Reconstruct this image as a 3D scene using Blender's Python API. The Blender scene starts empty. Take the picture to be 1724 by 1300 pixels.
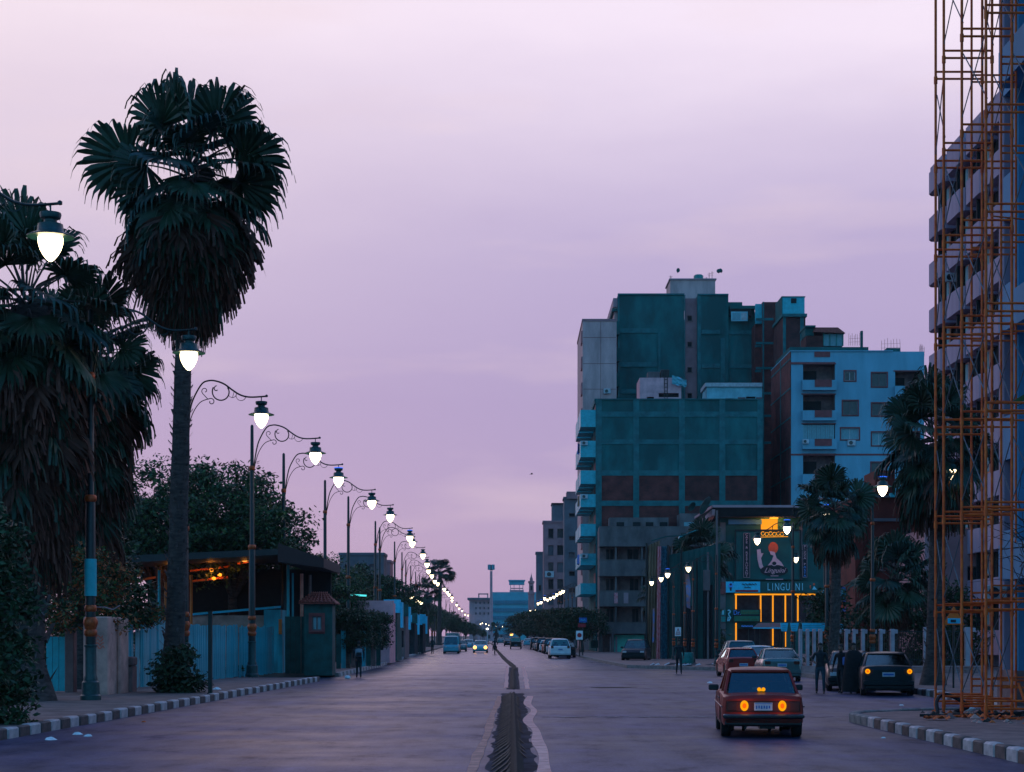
import bpy, bmesh, math, random
from mathutils import Vector, Matrix, noise
R = random.Random(7)
PI = math.pi
scene = bpy.context.scene
COL = scene.collection

# ------------------------------------------------------------------ camera
FPX, CX, HY, EYE = 3000.0, 862.0, 1070.0, 2.0
cam_data = bpy.data.cameras.new('camera')
cam = bpy.data.objects.new('camera', cam_data)
COL.objects.link(cam)
cam.location = (0, 0, EYE)
cam.rotation_euler = (math.radians(90), 0, 0)
cam_data.sensor_width = 36
cam_data.lens = FPX / 1724 * 36
cam_data.shift_y = (HY - 650) / 1724
cam_data.clip_end = 6000
cam_data.clip_start = 0.5
scene.camera = cam
scene.view_settings.view_transform = 'Standard'
scene.view_settings.look = 'None'
scene.view_settings.exposure = 0
scene.view_settings.gamma = 1
scene.view_settings.use_curve_mapping = False

# ------------------------------------------------------------------ sky
world = bpy.data.worlds.new('World')
scene.world = world
world.use_nodes = True
nt = world.node_tree
for n in list(nt.nodes):
    nt.nodes.remove(n)
def N(nt, typ, **kw):
    n = nt.nodes.new(typ)
    for k, v in kw.items():
        setattr(n, k, v)
    return n
L_ = nt.links.new
out = N(nt, 'ShaderNodeOutputWorld')
bg = N(nt, 'ShaderNodeBackground')
tc = N(nt, 'ShaderNodeTexCoord')
sep = N(nt, 'ShaderNodeSeparateXYZ')
L_(tc.outputs['Generated'], sep.inputs[0])
# soft cloud noise shifts the elevation at which colours are read
mp = N(nt, 'ShaderNodeMapping')
mp.inputs['Scale'].default_value = (2.2, 2.2, 9)
L_(tc.outputs['Generated'], mp.inputs[0])
nz = N(nt, 'ShaderNodeTexNoise')
nz.inputs['Scale'].default_value = 1.6
nz.inputs['Detail'].default_value = 5
nz.inputs['Roughness'].default_value = .55
L_(mp.outputs[0], nz.inputs[0])
m1 = N(nt, 'ShaderNodeMath', operation='MULTIPLY_ADD')
L_(nz.outputs['Fac'], m1.inputs[0]); m1.inputs[1].default_value = .07; m1.inputs[2].default_value = -.035
m2 = N(nt, 'ShaderNodeMath', operation='ADD')
L_(sep.outputs['Z'], m2.inputs[0]); L_(m1.outputs[0], m2.inputs[1])
def ramp(nt, stops, interp='LINEAR'):
    r = N(nt, 'ShaderNodeValToRGB')
    r.color_ramp.interpolation = interp
    el = r.color_ramp.elements
    el[0].position, el[0].color = stops[0][0], (*stops[0][1], 1)
    el[1].position, el[1].color = stops[-1][0], (*stops[-1][1], 1)
    for p, c in stops[1:-1]:
        e = el.new(p); e.color = (*c, 1)
    return r
def s2l(r, g, b):
    f = lambda c: (c/255/12.92) if c/255 <= .04045 else ((c/255+.055)/1.055)**2.4
    return (f(r), f(g), f(b))
front = ramp(nt, [(0.0, s2l(170,150,190)), (.05, s2l(182,162,200)), (.13, s2l(177,160,203)), (.21, s2l(190,175,213)),
                  (.27, s2l(218,203,230)), (.32, s2l(246,231,249)), (.37, s2l(252,238,253)), (.55, s2l(160,178,245)), (1.0, s2l(58,118,204))])
back = ramp(nt, [(0.0, s2l(112,186,232)), (.3, s2l(112,198,255)), (1.0, s2l(60,122,210))])
L_(m2.outputs[0], front.inputs[0]); L_(m2.outputs[0], back.inputs[0])
mr = N(nt, 'ShaderNodeMapRange', interpolation_type='SMOOTHSTEP')
L_(sep.outputs['Y'], mr.inputs[0])
mr.inputs[1].default_value = -.25; mr.inputs[2].default_value = .75
mx = N(nt, 'ShaderNodeMix', data_type='RGBA')
L_(mr.outputs[0], mx.inputs[0]); L_(back.outputs[0], mx.inputs[6]); L_(front.outputs[0], mx.inputs[7])
# pink wisps
nz2 = N(nt, 'ShaderNodeTexNoise')
mp2 = N(nt, 'ShaderNodeMapping'); mp2.inputs['Scale'].default_value = (3.0, 3.0, 16); mp2.inputs['Location'].default_value = (3.1, 0, .7)
L_(tc.outputs['Generated'], mp2.inputs[0]); L_(mp2.outputs[0], nz2.inputs[0])
nz2.inputs['Scale'].default_value = 1.9; nz2.inputs['Detail'].default_value = 6
r2 = ramp(nt, [(.53, (0, 0, 0)), (.80, (.36, .36, .36))])
L_(nz2.outputs['Fac'], r2.inputs[0])
mx2 = N(nt, 'ShaderNodeMix', data_type='RGBA')
L_(r2.outputs[0], mx2.inputs[0]); L_(mx.outputs[2], mx2.inputs[6])
mx2.inputs[7].default_value = (*s2l(238, 214, 220), 1)
mrf = N(nt, 'ShaderNodeMath', operation='MULTIPLY')
L_(r2.outputs[0], mrf.inputs[0]); L_(mr.outputs[0], mrf.inputs[1]); L_(mrf.outputs[0], mx2.inputs[0])
# physical twilight sky added underneath
sky = N(nt, 'ShaderNodeTexSky', sky_type='NISHITA')
sky.sun_disc = False
sky.sun_elevation = math.radians(2)
sky.sun_rotation = math.radians(-12)
vs = N(nt, 'ShaderNodeVectorMath', operation='SCALE'); vs.inputs[3].default_value = .004
L_(sky.outputs[0], vs.inputs[0])
va = N(nt, 'ShaderNodeVectorMath', operation='ADD')
L_(mx2.outputs[2], va.inputs[0]); L_(vs.outputs[0], va.inputs[1])
wx = N(nt, 'ShaderNodeMapRange', interpolation_type='SMOOTHSTEP'); wx.inputs[1].default_value = .10; wx.inputs[2].default_value = -.40; wx.inputs[3].default_value = 0; wx.inputs[4].default_value = .55
L_(sep.outputs['X'], wx.inputs[0])
wz = N(nt, 'ShaderNodeMapRange', interpolation_type='SMOOTHSTEP'); wz.inputs[1].default_value = .08; wz.inputs[2].default_value = .26
L_(sep.outputs['Z'], wz.inputs[0])
wm = N(nt, 'ShaderNodeMath', operation='MULTIPLY'); L_(wx.outputs[0], wm.inputs[0]); L_(wz.outputs[0], wm.inputs[1])
wm2 = N(nt, 'ShaderNodeMath', operation='MULTIPLY'); L_(wm.outputs[0], wm2.inputs[0]); L_(mr.outputs[0], wm2.inputs[1])
wmx = N(nt, 'ShaderNodeMix', data_type='RGBA'); L_(wm2.outputs[0], wmx.inputs[0]); L_(va.outputs[0], wmx.inputs[6]); wmx.inputs[7].default_value = (*s2l(244, 224, 230), 1)
L_(wmx.outputs[2], bg.inputs[0])
bg.inputs[1].default_value = 1.0
L_(bg.outputs[0], out.inputs[0])

sun_d = bpy.data.lights.new('sun', 'SUN')
sun_d.energy = .10
sun_d.angle = math.radians(18)
sun_d.color = (1, .62, .66)
sun = bpy.data.objects.new('sun', sun_d)
sun.rotation_euler = (math.radians(-80), 0, math.radians(12))
COL.objects.link(sun)

# ------------------------------------------------------------------ coordinates measured on the photograph
def X(px, d): return (px - CX) * d / FPX
def Z(py, d): return (HY - py) * d / FPX + EYE
def D(py): return FPX * EYE / (py - HY)
def bend(d):
    """sideways shift of the avenue, which curves gently to the left"""
    pts = [(0, 0), (106, 0), (116, -.08), (128, -.3), (150, -.75), (240, -2.2), (300, -3.1), (375, -4.1), (517, -7), (666, -9), (1300, -17)]
    for (a, b), (c, e) in zip(pts, pts[1:]):
        if d <= c: return b + (e - b) * (d - a) / (c - a)
    return -17

# ------------------------------------------------------------------ materials
MAT = {}
def mat(name, col, rough=.75, var=.3, scale=2.0, stretch=(1, 1, 1), bump=0.0, bscale=40, metal=0.0, col2=None, lo=.35, hi=.65, emit=None, es=0.0, spec=.4, rvar=0.0):
    m = bpy.data.materials.new(name); m.use_nodes = True
    nt = m.node_tree; p = nt.nodes['Principled BSDF']
    p.inputs['Roughness'].default_value = rough
    p.inputs['Metallic'].default_value = metal
    p.inputs['Specular IOR Level'].default_value = spec
    if emit:
        p.inputs['Emission Color'].default_value = (*emit, 1); p.inputs['Emission Strength'].default_value = es
    if var > 0 or col2:
        tc = N(nt, 'ShaderNodeTexCoord'); mp = N(nt, 'ShaderNodeMapping')
        mp.inputs['Scale'].default_value = stretch
        nt.links.new(tc.outputs['Object'], mp.inputs[0])
        n1 = N(nt, 'ShaderNodeTexNoise'); n1.inputs['Scale'].default_value = scale; n1.inputs['Detail'].default_value = 7; n1.inputs['Roughness'].default_value = .62
        nt.links.new(mp.outputs[0], n1.inputs[0])
        c0 = tuple(max(0, c*(1-var)) for c in col); c1 = tuple(min(1, c*(1+var)) for c in (col2 or col))
        if col2: c0 = col; c1 = col2
        r = ramp(nt, [(lo, c0), (hi, c1)])
        nt.links.new(n1.outputs['Fac'], r.inputs[0])
        nt.links.new(r.outputs[0], p.inputs['Base Color'])
        if rvar:
            mm = N(nt, 'ShaderNodeMapRange'); mm.inputs[3].default_value = rough - rvar; mm.inputs[4].default_value = rough + rvar
            mm.inputs[1].default_value = .3; mm.inputs[2].default_value = .7
            nt.links.new(n1.outputs['Fac'], mm.inputs[0]); nt.links.new(mm.outputs[0], p.inputs['Roughness'])
        if bump:
            n2 = N(nt, 'ShaderNodeTexNoise'); n2.inputs['Scale'].default_value = bscale; n2.inputs['Detail'].default_value = 4
            nt.links.new(tc.outputs['Object'], n2.inputs[0])
            b = N(nt, 'ShaderNodeBump'); b.inputs['Strength'].default_value = bump; b.inputs['Distance'].default_value = .02
            nt.links.new(n2.outputs['Fac'], b.inputs['Height']); nt.links.new(b.outputs[0], p.inputs['Normal'])
    else:
        p.inputs['Base Color'].default_value = (*col, 1)
    MAT[name] = m
    return m
def brickmat(name, c1, c2, mortar, sc=1.0):
    m = bpy.data.materials.new(name); m.use_nodes = True
    nt = m.node_tree; p = nt.nodes['Principled BSDF']; p.inputs['Roughness'].default_value = .9
    tc = N(nt, 'ShaderNodeTexCoord'); s = N(nt, 'ShaderNodeSeparateXYZ'); c = N(nt, 'ShaderNodeCombineXYZ')
    nt.links.new(tc.outputs['Object'], s.inputs[0])
    ad = N(nt, 'ShaderNodeMath', operation='ADD'); nt.links.new(s.outputs[0], ad.inputs[0]); nt.links.new(s.outputs[1], ad.inputs[1])
    nt.links.new(ad.outputs[0], c.inputs[0]); nt.links.new(s.outputs[2], c.inputs[1])
    b = N(nt, 'ShaderNodeTexBrick'); nt.links.new(c.outputs[0], b.inputs[0])
    b.inputs['Color1'].default_value = (*c1, 1); b.inputs['Color2'].default_value = (*c2, 1); b.inputs['Mortar'].default_value = (*mortar, 1)
    b.inputs['Scale'].default_value = sc; b.inputs['Brick Width'].default_value = .26; b.inputs['Row Height'].default_value = .09; b.inputs['Mortar Size'].default_value = .008
    n1 = N(nt, 'ShaderNodeTexNoise'); n1.inputs['Scale'].default_value = .8; n1.inputs['Detail'].default_value = 6
    nt.links.new(tc.outputs['Object'], n1.inputs[0])
    r = ramp(nt, [(.35, (.55, .55, .55)), (.65, (1.2, 1.2, 1.2))]); nt.links.new(n1.outputs[0], r.inputs[0])
    mu = N(nt, 'ShaderNodeMix', data_type='RGBA', blend_type='MULTIPLY'); mu.inputs[0].default_value = 1
    nt.links.new(b.outputs[0], mu.inputs[6]); nt.links.new(r.outputs[0], mu.inputs[7]); nt.links.new(mu.outputs[2], p.inputs['Base Color'])
    MAT[name] = m
def glass(name, col, alpha):
    """tinted pane: part see-through, part reflecting"""
    m = bpy.data.materials.new(name); m.use_nodes = True
    nt = m.node_tree; nt.nodes.remove(nt.nodes['Principled BSDF'])
    o = nt.nodes['Material Output']
    t = N(nt, 'ShaderNodeBsdfTransparent'); t.inputs[0].default_value = (*col, 1)
    g = N(nt, 'ShaderNodeBsdfGlossy'); g.inputs[0].default_value = (.55, .9, .85, 1); g.inputs[1].default_value = .08
    fr = N(nt, 'ShaderNodeFresnel'); fr.inputs[0].default_value = 1.5
    ad = N(nt, 'ShaderNodeMath', operation='ADD'); ad.inputs[1].default_value = alpha
    nt.links.new(fr.outputs[0], ad.inputs[0])
    mx = N(nt, 'ShaderNodeMixShader'); nt.links.new(ad.outputs[0], mx.inputs[0]); nt.links.new(t.outputs[0], mx.inputs[1]); nt.links.new(g.outputs[0], mx.inputs[2])
    nt.links.new(mx.outputs[0], o.inputs[0])
    MAT[name] = m
def emis(name, col, s):
    m = bpy.data.materials.new(name); m.use_nodes = True
    nt = m.node_tree; nt.nodes.remove(nt.nodes['Principled BSDF'])
    e = N(nt, 'ShaderNodeEmission'); e.inputs[0].default_value = (*col, 1); e.inputs[1].default_value = s
    nt.links.new(e.outputs[0], nt.nodes['Material Output'].inputs[0])
    MAT[name] = m

def road_mat():
    m = bpy.data.materials.new('asphalt'); m.use_nodes = True
    nt = m.node_tree; p = nt.nodes['Principled BSDF']
    tc = N(nt, 'ShaderNodeTexCoord')
    def noi(scale, stretch, detail=6, rough=.6):
        mp = N(nt, 'ShaderNodeMapping'); mp.inputs['Scale'].default_value = stretch
        nt.links.new(tc.outputs['Object'], mp.inputs[0])
        n = N(nt, 'ShaderNodeTexNoise'); n.inputs['Scale'].default_value = scale; n.inputs['Detail'].default_value = detail; n.inputs['Roughness'].default_value = rough
        nt.links.new(mp.outputs[0], n.inputs[0]); return n
    a = noi(.35, (.5, 1.0, 1), 9, .68)        # transverse patches
    b = noi(1.3, (1.0, .06, 1), 4)        # tyre wear along the lanes
    c = noi(22, (1, .35, 1), 5, .85)         # grit
    e = noi(1.1, (1.0, .45, 1), 8, .72)   # blotches, oil and repairs
    r = ramp(nt, [(.34, (.014, .032, .062)), (.5, (.036, .045, .092)), (.66, (.078, .070, .140))])
    nt.links.new(a.outputs[0], r.inputs[0])
    r2 = ramp(nt, [(.35, (.72, .72, .74)), (.65, (1.18, 1.18, 1.18))]); nt.links.new(b.outputs[0], r2.inputs[0])
    r3 = ramp(nt, [(.3, (.65, .65, .65)), (.7, (1.35, 1.35, 1.35))]); nt.links.new(c.outputs[0], r3.inputs[0])
    m1 = N(nt, 'ShaderNodeMix', data_type='RGBA', blend_type='MULTIPLY'); m1.inputs[0].default_value = 1
    nt.links.new(r.outputs[0], m1.inputs[6]); nt.links.new(r2.outputs[0], m1.inputs[7])
    m2 = N(nt, 'ShaderNodeMix', data_type='RGBA', blend_type='MULTIPLY'); m2.inputs[0].default_value = 1
    nt.links.new(m1.outputs[2], m2.inputs[6]); nt.links.new(r3.outputs[0], m2.inputs[7])
    r4 = ramp(nt, [(.30, (.42, .45, .50)), (.46, (.95, .95, .95)), (.62, (1.0, 1.0, 1.0)), (.74, (1.5, 1.4, 1.4))]); nt.links.new(e.outputs[0], r4.inputs[0])
    m3 = N(nt, 'ShaderNodeMix', data_type='RGBA', blend_type='MULTIPLY'); m3.inputs[0].default_value = 1
    nt.links.new(m2.outputs[2], m3.inputs[6]); nt.links.new(r4.outputs[0], m3.inputs[7]); nt.links.new(m3.outputs[2], p.inputs['Base Color'])
    mr = N(nt, 'ShaderNodeMapRange'); mr.inputs[1].default_value = .35; mr.inputs[2].default_value = .65; mr.inputs[3].default_value = .44; mr.inputs[4].default_value = .58
    nt.links.new(a.outputs[0], mr.inputs[0])
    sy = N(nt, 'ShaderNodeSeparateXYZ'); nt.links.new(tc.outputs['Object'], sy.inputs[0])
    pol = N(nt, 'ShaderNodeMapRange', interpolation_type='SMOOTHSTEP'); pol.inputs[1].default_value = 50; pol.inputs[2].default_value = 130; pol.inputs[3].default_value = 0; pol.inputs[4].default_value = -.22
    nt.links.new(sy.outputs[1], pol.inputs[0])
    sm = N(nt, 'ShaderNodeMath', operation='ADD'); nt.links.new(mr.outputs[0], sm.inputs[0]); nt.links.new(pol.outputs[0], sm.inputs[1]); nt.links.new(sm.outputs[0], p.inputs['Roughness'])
    p.inputs['Specular Tint'].default_value = (.66, .72, 1.0, 1)
    sp = N(nt, 'ShaderNodeMapRange'); sp.inputs[1].default_value = .34; sp.inputs[2].default_value = .66; sp.inputs[3].default_value = .06; sp.inputs[4].default_value = .46
    nt.links.new(e.outputs[0], sp.inputs[0])
    sg = N(nt, 'ShaderNodeMapRange'); sg.inputs[1].default_value = .35; sg.inputs[2].default_value = .65; sg.inputs[3].default_value = .7; sg.inputs[4].default_value = 1.3
    nt.links.new(c.outputs[0], sg.inputs[0])
    sx = N(nt, 'ShaderNodeMath', operation='MULTIPLY'); nt.links.new(sp.outputs[0], sx.inputs[0]); nt.links.new(sg.outputs[0], sx.inputs[1]); nt.links.new(sx.outputs[0], p.inputs['Specular IOR Level'])
    bp = N(nt, 'ShaderNodeBump'); bp.inputs['Strength'].default_value = .12; bp.inputs['Distance'].default_value = .01
    nt.links.new(c.outputs[0], bp.inputs['Height']); nt.links.new(bp.outputs[0], p.inputs['Normal'])
    MAT['asphalt'] = m
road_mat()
mat('sand_dull', (0.55, 0.25, 0.19), .95, .3, 3)
mat('soil', (.045, .04, .032), .95, .4, 1.5, bump=.4)
mat('paving', (.16, .11, .10), .8, .35, 1.2, bump=.2)
mat('paving_red', (.22, .10, .09), .8, .35, 1.2, bump=.2)
mat('tile', (.20, .13, .12), .8, .3, 2.5)
mat('sand', (0.95, 0.4, 0.33), .9, .3, 3, bump=.3, bscale=20)
mat('kerb_white', (.30, .27, .27), .7, .3, 5, col2=(.55, .48, .48), bump=.3)
mat('kerb_black', (.05, .04, .04), .7, .4, 6, col2=(.12, .09, .085), bump=.3)
mat('kerb_grey', (.2, .18, .17), .85, .3, 4, bump=.3)
mat('crack', (.012, .012, .014), .95, 0)
mat('crack_pale', (.42, .40, .40), .95, .5, 4)
mat('iron', (0.006, 0.014, 0.015), .42, .3, 8)
mat('iron_green', (0.008, 0.05, 0.052), .38, .3, 8)
mat('gold', (0.38, 0.065, 0.015), .42, .35, 14, metal=.3)
emis('globe', (1.0, .78, .46), 7.0)
emis('globe_cool', (1.0, .82, .55), 9.0)
emis('blue_glow', (.03, .16, 1.0), 1.3)
emis('neon_orange', (1.0, .34, .015), 1.1)
emis('lamp_orange', (1.0, .28, .02), 2.6)
emis('tail_lit', (1.0, .38, .004), 1.0)
emis('tail_core', (1.0, .12, .005), 1.1)
emis('head_lit', (1.0, .44, .10), 4.0)
emis('white_lamp', (1.0, .93, .75), 6.0)
emis('cyan_tube', (.10, .85, .9), 1.1)
mat('bark', (.060, .046, .042), .95, .5, 3, (1, 1, 4), bump=.8, bscale=18)
mat('boot', (.10, .085, .085), .9, .5, 6)
mat('frond_a', (0.014, 0.034, 0.015), .55, .35, 3)
mat('frond_b', (0.02, 0.05, 0.026), .5, .35, 3)
mat('frond_c', (0.009, 0.04, 0.031), .5, .35, 3)
mat('thatch', (0.075, 0.026, 0.016), .9, .4, 3)
mat('thatch_b', (0.12, 0.042, 0.028), .9, .4, 3)
mat('leaf_a', (0.022, 0.048, 0.015), .6, .3, 2)
mat('leaf_b', (0.07, 0.12, 0.034), .55, .3, 2)
mat('leaf_c', (0.03, 0.075, 0.03), .6, .3, 2)
mat('leaf_orange', (0.38, 0.09, 0.02), .6, .3, 2)
mat('teal_paint', (0.005, 0.07, 0.065), .6, .4, 2, bump=.1)
mat('sheet_blue', (0.025, 0.31, 0.38), .5, .45, 1.6, (1, 1, .25), bump=.1)
mat('sheet_pale', (0.18, 0.4, 0.45), .55, .4, 1.6, (1, 1, .25), bump=.1)
mat('white_paint', (.72, .74, .75), .55, .15, 3)
mat('cyan_paint', (0.02, 0.4, 0.46), .5, .15, 3)
mat('plaster_beige', (.55, .30, .25), .9, .3, 1.4, bump=.3)
mat('plaster_grey', (.15, .12, .12), .9, .35, .7, (1, 1, .5), bump=.2)
mat('render_dark', (.006, .115, .110), .92, .35, .35, (1, 1, .6), col2=(.006, .065, .066), bump=.3)
mat('render_stained', (.006, .075, .075), .92, 0, .28, (1, 1, .5), col2=(.012, .18, .18), lo=.42, hi=.70, bump=.3)
mat('concrete', (0.018, 0.135, 0.14), .9, .3, .9, bump=.3)
mat('plaster_cream', (.55, .32, .31), .9, .2, .8, (1, 1, .3))
mat('plaster_lilac', (0.14, 0.36, 0.46), .85, .14, .6, (1, 1, .25), bump=.1)
mat('plaster_pink', (.72, .34, .36), .9, .2, 1)
mat('plaster_white', (0.22, 0.5, 0.56), .85, .2, .8)
mat('tower_grey', (0.34, 0.25, 0.33), .85, .25, .5, (1, 1, .3))
mat('pier_blue', (0.07, 0.24, 0.4), .8, .2, .6, (1, 1, .25))
mat('trim_brown', (0.22, 0.055, 0.055), .8, .2, 2)
mat('red_panel', (0.3, 0.03, 0.03), .8, .3, 1)
mat('brown_wall', (0.13, 0.022, 0.016), .9, .3, .8)
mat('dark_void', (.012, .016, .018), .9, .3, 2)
mat('wall_dull', (.20, .12, .115), .9, .3, 1.5)  # dull brown for back walls, plinths and low masonry
mat('window_frame', (.16, .10, .10), .6, .2, 3)
mat('frame_light', (.45, .46, .48), .6, .2, 3)
mat('pane_dark', (.02, .03, .035), .15, .4, 2, spec=.6)
mat('pane_curtain', (.16, .34, .38), .6, .35, 9, (6, 6, .3))
mat('salmon_frame', (0.85, 0.3, 0.22), .6, .2, 3)
mat('rust_orange', (.62, .06, .010), .6, .45, 5, col2=(.9, .16, .02))
mat('steel_brace', (.10, .12, .14), .5, .3, 5)
mat('car_red', (0.26, 0.016, 0.008), .35, .15, 2, spec=.28)
mat('car_maroon', (0.3, 0.02, 0.015), .25, .15, 2, spec=.6)
mat('car_silver', (0.1, 0.17, 0.17), .25, .1, 2, metal=.5)
mat('car_white', (.62, .66, .68), .3, .1, 2, spec=.6)
mat('car_blue', (0.07, 0.38, 0.46), .3, .1, 2, spec=.6)
mat('car_dark', (.006, .016, .020), .3, .2, 2, spec=.22)
mat('car_teal', (0.02, 0.14, 0.16), .28, .2, 2, spec=.6)
mat('rubber', (.012, .012, .013), .85, .3, 9)
mat('chrome', (.10, .13, .16), .3, .1, 5, metal=.8)
mat('plastic_black', (.014, .016, .018), .55, .2, 9)
mat('seat_fabric', (.03, .035, .04), .9, .3, 6)
mat('lens_red', (0.07, 0.012, 0.006), .3, .1, 5)
mat('plate', (.38, .46, .52), .5, .15, 9)
mat('ink', (.02, .03, .05), .7, 0)
mat('ink_red', (.35, .02, .03), .7, 0)
mat('sign_white', (.75, .78, .80), .5, .1, 5)
mat('sign_blue', (.02, .10, .35), .5, .1, 5)
mat('sign_orange', (0.85, 0.16, 0.02), .5, .1, 5)
mat('board_teal', (0.005, 0.085, 0.078), .6, .25, .6)
mat('board_black', (.012, .014, .02), .6, .2, 3)
mat('print_pink', (0.9, 0.42, 0.45), .6, .1, 3)
mat('print_orange', (0.9, 0.1, 0.035), .6, .1, 3)
mat('sign_cyan', (0.04, 0.58, 0.8), .5, .12, 3)
mat('sign_green', (.02, .15, .08), .5, .15, 3)
mat('letter_cyan', (.30, .70, .80), .5, .05, 3)
mat('letter_blue', (.12, .35, .85), .5, .05, 3)
mat('roof_tile', (0.26, 0.055, 0.04), .8, .3, 5)
mat('skin', (.16, .085, .06), .6, .15, 9)
mat('hair', (.01, .008, .008), .7, .2, 20)
mat('cloth_black', (.008, .010, .012), .95, .3, 9)
mat('cloth_dark', (.016, .022, .026), .9, .3, 9)
mat('cloth_jeans', (.018, .045, .065), .9, .3, 9)
mat('cloth_grey', (.16, .21, .24), .9, .3, 9)
mat('cloth_blue', (.07, .16, .45), .9, .3, 9)
mat('canvas', (0.24, 0.16, 0.1), .95, .35, 1.2, (1, 1, .3))
mat('drape_red', (0.7, 0.06, 0.07), .9, 0, 5, (4, 4, .8), col2=(.75, .42, .45))
mat('drape_blue', (.01, .05, .09), .9, 0, 2.5, (2, 2, 2), col2=(.05, .24, .32))
mat('banner', (.10, .26, .55), .8, 0, 2.5, (1, 1, 1), col2=(.55, .22, .14))
mat('litter_white', (.65, .70, .72), .7, .2, 9)
mat('litter_orange', (0.6, 0.12, 0.03), .8, .3, 9)
mat('median_dark', (0.01, 0.008, 0.006), .9, .4, 5, bump=.5)
mat('median_leaf', (0.07, 0.045, 0.03), .8, .4, 5)
mat('far_blue', (0.05, 0.34, 0.42), .85, .12, .3)
mat('far_blue_dark', (0.03, 0.2, 0.27), .85, .12, .3)
mat('far_beige', (.45, .26, .28), .9, .15, .3)
mat('far_grey', (.14, .13, .15), .9, .2, .4)
mat('far_brown', (.36, .17, .18), .9, .2, .5)
mat('cable', (.01, .011, .012), .7, 0)
mat('stone', (.42, .22, .21), .85, .25, 2)
mat('post_pale', (.40, .32, .36), .8, .2, 2)
mat('bin_green', (0.01, 0.2, 0.18), .5, .3, 4)
brickmat('brick', (.19, .026, .022), (.13, .020, .018), (.08, .06, .05))
brickmat('brick_dark', (.12, .02, .017), (.085, .016, .015), (.06, .045, .04))
glass('car_glass', (.20, .42, .40), .08)

# ------------------------------------------------------------------ geometry collector
class G:
    def __init__(s): s.v = []; s.f = []; s.m = []
    def add(s, vs, fs, m=0):
        o = len(s.v); s.v += [tuple(p) for p in vs]
        s.f += [tuple(o + i for i in f) for f in fs]; s.m += [m] * len(fs)
    def box(s, x0, x1, y0, y1, z0, z1, m=0):
        s.add([(x0,y0,z0),(x1,y0,z0),(x1,y1,z0),(x0,y1,z0),(x0,y0,z1),(x1,y0,z1),(x1,y1,z1),(x0,y1,z1)],
              [(0,3,2,1),(4,5,6,7),(0,1,5,4),(1,2,6,5),(2,3,7,6),(3,0,4,7)], m)
    def bbox(s, x0, x1, y0, y1, z0, z1, b=.02, m=0):
        """box with chamfered edges"""
        vs = []; 
        for z, i in ((z0, b), (z0 + b, 0), (z1 - b, 0), (z1, b)):
            for (x, y) in ((x0+i+b, y0+i), (x1-i-b, y0+i), (x1-i, y0+i+b), (x1-i, y1-i-b), (x1-i-b, y1-i), (x0+i+b, y1-i), (x0+i, y1-i-b), (x0+i, y0+i+b)):
                vs.append((x, y, z))
        fs = [tuple(range(7, -1, -1)), tuple(range(24, 32))]
        for k in range(3):
            for j in range(8):
                a = k*8 + j; c = k*8 + (j+1) % 8
                fs.append((a, c, c + 8, a + 8))
        s.add(vs, fs, m)
    def hexa(s, p, m=0):
        s.add(p, [(0,3,2,1),(4,5,6,7),(0,1,5,4),(1,2,6,5),(2,3,7,6),(3,0,4,7)], m)
    def quad(s, a, b, c, d, m=0): s.add([a, b, c, d], [(0, 1, 2, 3)], m)
    def tube(s, pts, r, n=6, m=0, cap=True):
        pts = [Vector(p) for p in pts]
        if not hasattr(r, '__len__'): r = [r] * len(pts)
        vs = []; fs = []; up = None
        for i, p in enumerate(pts):
            t = (pts[min(i+1, len(pts)-1)] - pts[max(i-1, 0)])
            if t.length < 1e-9: t = Vector((0, 0, 1))
            t.normalize()
            if up is None:
                up = t.orthogonal().normalized()
            else:
                up = up - t * up.dot(t)
                up = up.normalized() if up.length > 1e-6 else t.orthogonal().normalized()
            w = t.cross(up)
            for k in range(n):
                a = 2 * PI * k / n
                vs.append(p + (up * math.cos(a) + w * math.sin(a)) * r[i])
        for i in range(len(pts) - 1):
            for k in range(n):
                a = i*n + k; b = i*n + (k+1) % n
                fs.append((a, b, b + n, a + n))
        if cap:
            fs.append(tuple(range(n-1, -1, -1))); fs.append(tuple((len(pts)-1)*n + k for k in range(n)))
        s.add(vs, fs, m)
    def lathe(s, prof, c=(0, 0, 0), n=12, m=0, axis='z'):
        vs = []; fs = []
        for (r, h) in prof:
            for k in range(n):
                a = 2 * PI * k / n
                x, y = r * math.cos(a), r * math.sin(a)
                if axis == 'z': vs.append((c[0]+x, c[1]+y, c[2]+h))
                elif axis == 'x': vs.append((c[0]+h, c[1]+x, c[2]+y))
                else: vs.append((c[0]+x, c[1]+h, c[2]+y))
        for i in range(len(prof) - 1):
            for k in range(n):
                a = i*n + k; b = i*n + (k+1) % n
                fs.append((a, b, b + n, a + n) if axis == 'z' or axis == 'x' else (a, a + n, b + n, b))
        fs.append(tuple(range(n-1, -1, -1))); fs.append(tuple((len(prof)-1)*n + k for k in range(n)))
        s.add(vs, fs, m)
    def build(s, name, mats, parent=None, local=False, smooth=None):
        off = Vector((0, 0, 0))
        if parent is not None and not local:
            q = parent
            while q is not None: off += q.location; q = q.parent
        me = bpy.data.meshes.new(name)
        vv = [(a - off.x, b - off.y, c - off.z) for a, b, c in s.v] if off.length > 0 else s.v
        me.from_pydata(vv, [], s.f)
        if isinstance(mats, str): mats = [mats]
        for q in mats: me.materials.append(MAT[q])
        if len(mats) > 1: me.polygons.foreach_set('material_index', s.m)
        if smooth is not None:
            me.shade_smooth()
            if smooth < 180: me.set_sharp_from_angle(angle=math.radians(smooth))
        me.update()
        o = bpy.data.objects.new(name, me); COL.objects.link(o)
        if parent is not None: o.parent = parent
        return o

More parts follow.
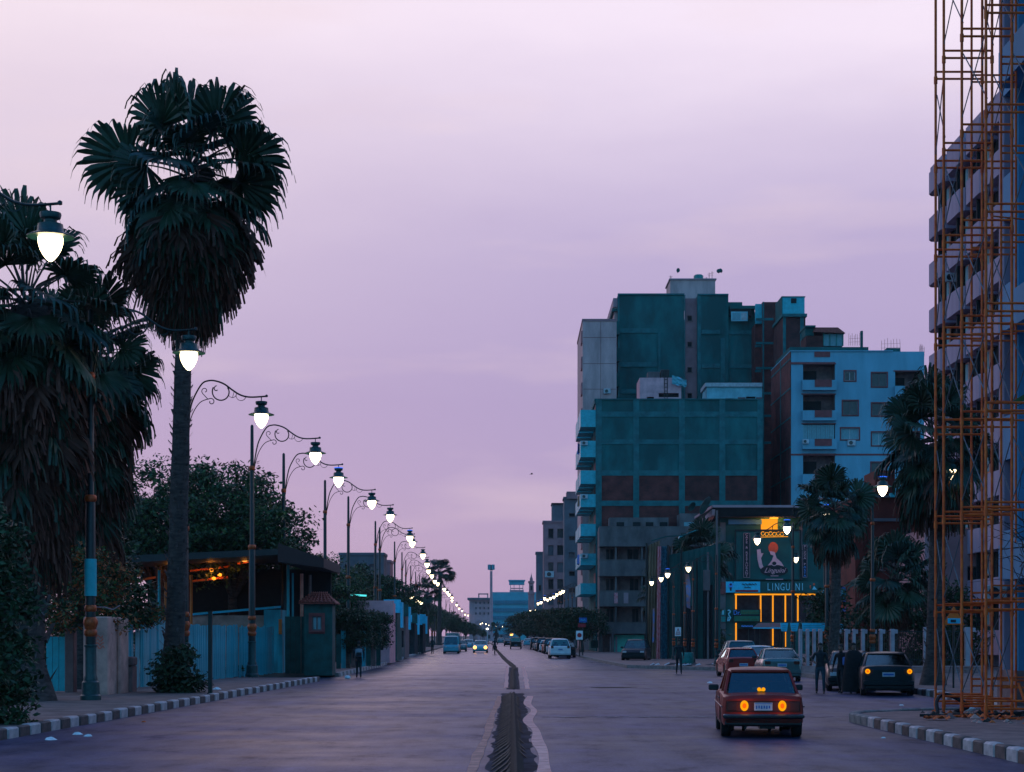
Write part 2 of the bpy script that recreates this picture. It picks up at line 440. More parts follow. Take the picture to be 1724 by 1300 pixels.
def thing(name, label, cat, loc=(0, 0, 0), rz=0, group=None):
    o = bpy.data.objects.new(name, None); COL.objects.link(o)
    o.empty_display_size = .3
    o.location = loc; o.rotation_euler = (0, 0, rz)
    o['label'] = label; o['category'] = cat
    if group: o['group'] = group
    return o
def tag(o, label, cat, group=None, kind=None):
    o['label'] = label; o['category'] = cat
    if group: o['group'] = group
    if kind: o['kind'] = kind
    return o
def struct(o):
    o['kind'] = 'structure'; return o
def stuff(o):
    o['kind'] = 'stuff'; return o
def copy_tree(o, parent=None):
    c = o.copy(); COL.objects.link(c)
    if parent is not None: c.parent = parent
    for ch in list(o.children): copy_tree(ch, c)
    return c
def inst(mesh, name, parent, loc=(0,0,0), rot=(0,0,0), sc=(1,1,1), label=None):
    o = bpy.data.objects.new(name, mesh); COL.objects.link(o); o.parent = parent
    o.location = loc; o.rotation_euler = rot; o.scale = sc
    if label: o['label'] = label
    return o
def txt_mesh(s, size, depth=.01, align='CENTER', shear=0):
    cu = bpy.data.curves.new('lettering', 'FONT'); cu.body = s; cu.size = size; cu.extrude = depth; cu.align_x = align; cu.align_y = 'CENTER'
    cu.resolution_u = 3; cu.shear = shear
    o = bpy.data.objects.new('lettering', cu); COL.objects.link(o)
    dg = bpy.context.evaluated_depsgraph_get()
    me = bpy.data.meshes.new_from_object(o.evaluated_get(dg))
    bpy.data.objects.remove(o); bpy.data.curves.remove(cu)
    return me
def lettering(s, size, m, parent, loc, rz=0, sx=1, depth=.012, shear=0):
    """text standing upright, facing -Y before rotation; location in world space"""
    me = txt_mesh(s, size, depth, shear=shear)
    me.materials.clear(); me.materials.append(MAT[m])
    o = bpy.data.objects.new('lettering', me); COL.objects.link(o)
    off = Vector((0, 0, 0)); q = parent
    while q is not None: off += q.location; q = q.parent
    o.parent = parent; o.location = Vector(loc) - off; o.rotation_euler = (PI/2, 0, rz); o.scale = (sx, 1, 1)
    return o
# ------------------------------------------------------------------ evening haze over the whole avenue
hm = bpy.data.materials.new('haze'); hm.use_nodes = True
ht = hm.node_tree; ht.nodes.remove(ht.nodes['Principled BSDF'])
hv = N(ht, 'ShaderNodeVolumePrincipled'); hv.inputs['Color'].default_value = (.74, .86, .92, 1); hv.inputs['Density'].default_value = .00009; hv.inputs['Anisotropy'].default_value = .2
ht.links.new(hv.outputs[0], ht.nodes['Material Output'].inputs['Volume'])
MAT['haze'] = hm
g = G(); g.box(-400, 400, -30, 1350, -1.2, 62)
hz_ = g.build('haze', 'haze'); hz_['kind'] = 'stuff'
# ================================================================== GROUND
g = G(); g.add([(-3000,-200,-.03),(3000,-200,-.03),(3000,5000,-.03),(-3000,5000,-.03)], [(0,1,2,3)])
struct(g.build('ground', 'soil'))
g = G(); ds = [-30, 0, 20, 40, 60, 80, 100, 112] + list(range(125, 700, 25)) + [760, 900, 1100, 1300]
vs = []; fs = []
for i, d in enumerate(ds):
    for x in (-24, 0, 30): vs.append((x + bend(d), d, 0))
    if i:
        for k in (0, 1): a = (i-1)*3 + k; fs.append((a, a+1, a+4, a+3))
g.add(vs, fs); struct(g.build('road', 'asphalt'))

def slab(name, pts, z, m, z0=-.1):
    g = G(); n = len(pts)
    g.add([(x, y, z0) for x, y in pts] + [(x, y, z) for x, y in pts],
          [tuple(range(n, 2*n))] + [(i, (i+1) % n, n + (i+1) % n, n + i) for i in range(n)])
    return struct(g.build(name, m))
def kx(d): return -9.85 + (d - 34) * 1.35 / 44.0
pl = slab('pavement', [(kx(10)-.2, 10), (kx(77.5)-.2, 77.5), (-30, 77.5), (-30, 10)], .17, 'paving')
far_d = [86, 100, 112, 130, 150, 180, 240, 300, 375, 450, 517, 600, 666, 900, 1200]
pl2 = slab('pavement', [(bend(d) - 8.55, d) for d in far_d] + [(-90, 1200), (-90, 86)], .17, 'paving')
ke = [(13.6, 48.2), (14.0, 61), (14.2, 85), (12.3, 100), (7.25, 109), (6.4, 150)] + [(bend(d) + 7.6, d) for d in far_d[5:]]
pr2 = slab('pavement', ke + [(120, 1200), (120, 48.2)][::1], .17, 'paving')
isl = [(8.05, 15), (8.05, 28), (7.9, 41.2), (8.2, 42.3), (9.2, 43.2), (12.9, 44.8), (30, 44.8), (30, 15)]
pr1 = slab('pavement', [(x + (.2 if i < 3 else 0), y - (.2 if i in (3, 4, 5) else 0)) for i, (x, y) in enumerate(isl)], .17, 'tile')

def stone_mesh(L, m, seed):
    g = G(); r = random.Random(seed)
    g.bbox(-.11, .11, .012, L - .012, -.05, .215 + r.uniform(-.006, .01), .022 + r.uniform(0, .012))
    o = g.build('kerb_stone', m, None, True, smooth=40); me = o.data; bpy.data.objects.remove(o); return me
SM = {}
for L in (.72, .66):
    for k in range(3):
        SM[L, 'w', k] = stone_mesh(L, 'kerb_white', k); SM[L, 'b', k] = stone_mesh(L, 'kerb_black', k + 9); SM[L, 'g', k] = stone_mesh(L, 'kerb_grey', k + 19)
def stones(path, L, parent, off=0, grey=()):
    """kerb stones one by one along a polyline, painted in turn"""
    i = 0; carry = 0
    for (x0, y0), (x1, y1) in zip(path, path[1:]):
        ln = math.hypot(x1-x0, y1-y0); n = max(1, round(ln / L)); rz = math.atan2(-(x1-x0), y1-y0)
        for k in range(n):
            t = k / n
            c = 'g' if any(a <= i < b for a, b in grey) else ('w' if (i + off) % 2 else 'b')
            inst(SM[L, c, R.randrange(3)], 'kerb_stone', parent, (x0 + (x1-x0)*t + R.uniform(-.008, .008), y0 + (y1-y0)*t, R.uniform(-.008, .008)),
                 (0, 0, rz + R.uniform(-.01, .01)), (1, ln / n / L, 1))
            i += 1
stones([(kx(25), 25), (kx(77.8), 77.8)], .72, pl)
stones([(8.05, 24), (8.05, 28), (7.9, 41.2)], .66, pr1, 1, grey=[(23, 30)])
stones([(7.9, 41.2), (8.3, 42.5), (9.4, 43.3), (12.9, 44.8)], .66, pr1, 0, grey=[(0, 20)])
stones([(13.45, 48.2), (13.85, 61)], .66, pr2)
# plain kerbs farther off
g = G()
for a, b in zip(far_d, far_d[1:]):
    xa, xb = bend(a) - 8.55, bend(b) - 8.55
    n = max(1, int((b - a) / 1.0)) if b < 200 else 1
    for k in range(n):
        t0, t1 = k/n, (k + .985)/n
        p0, p1 = (xa + (xb-xa)*t0, a + (b-a)*t0), (xa + (xb-xa)*t1, a + (b-a)*t1)
        g.hexa([(p0[0]-.05,p0[1],-.05),(p0[0]+.2,p0[1],-.05),(p1[0]+.2,p1[1],-.05),(p1[0]-.05,p1[1],-.05),
                (p0[0]-.05,p0[1],.2),(p0[0]+.17,p0[1],.2),(p1[0]+.17,p1[1],.2),(p1[0]-.05,p1[1],.2)], 1 if k % 2 else 0)
stuff(g.build('kerb_stone', ['kerb_grey', 'kerb_white'], pl2))
g = G()
for (xa, a), (xb, b) in zip(ke[1:], ke[2:]):
    n = max(1, int(math.hypot(b - a, xb - xa) / 1.0)) if b < 200 else 1
    dx, dy = (xb-xa), (b-a); l = math.hypot(dx, dy); nx, ny = -dy/l*.2, dx/l*.2
    for k in range(n):
        t0, t1 = k/n, (k + .985)/n
        p0, p1 = (xa + dx*t0, a + dy*t0), (xa + dx*t1, a + dy*t1)
        g.hexa([(p0[0]+nx,p0[1]+ny,-.05),(p0[0],p0[1],-.05),(p1[0],p1[1],-.05),(p1[0]+nx,p1[1]+ny,-.05),
                (p0[0]+nx,p0[1]+ny,.2),(p0[0],p0[1],.2),(p1[0],p1[1],.2),(p1[0]+nx,p1[1]+ny,.2)], 0)
stuff(g.build('kerb_stone', ['kerb_grey'], pr2))

# ---- joints, worn strips and repairs in the carriageway
def strip(name, pts, w, m, z=.004, jit=0):
    g = G(); vs = []; fs = []
    n = len(pts)
    for i, p in enumerate(pts):
        a = Vector(pts[max(i-1, 0)]); b = Vector(pts[min(i+1, n-1)]); t = (b - a).normalized()
        nrm = Vector((-t.y, t.x)); ww = (w[i] if hasattr(w, '__len__') else w) * (1 + R.uniform(-jit, jit)) / 2
        vs += [(p[0] + nrm.x*ww, p[1] + nrm.y*ww, z), (p[0] - nrm.x*ww, p[1] - nrm.y*ww, z)]
        if i: fs.append((2*i-2, 2*i-1, 2*i+1, 2*i))
    g.add(vs, fs); return struct(g.build(name, m))
def wob(x0, x1, y, amp, n=60): return [(x0 + (x1-x0)*i/n, y + amp*noise.noise(Vector((i*.31, y, 0)))) for i in range(n+1)]
strip('road_joint', wob(-8.4, -.55, 80, .5), .30, 'crack', jit=.6)
strip('road_joint', wob(.75, 7.9, 43.6, .35), .12, 'crack', jit=.7)
strip('road_joint', wob(.8, 5.6, 43.75, .3), .05, 'crack_pale', .008, jit=1)
strip('road_joint', wob(-6, -.8, 49, .25), .05, 'crack', jit=.7)
strip('road_joint', wob(2.0, 8.5, 103, 1.0), .5, 'crack', jit=.7)
strip('road_joint', wob(-7.9, -.6, 128, 1.0), .35, 'crack', jit=.7)
strip('road_patch', [(a, 69 + .8*math.sin(a)) for a in [3.0 + .2*k for k in range(10)]], [.1, .5, 1.2, 1.4, 1.8, 1.4, 1.2, 1.3, .5, .1], 'crack', .004)
m_ = MAT['asphalt'].copy(); MAT['asphalt_pale'] = m_
p_ = m_.node_tree.nodes['Principled BSDF']
for n_ in m_.node_tree.nodes:
    if n_.type == 'VALTORGB' and abs(n_.color_ramp.elements[0].position - .36) < .01:
        for e_, c_ in zip(n_.color_ramp.elements, ((.13,.125,.14), (.18,.17,.18), (.24,.22,.23))): e_.color = (*c_, 1)
g = G(); vs = []; fs = []; NX = 50       # low worn ramp across the road at the gap in the median
for i in range(NX + 1):
    x = -8.0 + 16.5 * i / NX; j = .25 * noise.noise(Vector((x, 3, 0)))
    for (dy, z) in ((-1.6 + j, .003), (-.6 + j, .035), (.6 + j, .035), (1.5 - j, .003)): vs.append((x, 63.4 + dy, z))
    if i:
        for k in range(3): a = (i-1)*4 + k; fs.append((a, a+4, a+5, a+1))
g.add(vs, fs); struct(g.build('road_hump', 'asphalt_pale', smooth=60))
# sandy strips either side of the median
def gp(px, py): d = D(py); return (X(px, d), d)
def smooth_path(P, n=6):
    out = []
    P = [Vector(p) for p in P]
    for i in range(len(P) - 1):
        p0, p1, p2, p3 = P[max(i-1, 0)], P[i], P[i+1], P[min(i+2, len(P)-1)]
        for k in range(n):
            t = k / n
            out.append(.5*((2*p1) + (p2-p0)*t + (2*p0-5*p1+4*p2-p3)*t*t + (3*p1-p0-3*p2+p3)*t**3))
    out.append(P[-1]); return out
rt = smooth_path([gp(918, 1330), gp(916, 1300), gp(914.5, 1269), gp(905, 1248), gp(902, 1230), gp(888.5, 1213), gp(899, 1197), gp(888, 1185), gp(893, 1172.5)], 8)
def hstrip(name, pts, w, m, z):
    g = G(); vs = []; n = len(pts)
    for i, p in enumerate(pts):
        ww = w[i]/2; vs += [(p[0] - ww, p[1], z), (p[0] + ww, p[1], z)]
    g.add(vs, [(2*i, 2*i+1, 2*i+3, 2*i+2) for i in range(n-1)]); return struct(g.build(name, m))
hstrip('sand_line', rt, [.20 + .04*math.sin(i*.35) for i in range(len(rt))], 'sand', .008)
lt = smooth_path([(-.62, 20), (-.60, 24), (-.57, 30), (-.50, 36), (-.50, 44), (-.42, 52), (-.42, 58.5)], 8)
hstrip('sand_line', lt, [.15 + .03*math.sin(i*.5) + .02*math.sin(i*1.7) for i in range(len(lt))], 'sand_dull', .008)
strip('sand_line', smooth_path([gp(852, 1158), gp(853, 1146), gp(853.5, 1130), gp(853.5, 1121)]), .16, 'sand', .006, .2)
strip('sand_line', smooth_path([gp(888, 1160), gp(884.5, 1139), gp(882, 1128), gp(880.5, 1123)]), .2, 'sand', .006, .2)
mat('tar', (.034, .034, .046), .95, .6, 1.5, spec=.12)
strip('soil_strip', smooth_path([(-.02, 20), (-.0, 30), (-.0, 40), (.02, 50), (.02, 61.5)], 20), .74, 'tar', .004, .16)
strip('soil_strip', smooth_path([(.04, 66), (.08, 90), (.1, 112)]), .52, 'tar', .004, .1)

def median(d0, d1, step, w, h, ribs):
    g = G(); prof = [(-.5, 0), (-.3, .42), (-.05, .95), (.07, 1), (.24, .55), (.5, 0)]
    vs = []; fs = []; d = d0; i = 0; n = len(prof)
    while d <= d1:
        x = .05 + (.1 if d > 100 else 0) + bend(d); e = min(1, (d1 - d) / 2.5 + .15) if d1 < 100 else 1
        if d < d0 + 1 and d0 > 50: e = .4
        for k, (a, b) in enumerate(prof):
            q = noise.noise(Vector((a*3, d*1.7, .3))) * .025
            vs.append((x + a*w*e, d, -.02 + (b*h + q)*e if 0 < k < n-1 else -.02))
        if i:
            for k in range(n-1): a0 = (i-1)*n + k; fs.append((a0, a0+1, a0+n+1, a0+n))
        d += step; i += 1
    g.add(vs, fs); o = struct(g.build('median_ridge', 'median_dark', smooth=50))
    if ribs:
        g = G(); d = d0
        while d < d1 - 3:
            z = h
            L = R.uniform(.9, 1.1)
            g.tube([(-.02, d + 2.6*L, z*.7), (-.09, d + 1.7*L, z*.42), (-.19, d + .8*L, .045), (-.31, d, .012)], [.006, .02, .022, .006], 4)
            if R.random() < .6: g.tube([(.08, d + 1.6, z*.6), (.16, d + .8, .03), (.24, d, .01)], [.006, .014, .004], 4)
            d += R.uniform(.7, 1.1)
        c = g.build('rib', 'median_leaf', o); stuff(c)
median(18, 61.3, .4, .30, .15, True)
median(66, 112, 1, .34, .14, False)
median(112.5, 700, 2.5, .5, .14, False)

# ================================================================== STREET LAMPS
def arc(cx, cz, r0, r1, a0, a1, n=10):
    return [(cx + (r0 + (r1-r0)*i/n)*math.cos(a0 + (a1-a0)*i/n), 0, cz + (r0 + (r1-r0)*i/n)*math.sin(a0 + (a1-a0)*i/n)) for i in range(n+1)]
def sp3(P, n=5): return [tuple(v) for v in smooth_path(P, n)]
def make_lamp(blue=False):
    t = thing('street_lamp', 'x', 'street lamp')
    g = G(); g.lathe([(.30, 0), (.30, .12), (.26, .16), (.25, .5), (.20, .55), (.20, .62), (.17, .70), (.165, 1.5), (.19, 1.52), (.19, 1.56), (.15, 1.58)], n=12)
    g.build('base', 'iron_green', t, True, 40)
    g = G(); g.lathe([(.15, 1.58), (.135, 5.7), (.10, 5.75), (.095, 9.2), (.08, 9.25), (.07, 11.05), (.03, 11.10), (.0, 11.12)], n=10)
    g.build('pole', 'iron', t, True, 40)
    for z, r in ((2.05, .17), (2.6, .15), (5.72, .15), (9.2, .11)):
        g = G()
        if z == 2.05: g.lathe([(.15, -.25), (.19, -.2), (.19, -.08), (.155, -.05), (.17, 0), (.21, .12), (.21, .2), (.15, .3)], (0, 0, z), 12)
        else: g.lathe([(r*.95, -.1), (r*1.15, -.06), (r*1.2, .0), (r*1.1, .07), (r*.9, .1)], (0, 0, z), 12)
        g.build('collar', 'gold', t, True, 50)
    g = G()
    g.tube(sp3([(.08,0,9.0), (.12,0,9.5), (.2,0,10.0), (.33,0,10.45), (.63,0,10.97), (.9,0,11.09), (1.16,0,11.07), (1.45,0,10.96), (1.75,0,10.74), (2.05,0,10.56), (2.4,0,10.49), (2.96,0,10.52)]), .032, 6)
    g.lathe([(.0, -.05), (.05, -.03), (.05, .03), (.0, .06)], (2.98, 0, 10.53), 8)
    g.build('arm', 'iron', t, True, 60)
    g = G(); g.tube(sp3([(.1,0,9.2), (.28,0,9.85), (.55,0,10.28), (.85,0,10.42)]) + arc(.97, 10.32, .13, .05, 2.2, -3.6, 12)[::1], .018, 5); g.build('scroll', 'iron', t, True, 60)
    g = G(); g.tube(arc(1.33, 10.68, .33, .28, 2.6, 2*PI+.6, 16)[::1] + [], .026, 5); g.tube(arc(1.17, 10.78, .03, .13, 5.5, 1.6, 8), .02, 5); g.build('scroll', 'iron', t, True, 60)
    g = G(); g.tube(arc(.74, 10.72, .04, .13, -1.5, 4.0, 10) + [(.86, 0, 10.4)], .016, 5); g.build('scroll', 'iron', t, True, 60)
    g = G(); g.tube(arc(1.74, 10.62, .15, .15, PI, 2*PI, 7), .013, 4); g.tube(arc(2.06, 10.54, .19, .17, PI, 2*PI, 7), .013, 4); g.tube([(1.74,0,10.47),(1.80,0,10.68)], .012, 4); g.build('web', 'iron', t, True, 60)
    lx = 2.79
    g = G(); g.tube([(lx,0,10.5), (lx,0,10.34)], .02, 6)
    g.lathe([(.10, 10.34), (.21, 10.33), (.22, 10.30), (.20, 10.22), (.13, 10.19), (.13, 10.14), (.25, 10.10), (.27, 9.95), (.30, 9.93), (.47, 9.86), (.47, 9.84), (.26, 9.87), (.0, 9.88)], (lx, 0, 0), 16)
    g.build('lamp_shade', 'iron_green', t, True, 50)
    g = G(); g.lathe([(.24, 9.86), (.255, 9.81), (.25, 9.72), (.215, 9.60), (.155, 9.49), (.085, 9.40), (.03, 9.355), (.0, 9.35)], (lx, 0, 0), 14)
    g.build('globe', 'globe_cool' if blue else 'globe', t, True, 70)
    if blue:
        g = G(); g.lathe([(.215, 10.325), (.235, 10.335), (.235, 10.36), (.1, 10.38), (0, 10.385)], (lx, 0, 0), 14)
        g.build('cap_ring', 'blue_glow', t, True, 60)  # glowing blue ring on top of the lantern cap
    return t
lampA = make_lamp(False); lampB = make_lamp(True)
used = {id(lampA): False, id(lampB): False}
ords = ['first', 'second', 'third', 'fourth', 'fifth', 'sixth', 'seventh', 'eighth', 'ninth', 'tenth', 'eleventh', 'twelfth', 'thirteenth', 'fourteenth', 'fifteenth', 'sixteenth',
        'seventeenth', 'eighteenth', 'nineteenth', 'twentieth', 'twenty-first', 'twenty-second', 'twenty-third', 'twenty-fourth', 'twenty-fifth', 'twenty-sixth', 'twenty-seventh']
def put_lamp(src, bx, by, k, side, label, group):
    """bx,by: bulb position in the photograph; k: size of this lamp type"""
    zb = 9.62 * k; d = FPX * (zb - EYE + (.17 if side > 0 or k < 1 else .17)) / (HY - by)
    xb = X(bx, d)
    o = src if not used[id(src)] else copy_tree(src)
    used[id(src)] = True
    o.location = (xb - side * 2.79 * k, d, .17); o.rotation_euler = (0, 0, 0 if side > 0 else PI); o.scale = (k, k, k)
    o['label'] = label; o['group'] = group
    return o
left = [(85,418,0),(318,608,0),(440,709,0),(531,772,0),(570,812,1),(626,850,0),(657,873,0),(690,908,1),(694,917,0),(712,937,0),(719,952,0),(721.5,963,0),(727,971,0),(732,980,0),(737,984,0),
        (748,993,0),(753,998,0),(756,1002,0),(761,1007,0),(761,1012,0),(769,1019,0),(773,1025,0),(778,1029,0),(783,1035,0),(788,1036.5,0),(792,1039,0)]
def lamp_light(o, k, w):
    l = bpy.data.lights.new('lantern_light', 'POINT'); l.energy = w; l.color = (1, .72, .40); l.shadow_soft_size = .1
    q = bpy.data.objects.new('lantern_light', l); COL.objects.link(q); q.parent = o; q.location = (2.79, 0, 9.2)
special = {0: 'lit lantern at the far left edge hanging over the shrub, its pole out of view',
           1: 'nearest whole street lamp with gold collars and white poster, lantern before the tall palm trunk',
           2: 'scrolled street lamp standing behind the tall palm trunk, lantern just right of it'}
for i, (bx, by, bl) in enumerate(left):
    lo_ = put_lamp(lampB if bl else lampA, bx, by, 1.0, 1, special.get(i, 'lit scrolled street lamp on the left pavement, %s lantern from the left edge' % ords[i]), 'street lamps along the left pavement')
    if i < 5: lamp_lights = globals().setdefault('lamp_lights', []); lamp_lights.append(lo_)
right = [(1601,800,0), (1486,827,1), (1393,870,1), (1325,893,1), (1275,912,0), (1159,959,0), (1124,969,1), (1113,976,0), (1097,982.5,0)]
rl = ['lit street lamp seen through the orange scaffold, right of the big palm crown', 'lit street lamp with blue-topped lantern right of the restaurant',
      'lit street lamp with blue-topped lantern in front of the palm right of the billboard', 'lit lamp whose blue-topped lantern hangs over the upper right of the billboard',
      'lit lamp whose lantern hangs over the raised hand on the billboard', 'lit lamp above the hanging blue banner left of the restaurant', 'blue-topped lit lamp, highest of three small ones by the striped drapes',
      'lit lamp, middle of three small ones by the striped drapes', 'lit lamp, lowest and leftmost of the three small ones by the drapes']
right.append((1340, 943, 0)); rl.append('lit lamp just right of the billboard, lower than the others there')
for (bx, by, bl), lb in zip(right, rl):
    put_lamp(lampB if bl else lampA, bx, by, .8 if bx > 1200 else .6, -1, lb, 'street lamps along the side road on the right')
rf = [(948,996.5,0),(943.5,999,0),(937.6,1002,0),(932.5,1006,1),(927,1008,0),(922,1010.6,0),(917,1008.6,1),(911,1015,1),(906,1017,1),(901,1027.5,0),(893,1029,0)]
for i, (bx, by, bl) in enumerate(rf):
    put_lamp(lampB if bl else lampA, bx, by, .8, -1, 'small lit lamp over the clipped trees on the right, %s counted from the right' % ords[i], 'far lamps on the right side of the avenue')
cl = [(809,1051,1),(812,1049.5,0),(818,1051,1),(823,1053,0),(835,1054,0),(846,1055,0),(868,1056,0),(880,1053,0)]
for i, (bx, by, bl) in enumerate(cl):
    put_lamp(lampB if bl else lampA, bx, by, .55, 1 if i < 6 else -1, 'tiny lit lamp low over the far crossing, %s of them from the left' % ords[i], 'tiny lamps over the far crossing')
for o_ in lamp_lights: lamp_light(o_, 1, 16)
# two pale thin poles with small lights
for px, top, lb in ((820.5, 1060, 'thin pale pole with a small white light left of the far crossing'),):
    d = 420; t = thing('light_pole', lb, 'light pole', (X(px, d), d, .17))
    g = G(); g.tube([(0,0,0), (0,0,Z(top, d))], .09, 6); g.build('pole', 'frame_light', t, True)
    g = G(); g.lathe([(0,-.2),(.3,-.1),(.3,.1),(0,.2)], (0, 0, Z(top, d)), 8); g.build('lamp_head', 'white_lamp', t, True)
d = 560; t = thing('warning_light', 'orange beacon glowing over the far end of the right lane', 'beacon', (X(861, d), d, 0))
g = G(); g.tube([(0,0,0), (0,0,Z(1069, d))], .08, 6); g.build('pole', 'iron', t, True)
g = G(); g.lathe([(0,-.5),(.45,-.3),(.55,0),(.45,.3),(0,.5)], (0, 0, Z(1068, d)), 10); g.build('beacon_lens', 'head_lit', t, True, 60)
# white poster wrapped round the nearest pole
px_, py_ = 132, 1030
lp = [o for o in COL.objects if o.get('label') == special[1]][0]
g = G(); g.lathe([(.175, 2.95), (.175, 4.0)], n=12); po = g.build('poster', 'cyan_paint', lp, True, 60)
# short dark sign post and pole by the fence
for px, y0, y1, lb in ((354, 1040, 1170, 'short dark square post at the kerb right of the tall palm'),):
    d = D(y1) * .93; t = thing('bollard_post', lb, 'post', (X(px, d), d, .17))
    g = G(); g.box(-.06, .06, -.06, .06, 0, Z(y0, d)); g.box(-.09, .09, -.09, .09, -.02, .04); g.box(-.075, .075, -.075, .075, Z(y0, d), Z(y0, d)+.04); g.build('post', 'iron', t, True)
# ================================================================== PALMS
def frond_mesh(name, elev, pet, Rb, mats, seed, nseg=32, droop=1.0, spread=2.1, steps=8, roll0=0.0):
    """one fan leaf: stalk along +X bending under its weight, blade of folded strands whose tips hang"""
    r = random.Random(seed); g = G()
    e = math.radians(elev); p = Vector((0, 0, 0)); dr = Vector((math.cos(e), 0, math.sin(e))); pts = [p.copy()]
    for k in range(5):
        p = p + dr * pet / 5; pts.append(p.copy()); dr = (dr + Vector((0, 0, -.07 * droop * math.cos(e)))).normalized()
    g.tube(pts, [.035, .028, .024, .02, .018, .015], 4, 1)
    hub = p; S = Vector((0, 1, 0)); nrm = dr.cross(S).normalized()
    roll = roll0 + r.uniform(-.35, .35); S2 = (S * math.cos(roll) + nrm * math.sin(roll)); nrm = dr.cross(S2).normalized()
    dphi = 2 * spread / nseg
    for i in range(nseg):
        ph = -spread + (i + .5) * dphi + r.uniform(-.02, .02)
        d0 = (dr * math.cos(ph) + S2 * math.sin(ph)).normalized(); tn = (S2 * math.cos(ph) - dr * math.sin(ph))
        ln = Rb * (.74 + .26 * math.cos(ph * .8)) * r.uniform(.88, 1.08)
        q = hub.copy(); v = d0.copy(); vs = []; fold = .018 * (1 if i % 2 else -1)
        for k in range(steps + 1):
            t = k / steps
            w = ln * min(t, .6) * dphi * .58 if t <= .6 else ln * .6 * dphi * .58 * max(.14, (1 - ((t - .6) / .25))) * (1 - .8*max(0, t - .8)/.2) + .003
            vs += [q + tn * w + nrm * fold, q - tn * w - nrm * fold]
            q = q + v * ln / steps
            g_ = .0 if t < .35 else ((t - .3) * .6 if t < .58 else 1.1) * droop
            v = (v + Vector((r.uniform(-.03, .03), r.uniform(-.03, .03), -g_))).normalized()
        g.add(vs, [(2*k, 2*k+1, 2*k+3, 2*k+2) for k in range(steps)], 0)
    o = g.build('frond', mats, None, True); me = o.data; me.name = name; bpy.data.objects.remove(o); return me
FR = {}
for j, e in enumerate((80, 62, 40, 18, -5, -28, -50)):
    FR[e] = [frond_mesh('frond', e, 1.0, 1.0, [['frond_a', 'frond_b', 'frond_c'][k % 3], 'bark'], 10*j + k, droop=(.95 if e > 50 else 1.25) + .25*k) for k in range(3)]
FV = {e: [frond_mesh('frond', e, 1.0, 1.05, [['frond_a', 'frond_b', 'frond_c'][k % 3], 'bark'], 900 + 10*e + k, droop=1.1 + .2*k, roll0=1.25*(1 if k % 2 else -1)) for k in range(2)] for e in (62, 40, 18, -5)}
DEAD = [frond_mesh('dead_frond', -74 + 5*k, .55, 1.25, [['thatch', 'thatch_b', 'frond_a'][k % 3], 'thatch'], 500 + k, nseg=22, droop=1.6, spread=.95, steps=6) for k in range(4)]

def trunk_geo(x, y, z0, z1, r0, r1, seed, flare=1.6, stubs=140, lean=0):
    r = random.Random(seed); g = G(); n = 12; K = 26; vs = []
    for k in range(K + 1):
        t = k / K; z = z0 + (z1 - z0) * t; rr = r0 + (r1 - r0) * min(1, t * 1.3); rr *= 1 + (flare - 1) * max(0, 1 - t * 9)
        cx = x + .12 * math.sin(t * 3 + seed) + lean*(1-t)**2; cy = y
        for j in range(n):
            a = 2*PI*j/n; q = rr * (1 + .10 * noise.noise(Vector((math.cos(a)*1.5, math.sin(a)*1.5, z * 1.6 + seed))))
            vs.append((cx + q*math.cos(a), cy + q*math.sin(a), z))
    g.add(vs, [(k*n + j, k*n + (j+1) % n, (k+1)*n + (j+1) % n, (k+1)*n + j) for k in range(K) for j in range(n)])
    s = G()
    for i in range(stubs):
        t = (i + .5) / stubs; z = z0 + (z1-z0) * (.08 + .92*t); a = i * 2.399 + r.uniform(-.2, .2)
        rr = r0 + (r1-r0) * min(1, t*1.3); cx = x + .12*math.sin(t*3 + seed) + lean*(1-t)**2; h = r.uniform(.10, .2); w = r.uniform(.05, .09)
        c, sn = math.cos(a), math.sin(a); b = Vector((cx + rr*.93*c, y + rr*.93*sn, z)); tip = b + Vector((c*.12, sn*.12, h)); tv = Vector((-sn, c, 0)) * w
        s.add([b - tv, b + tv, tip + tv*.5, tip - tv*.5, b + Vector((c*.05, sn*.05, -.04))], [(0, 1, 2, 3), (0, 4, 1), (4, 3, 2)])
    return g, s

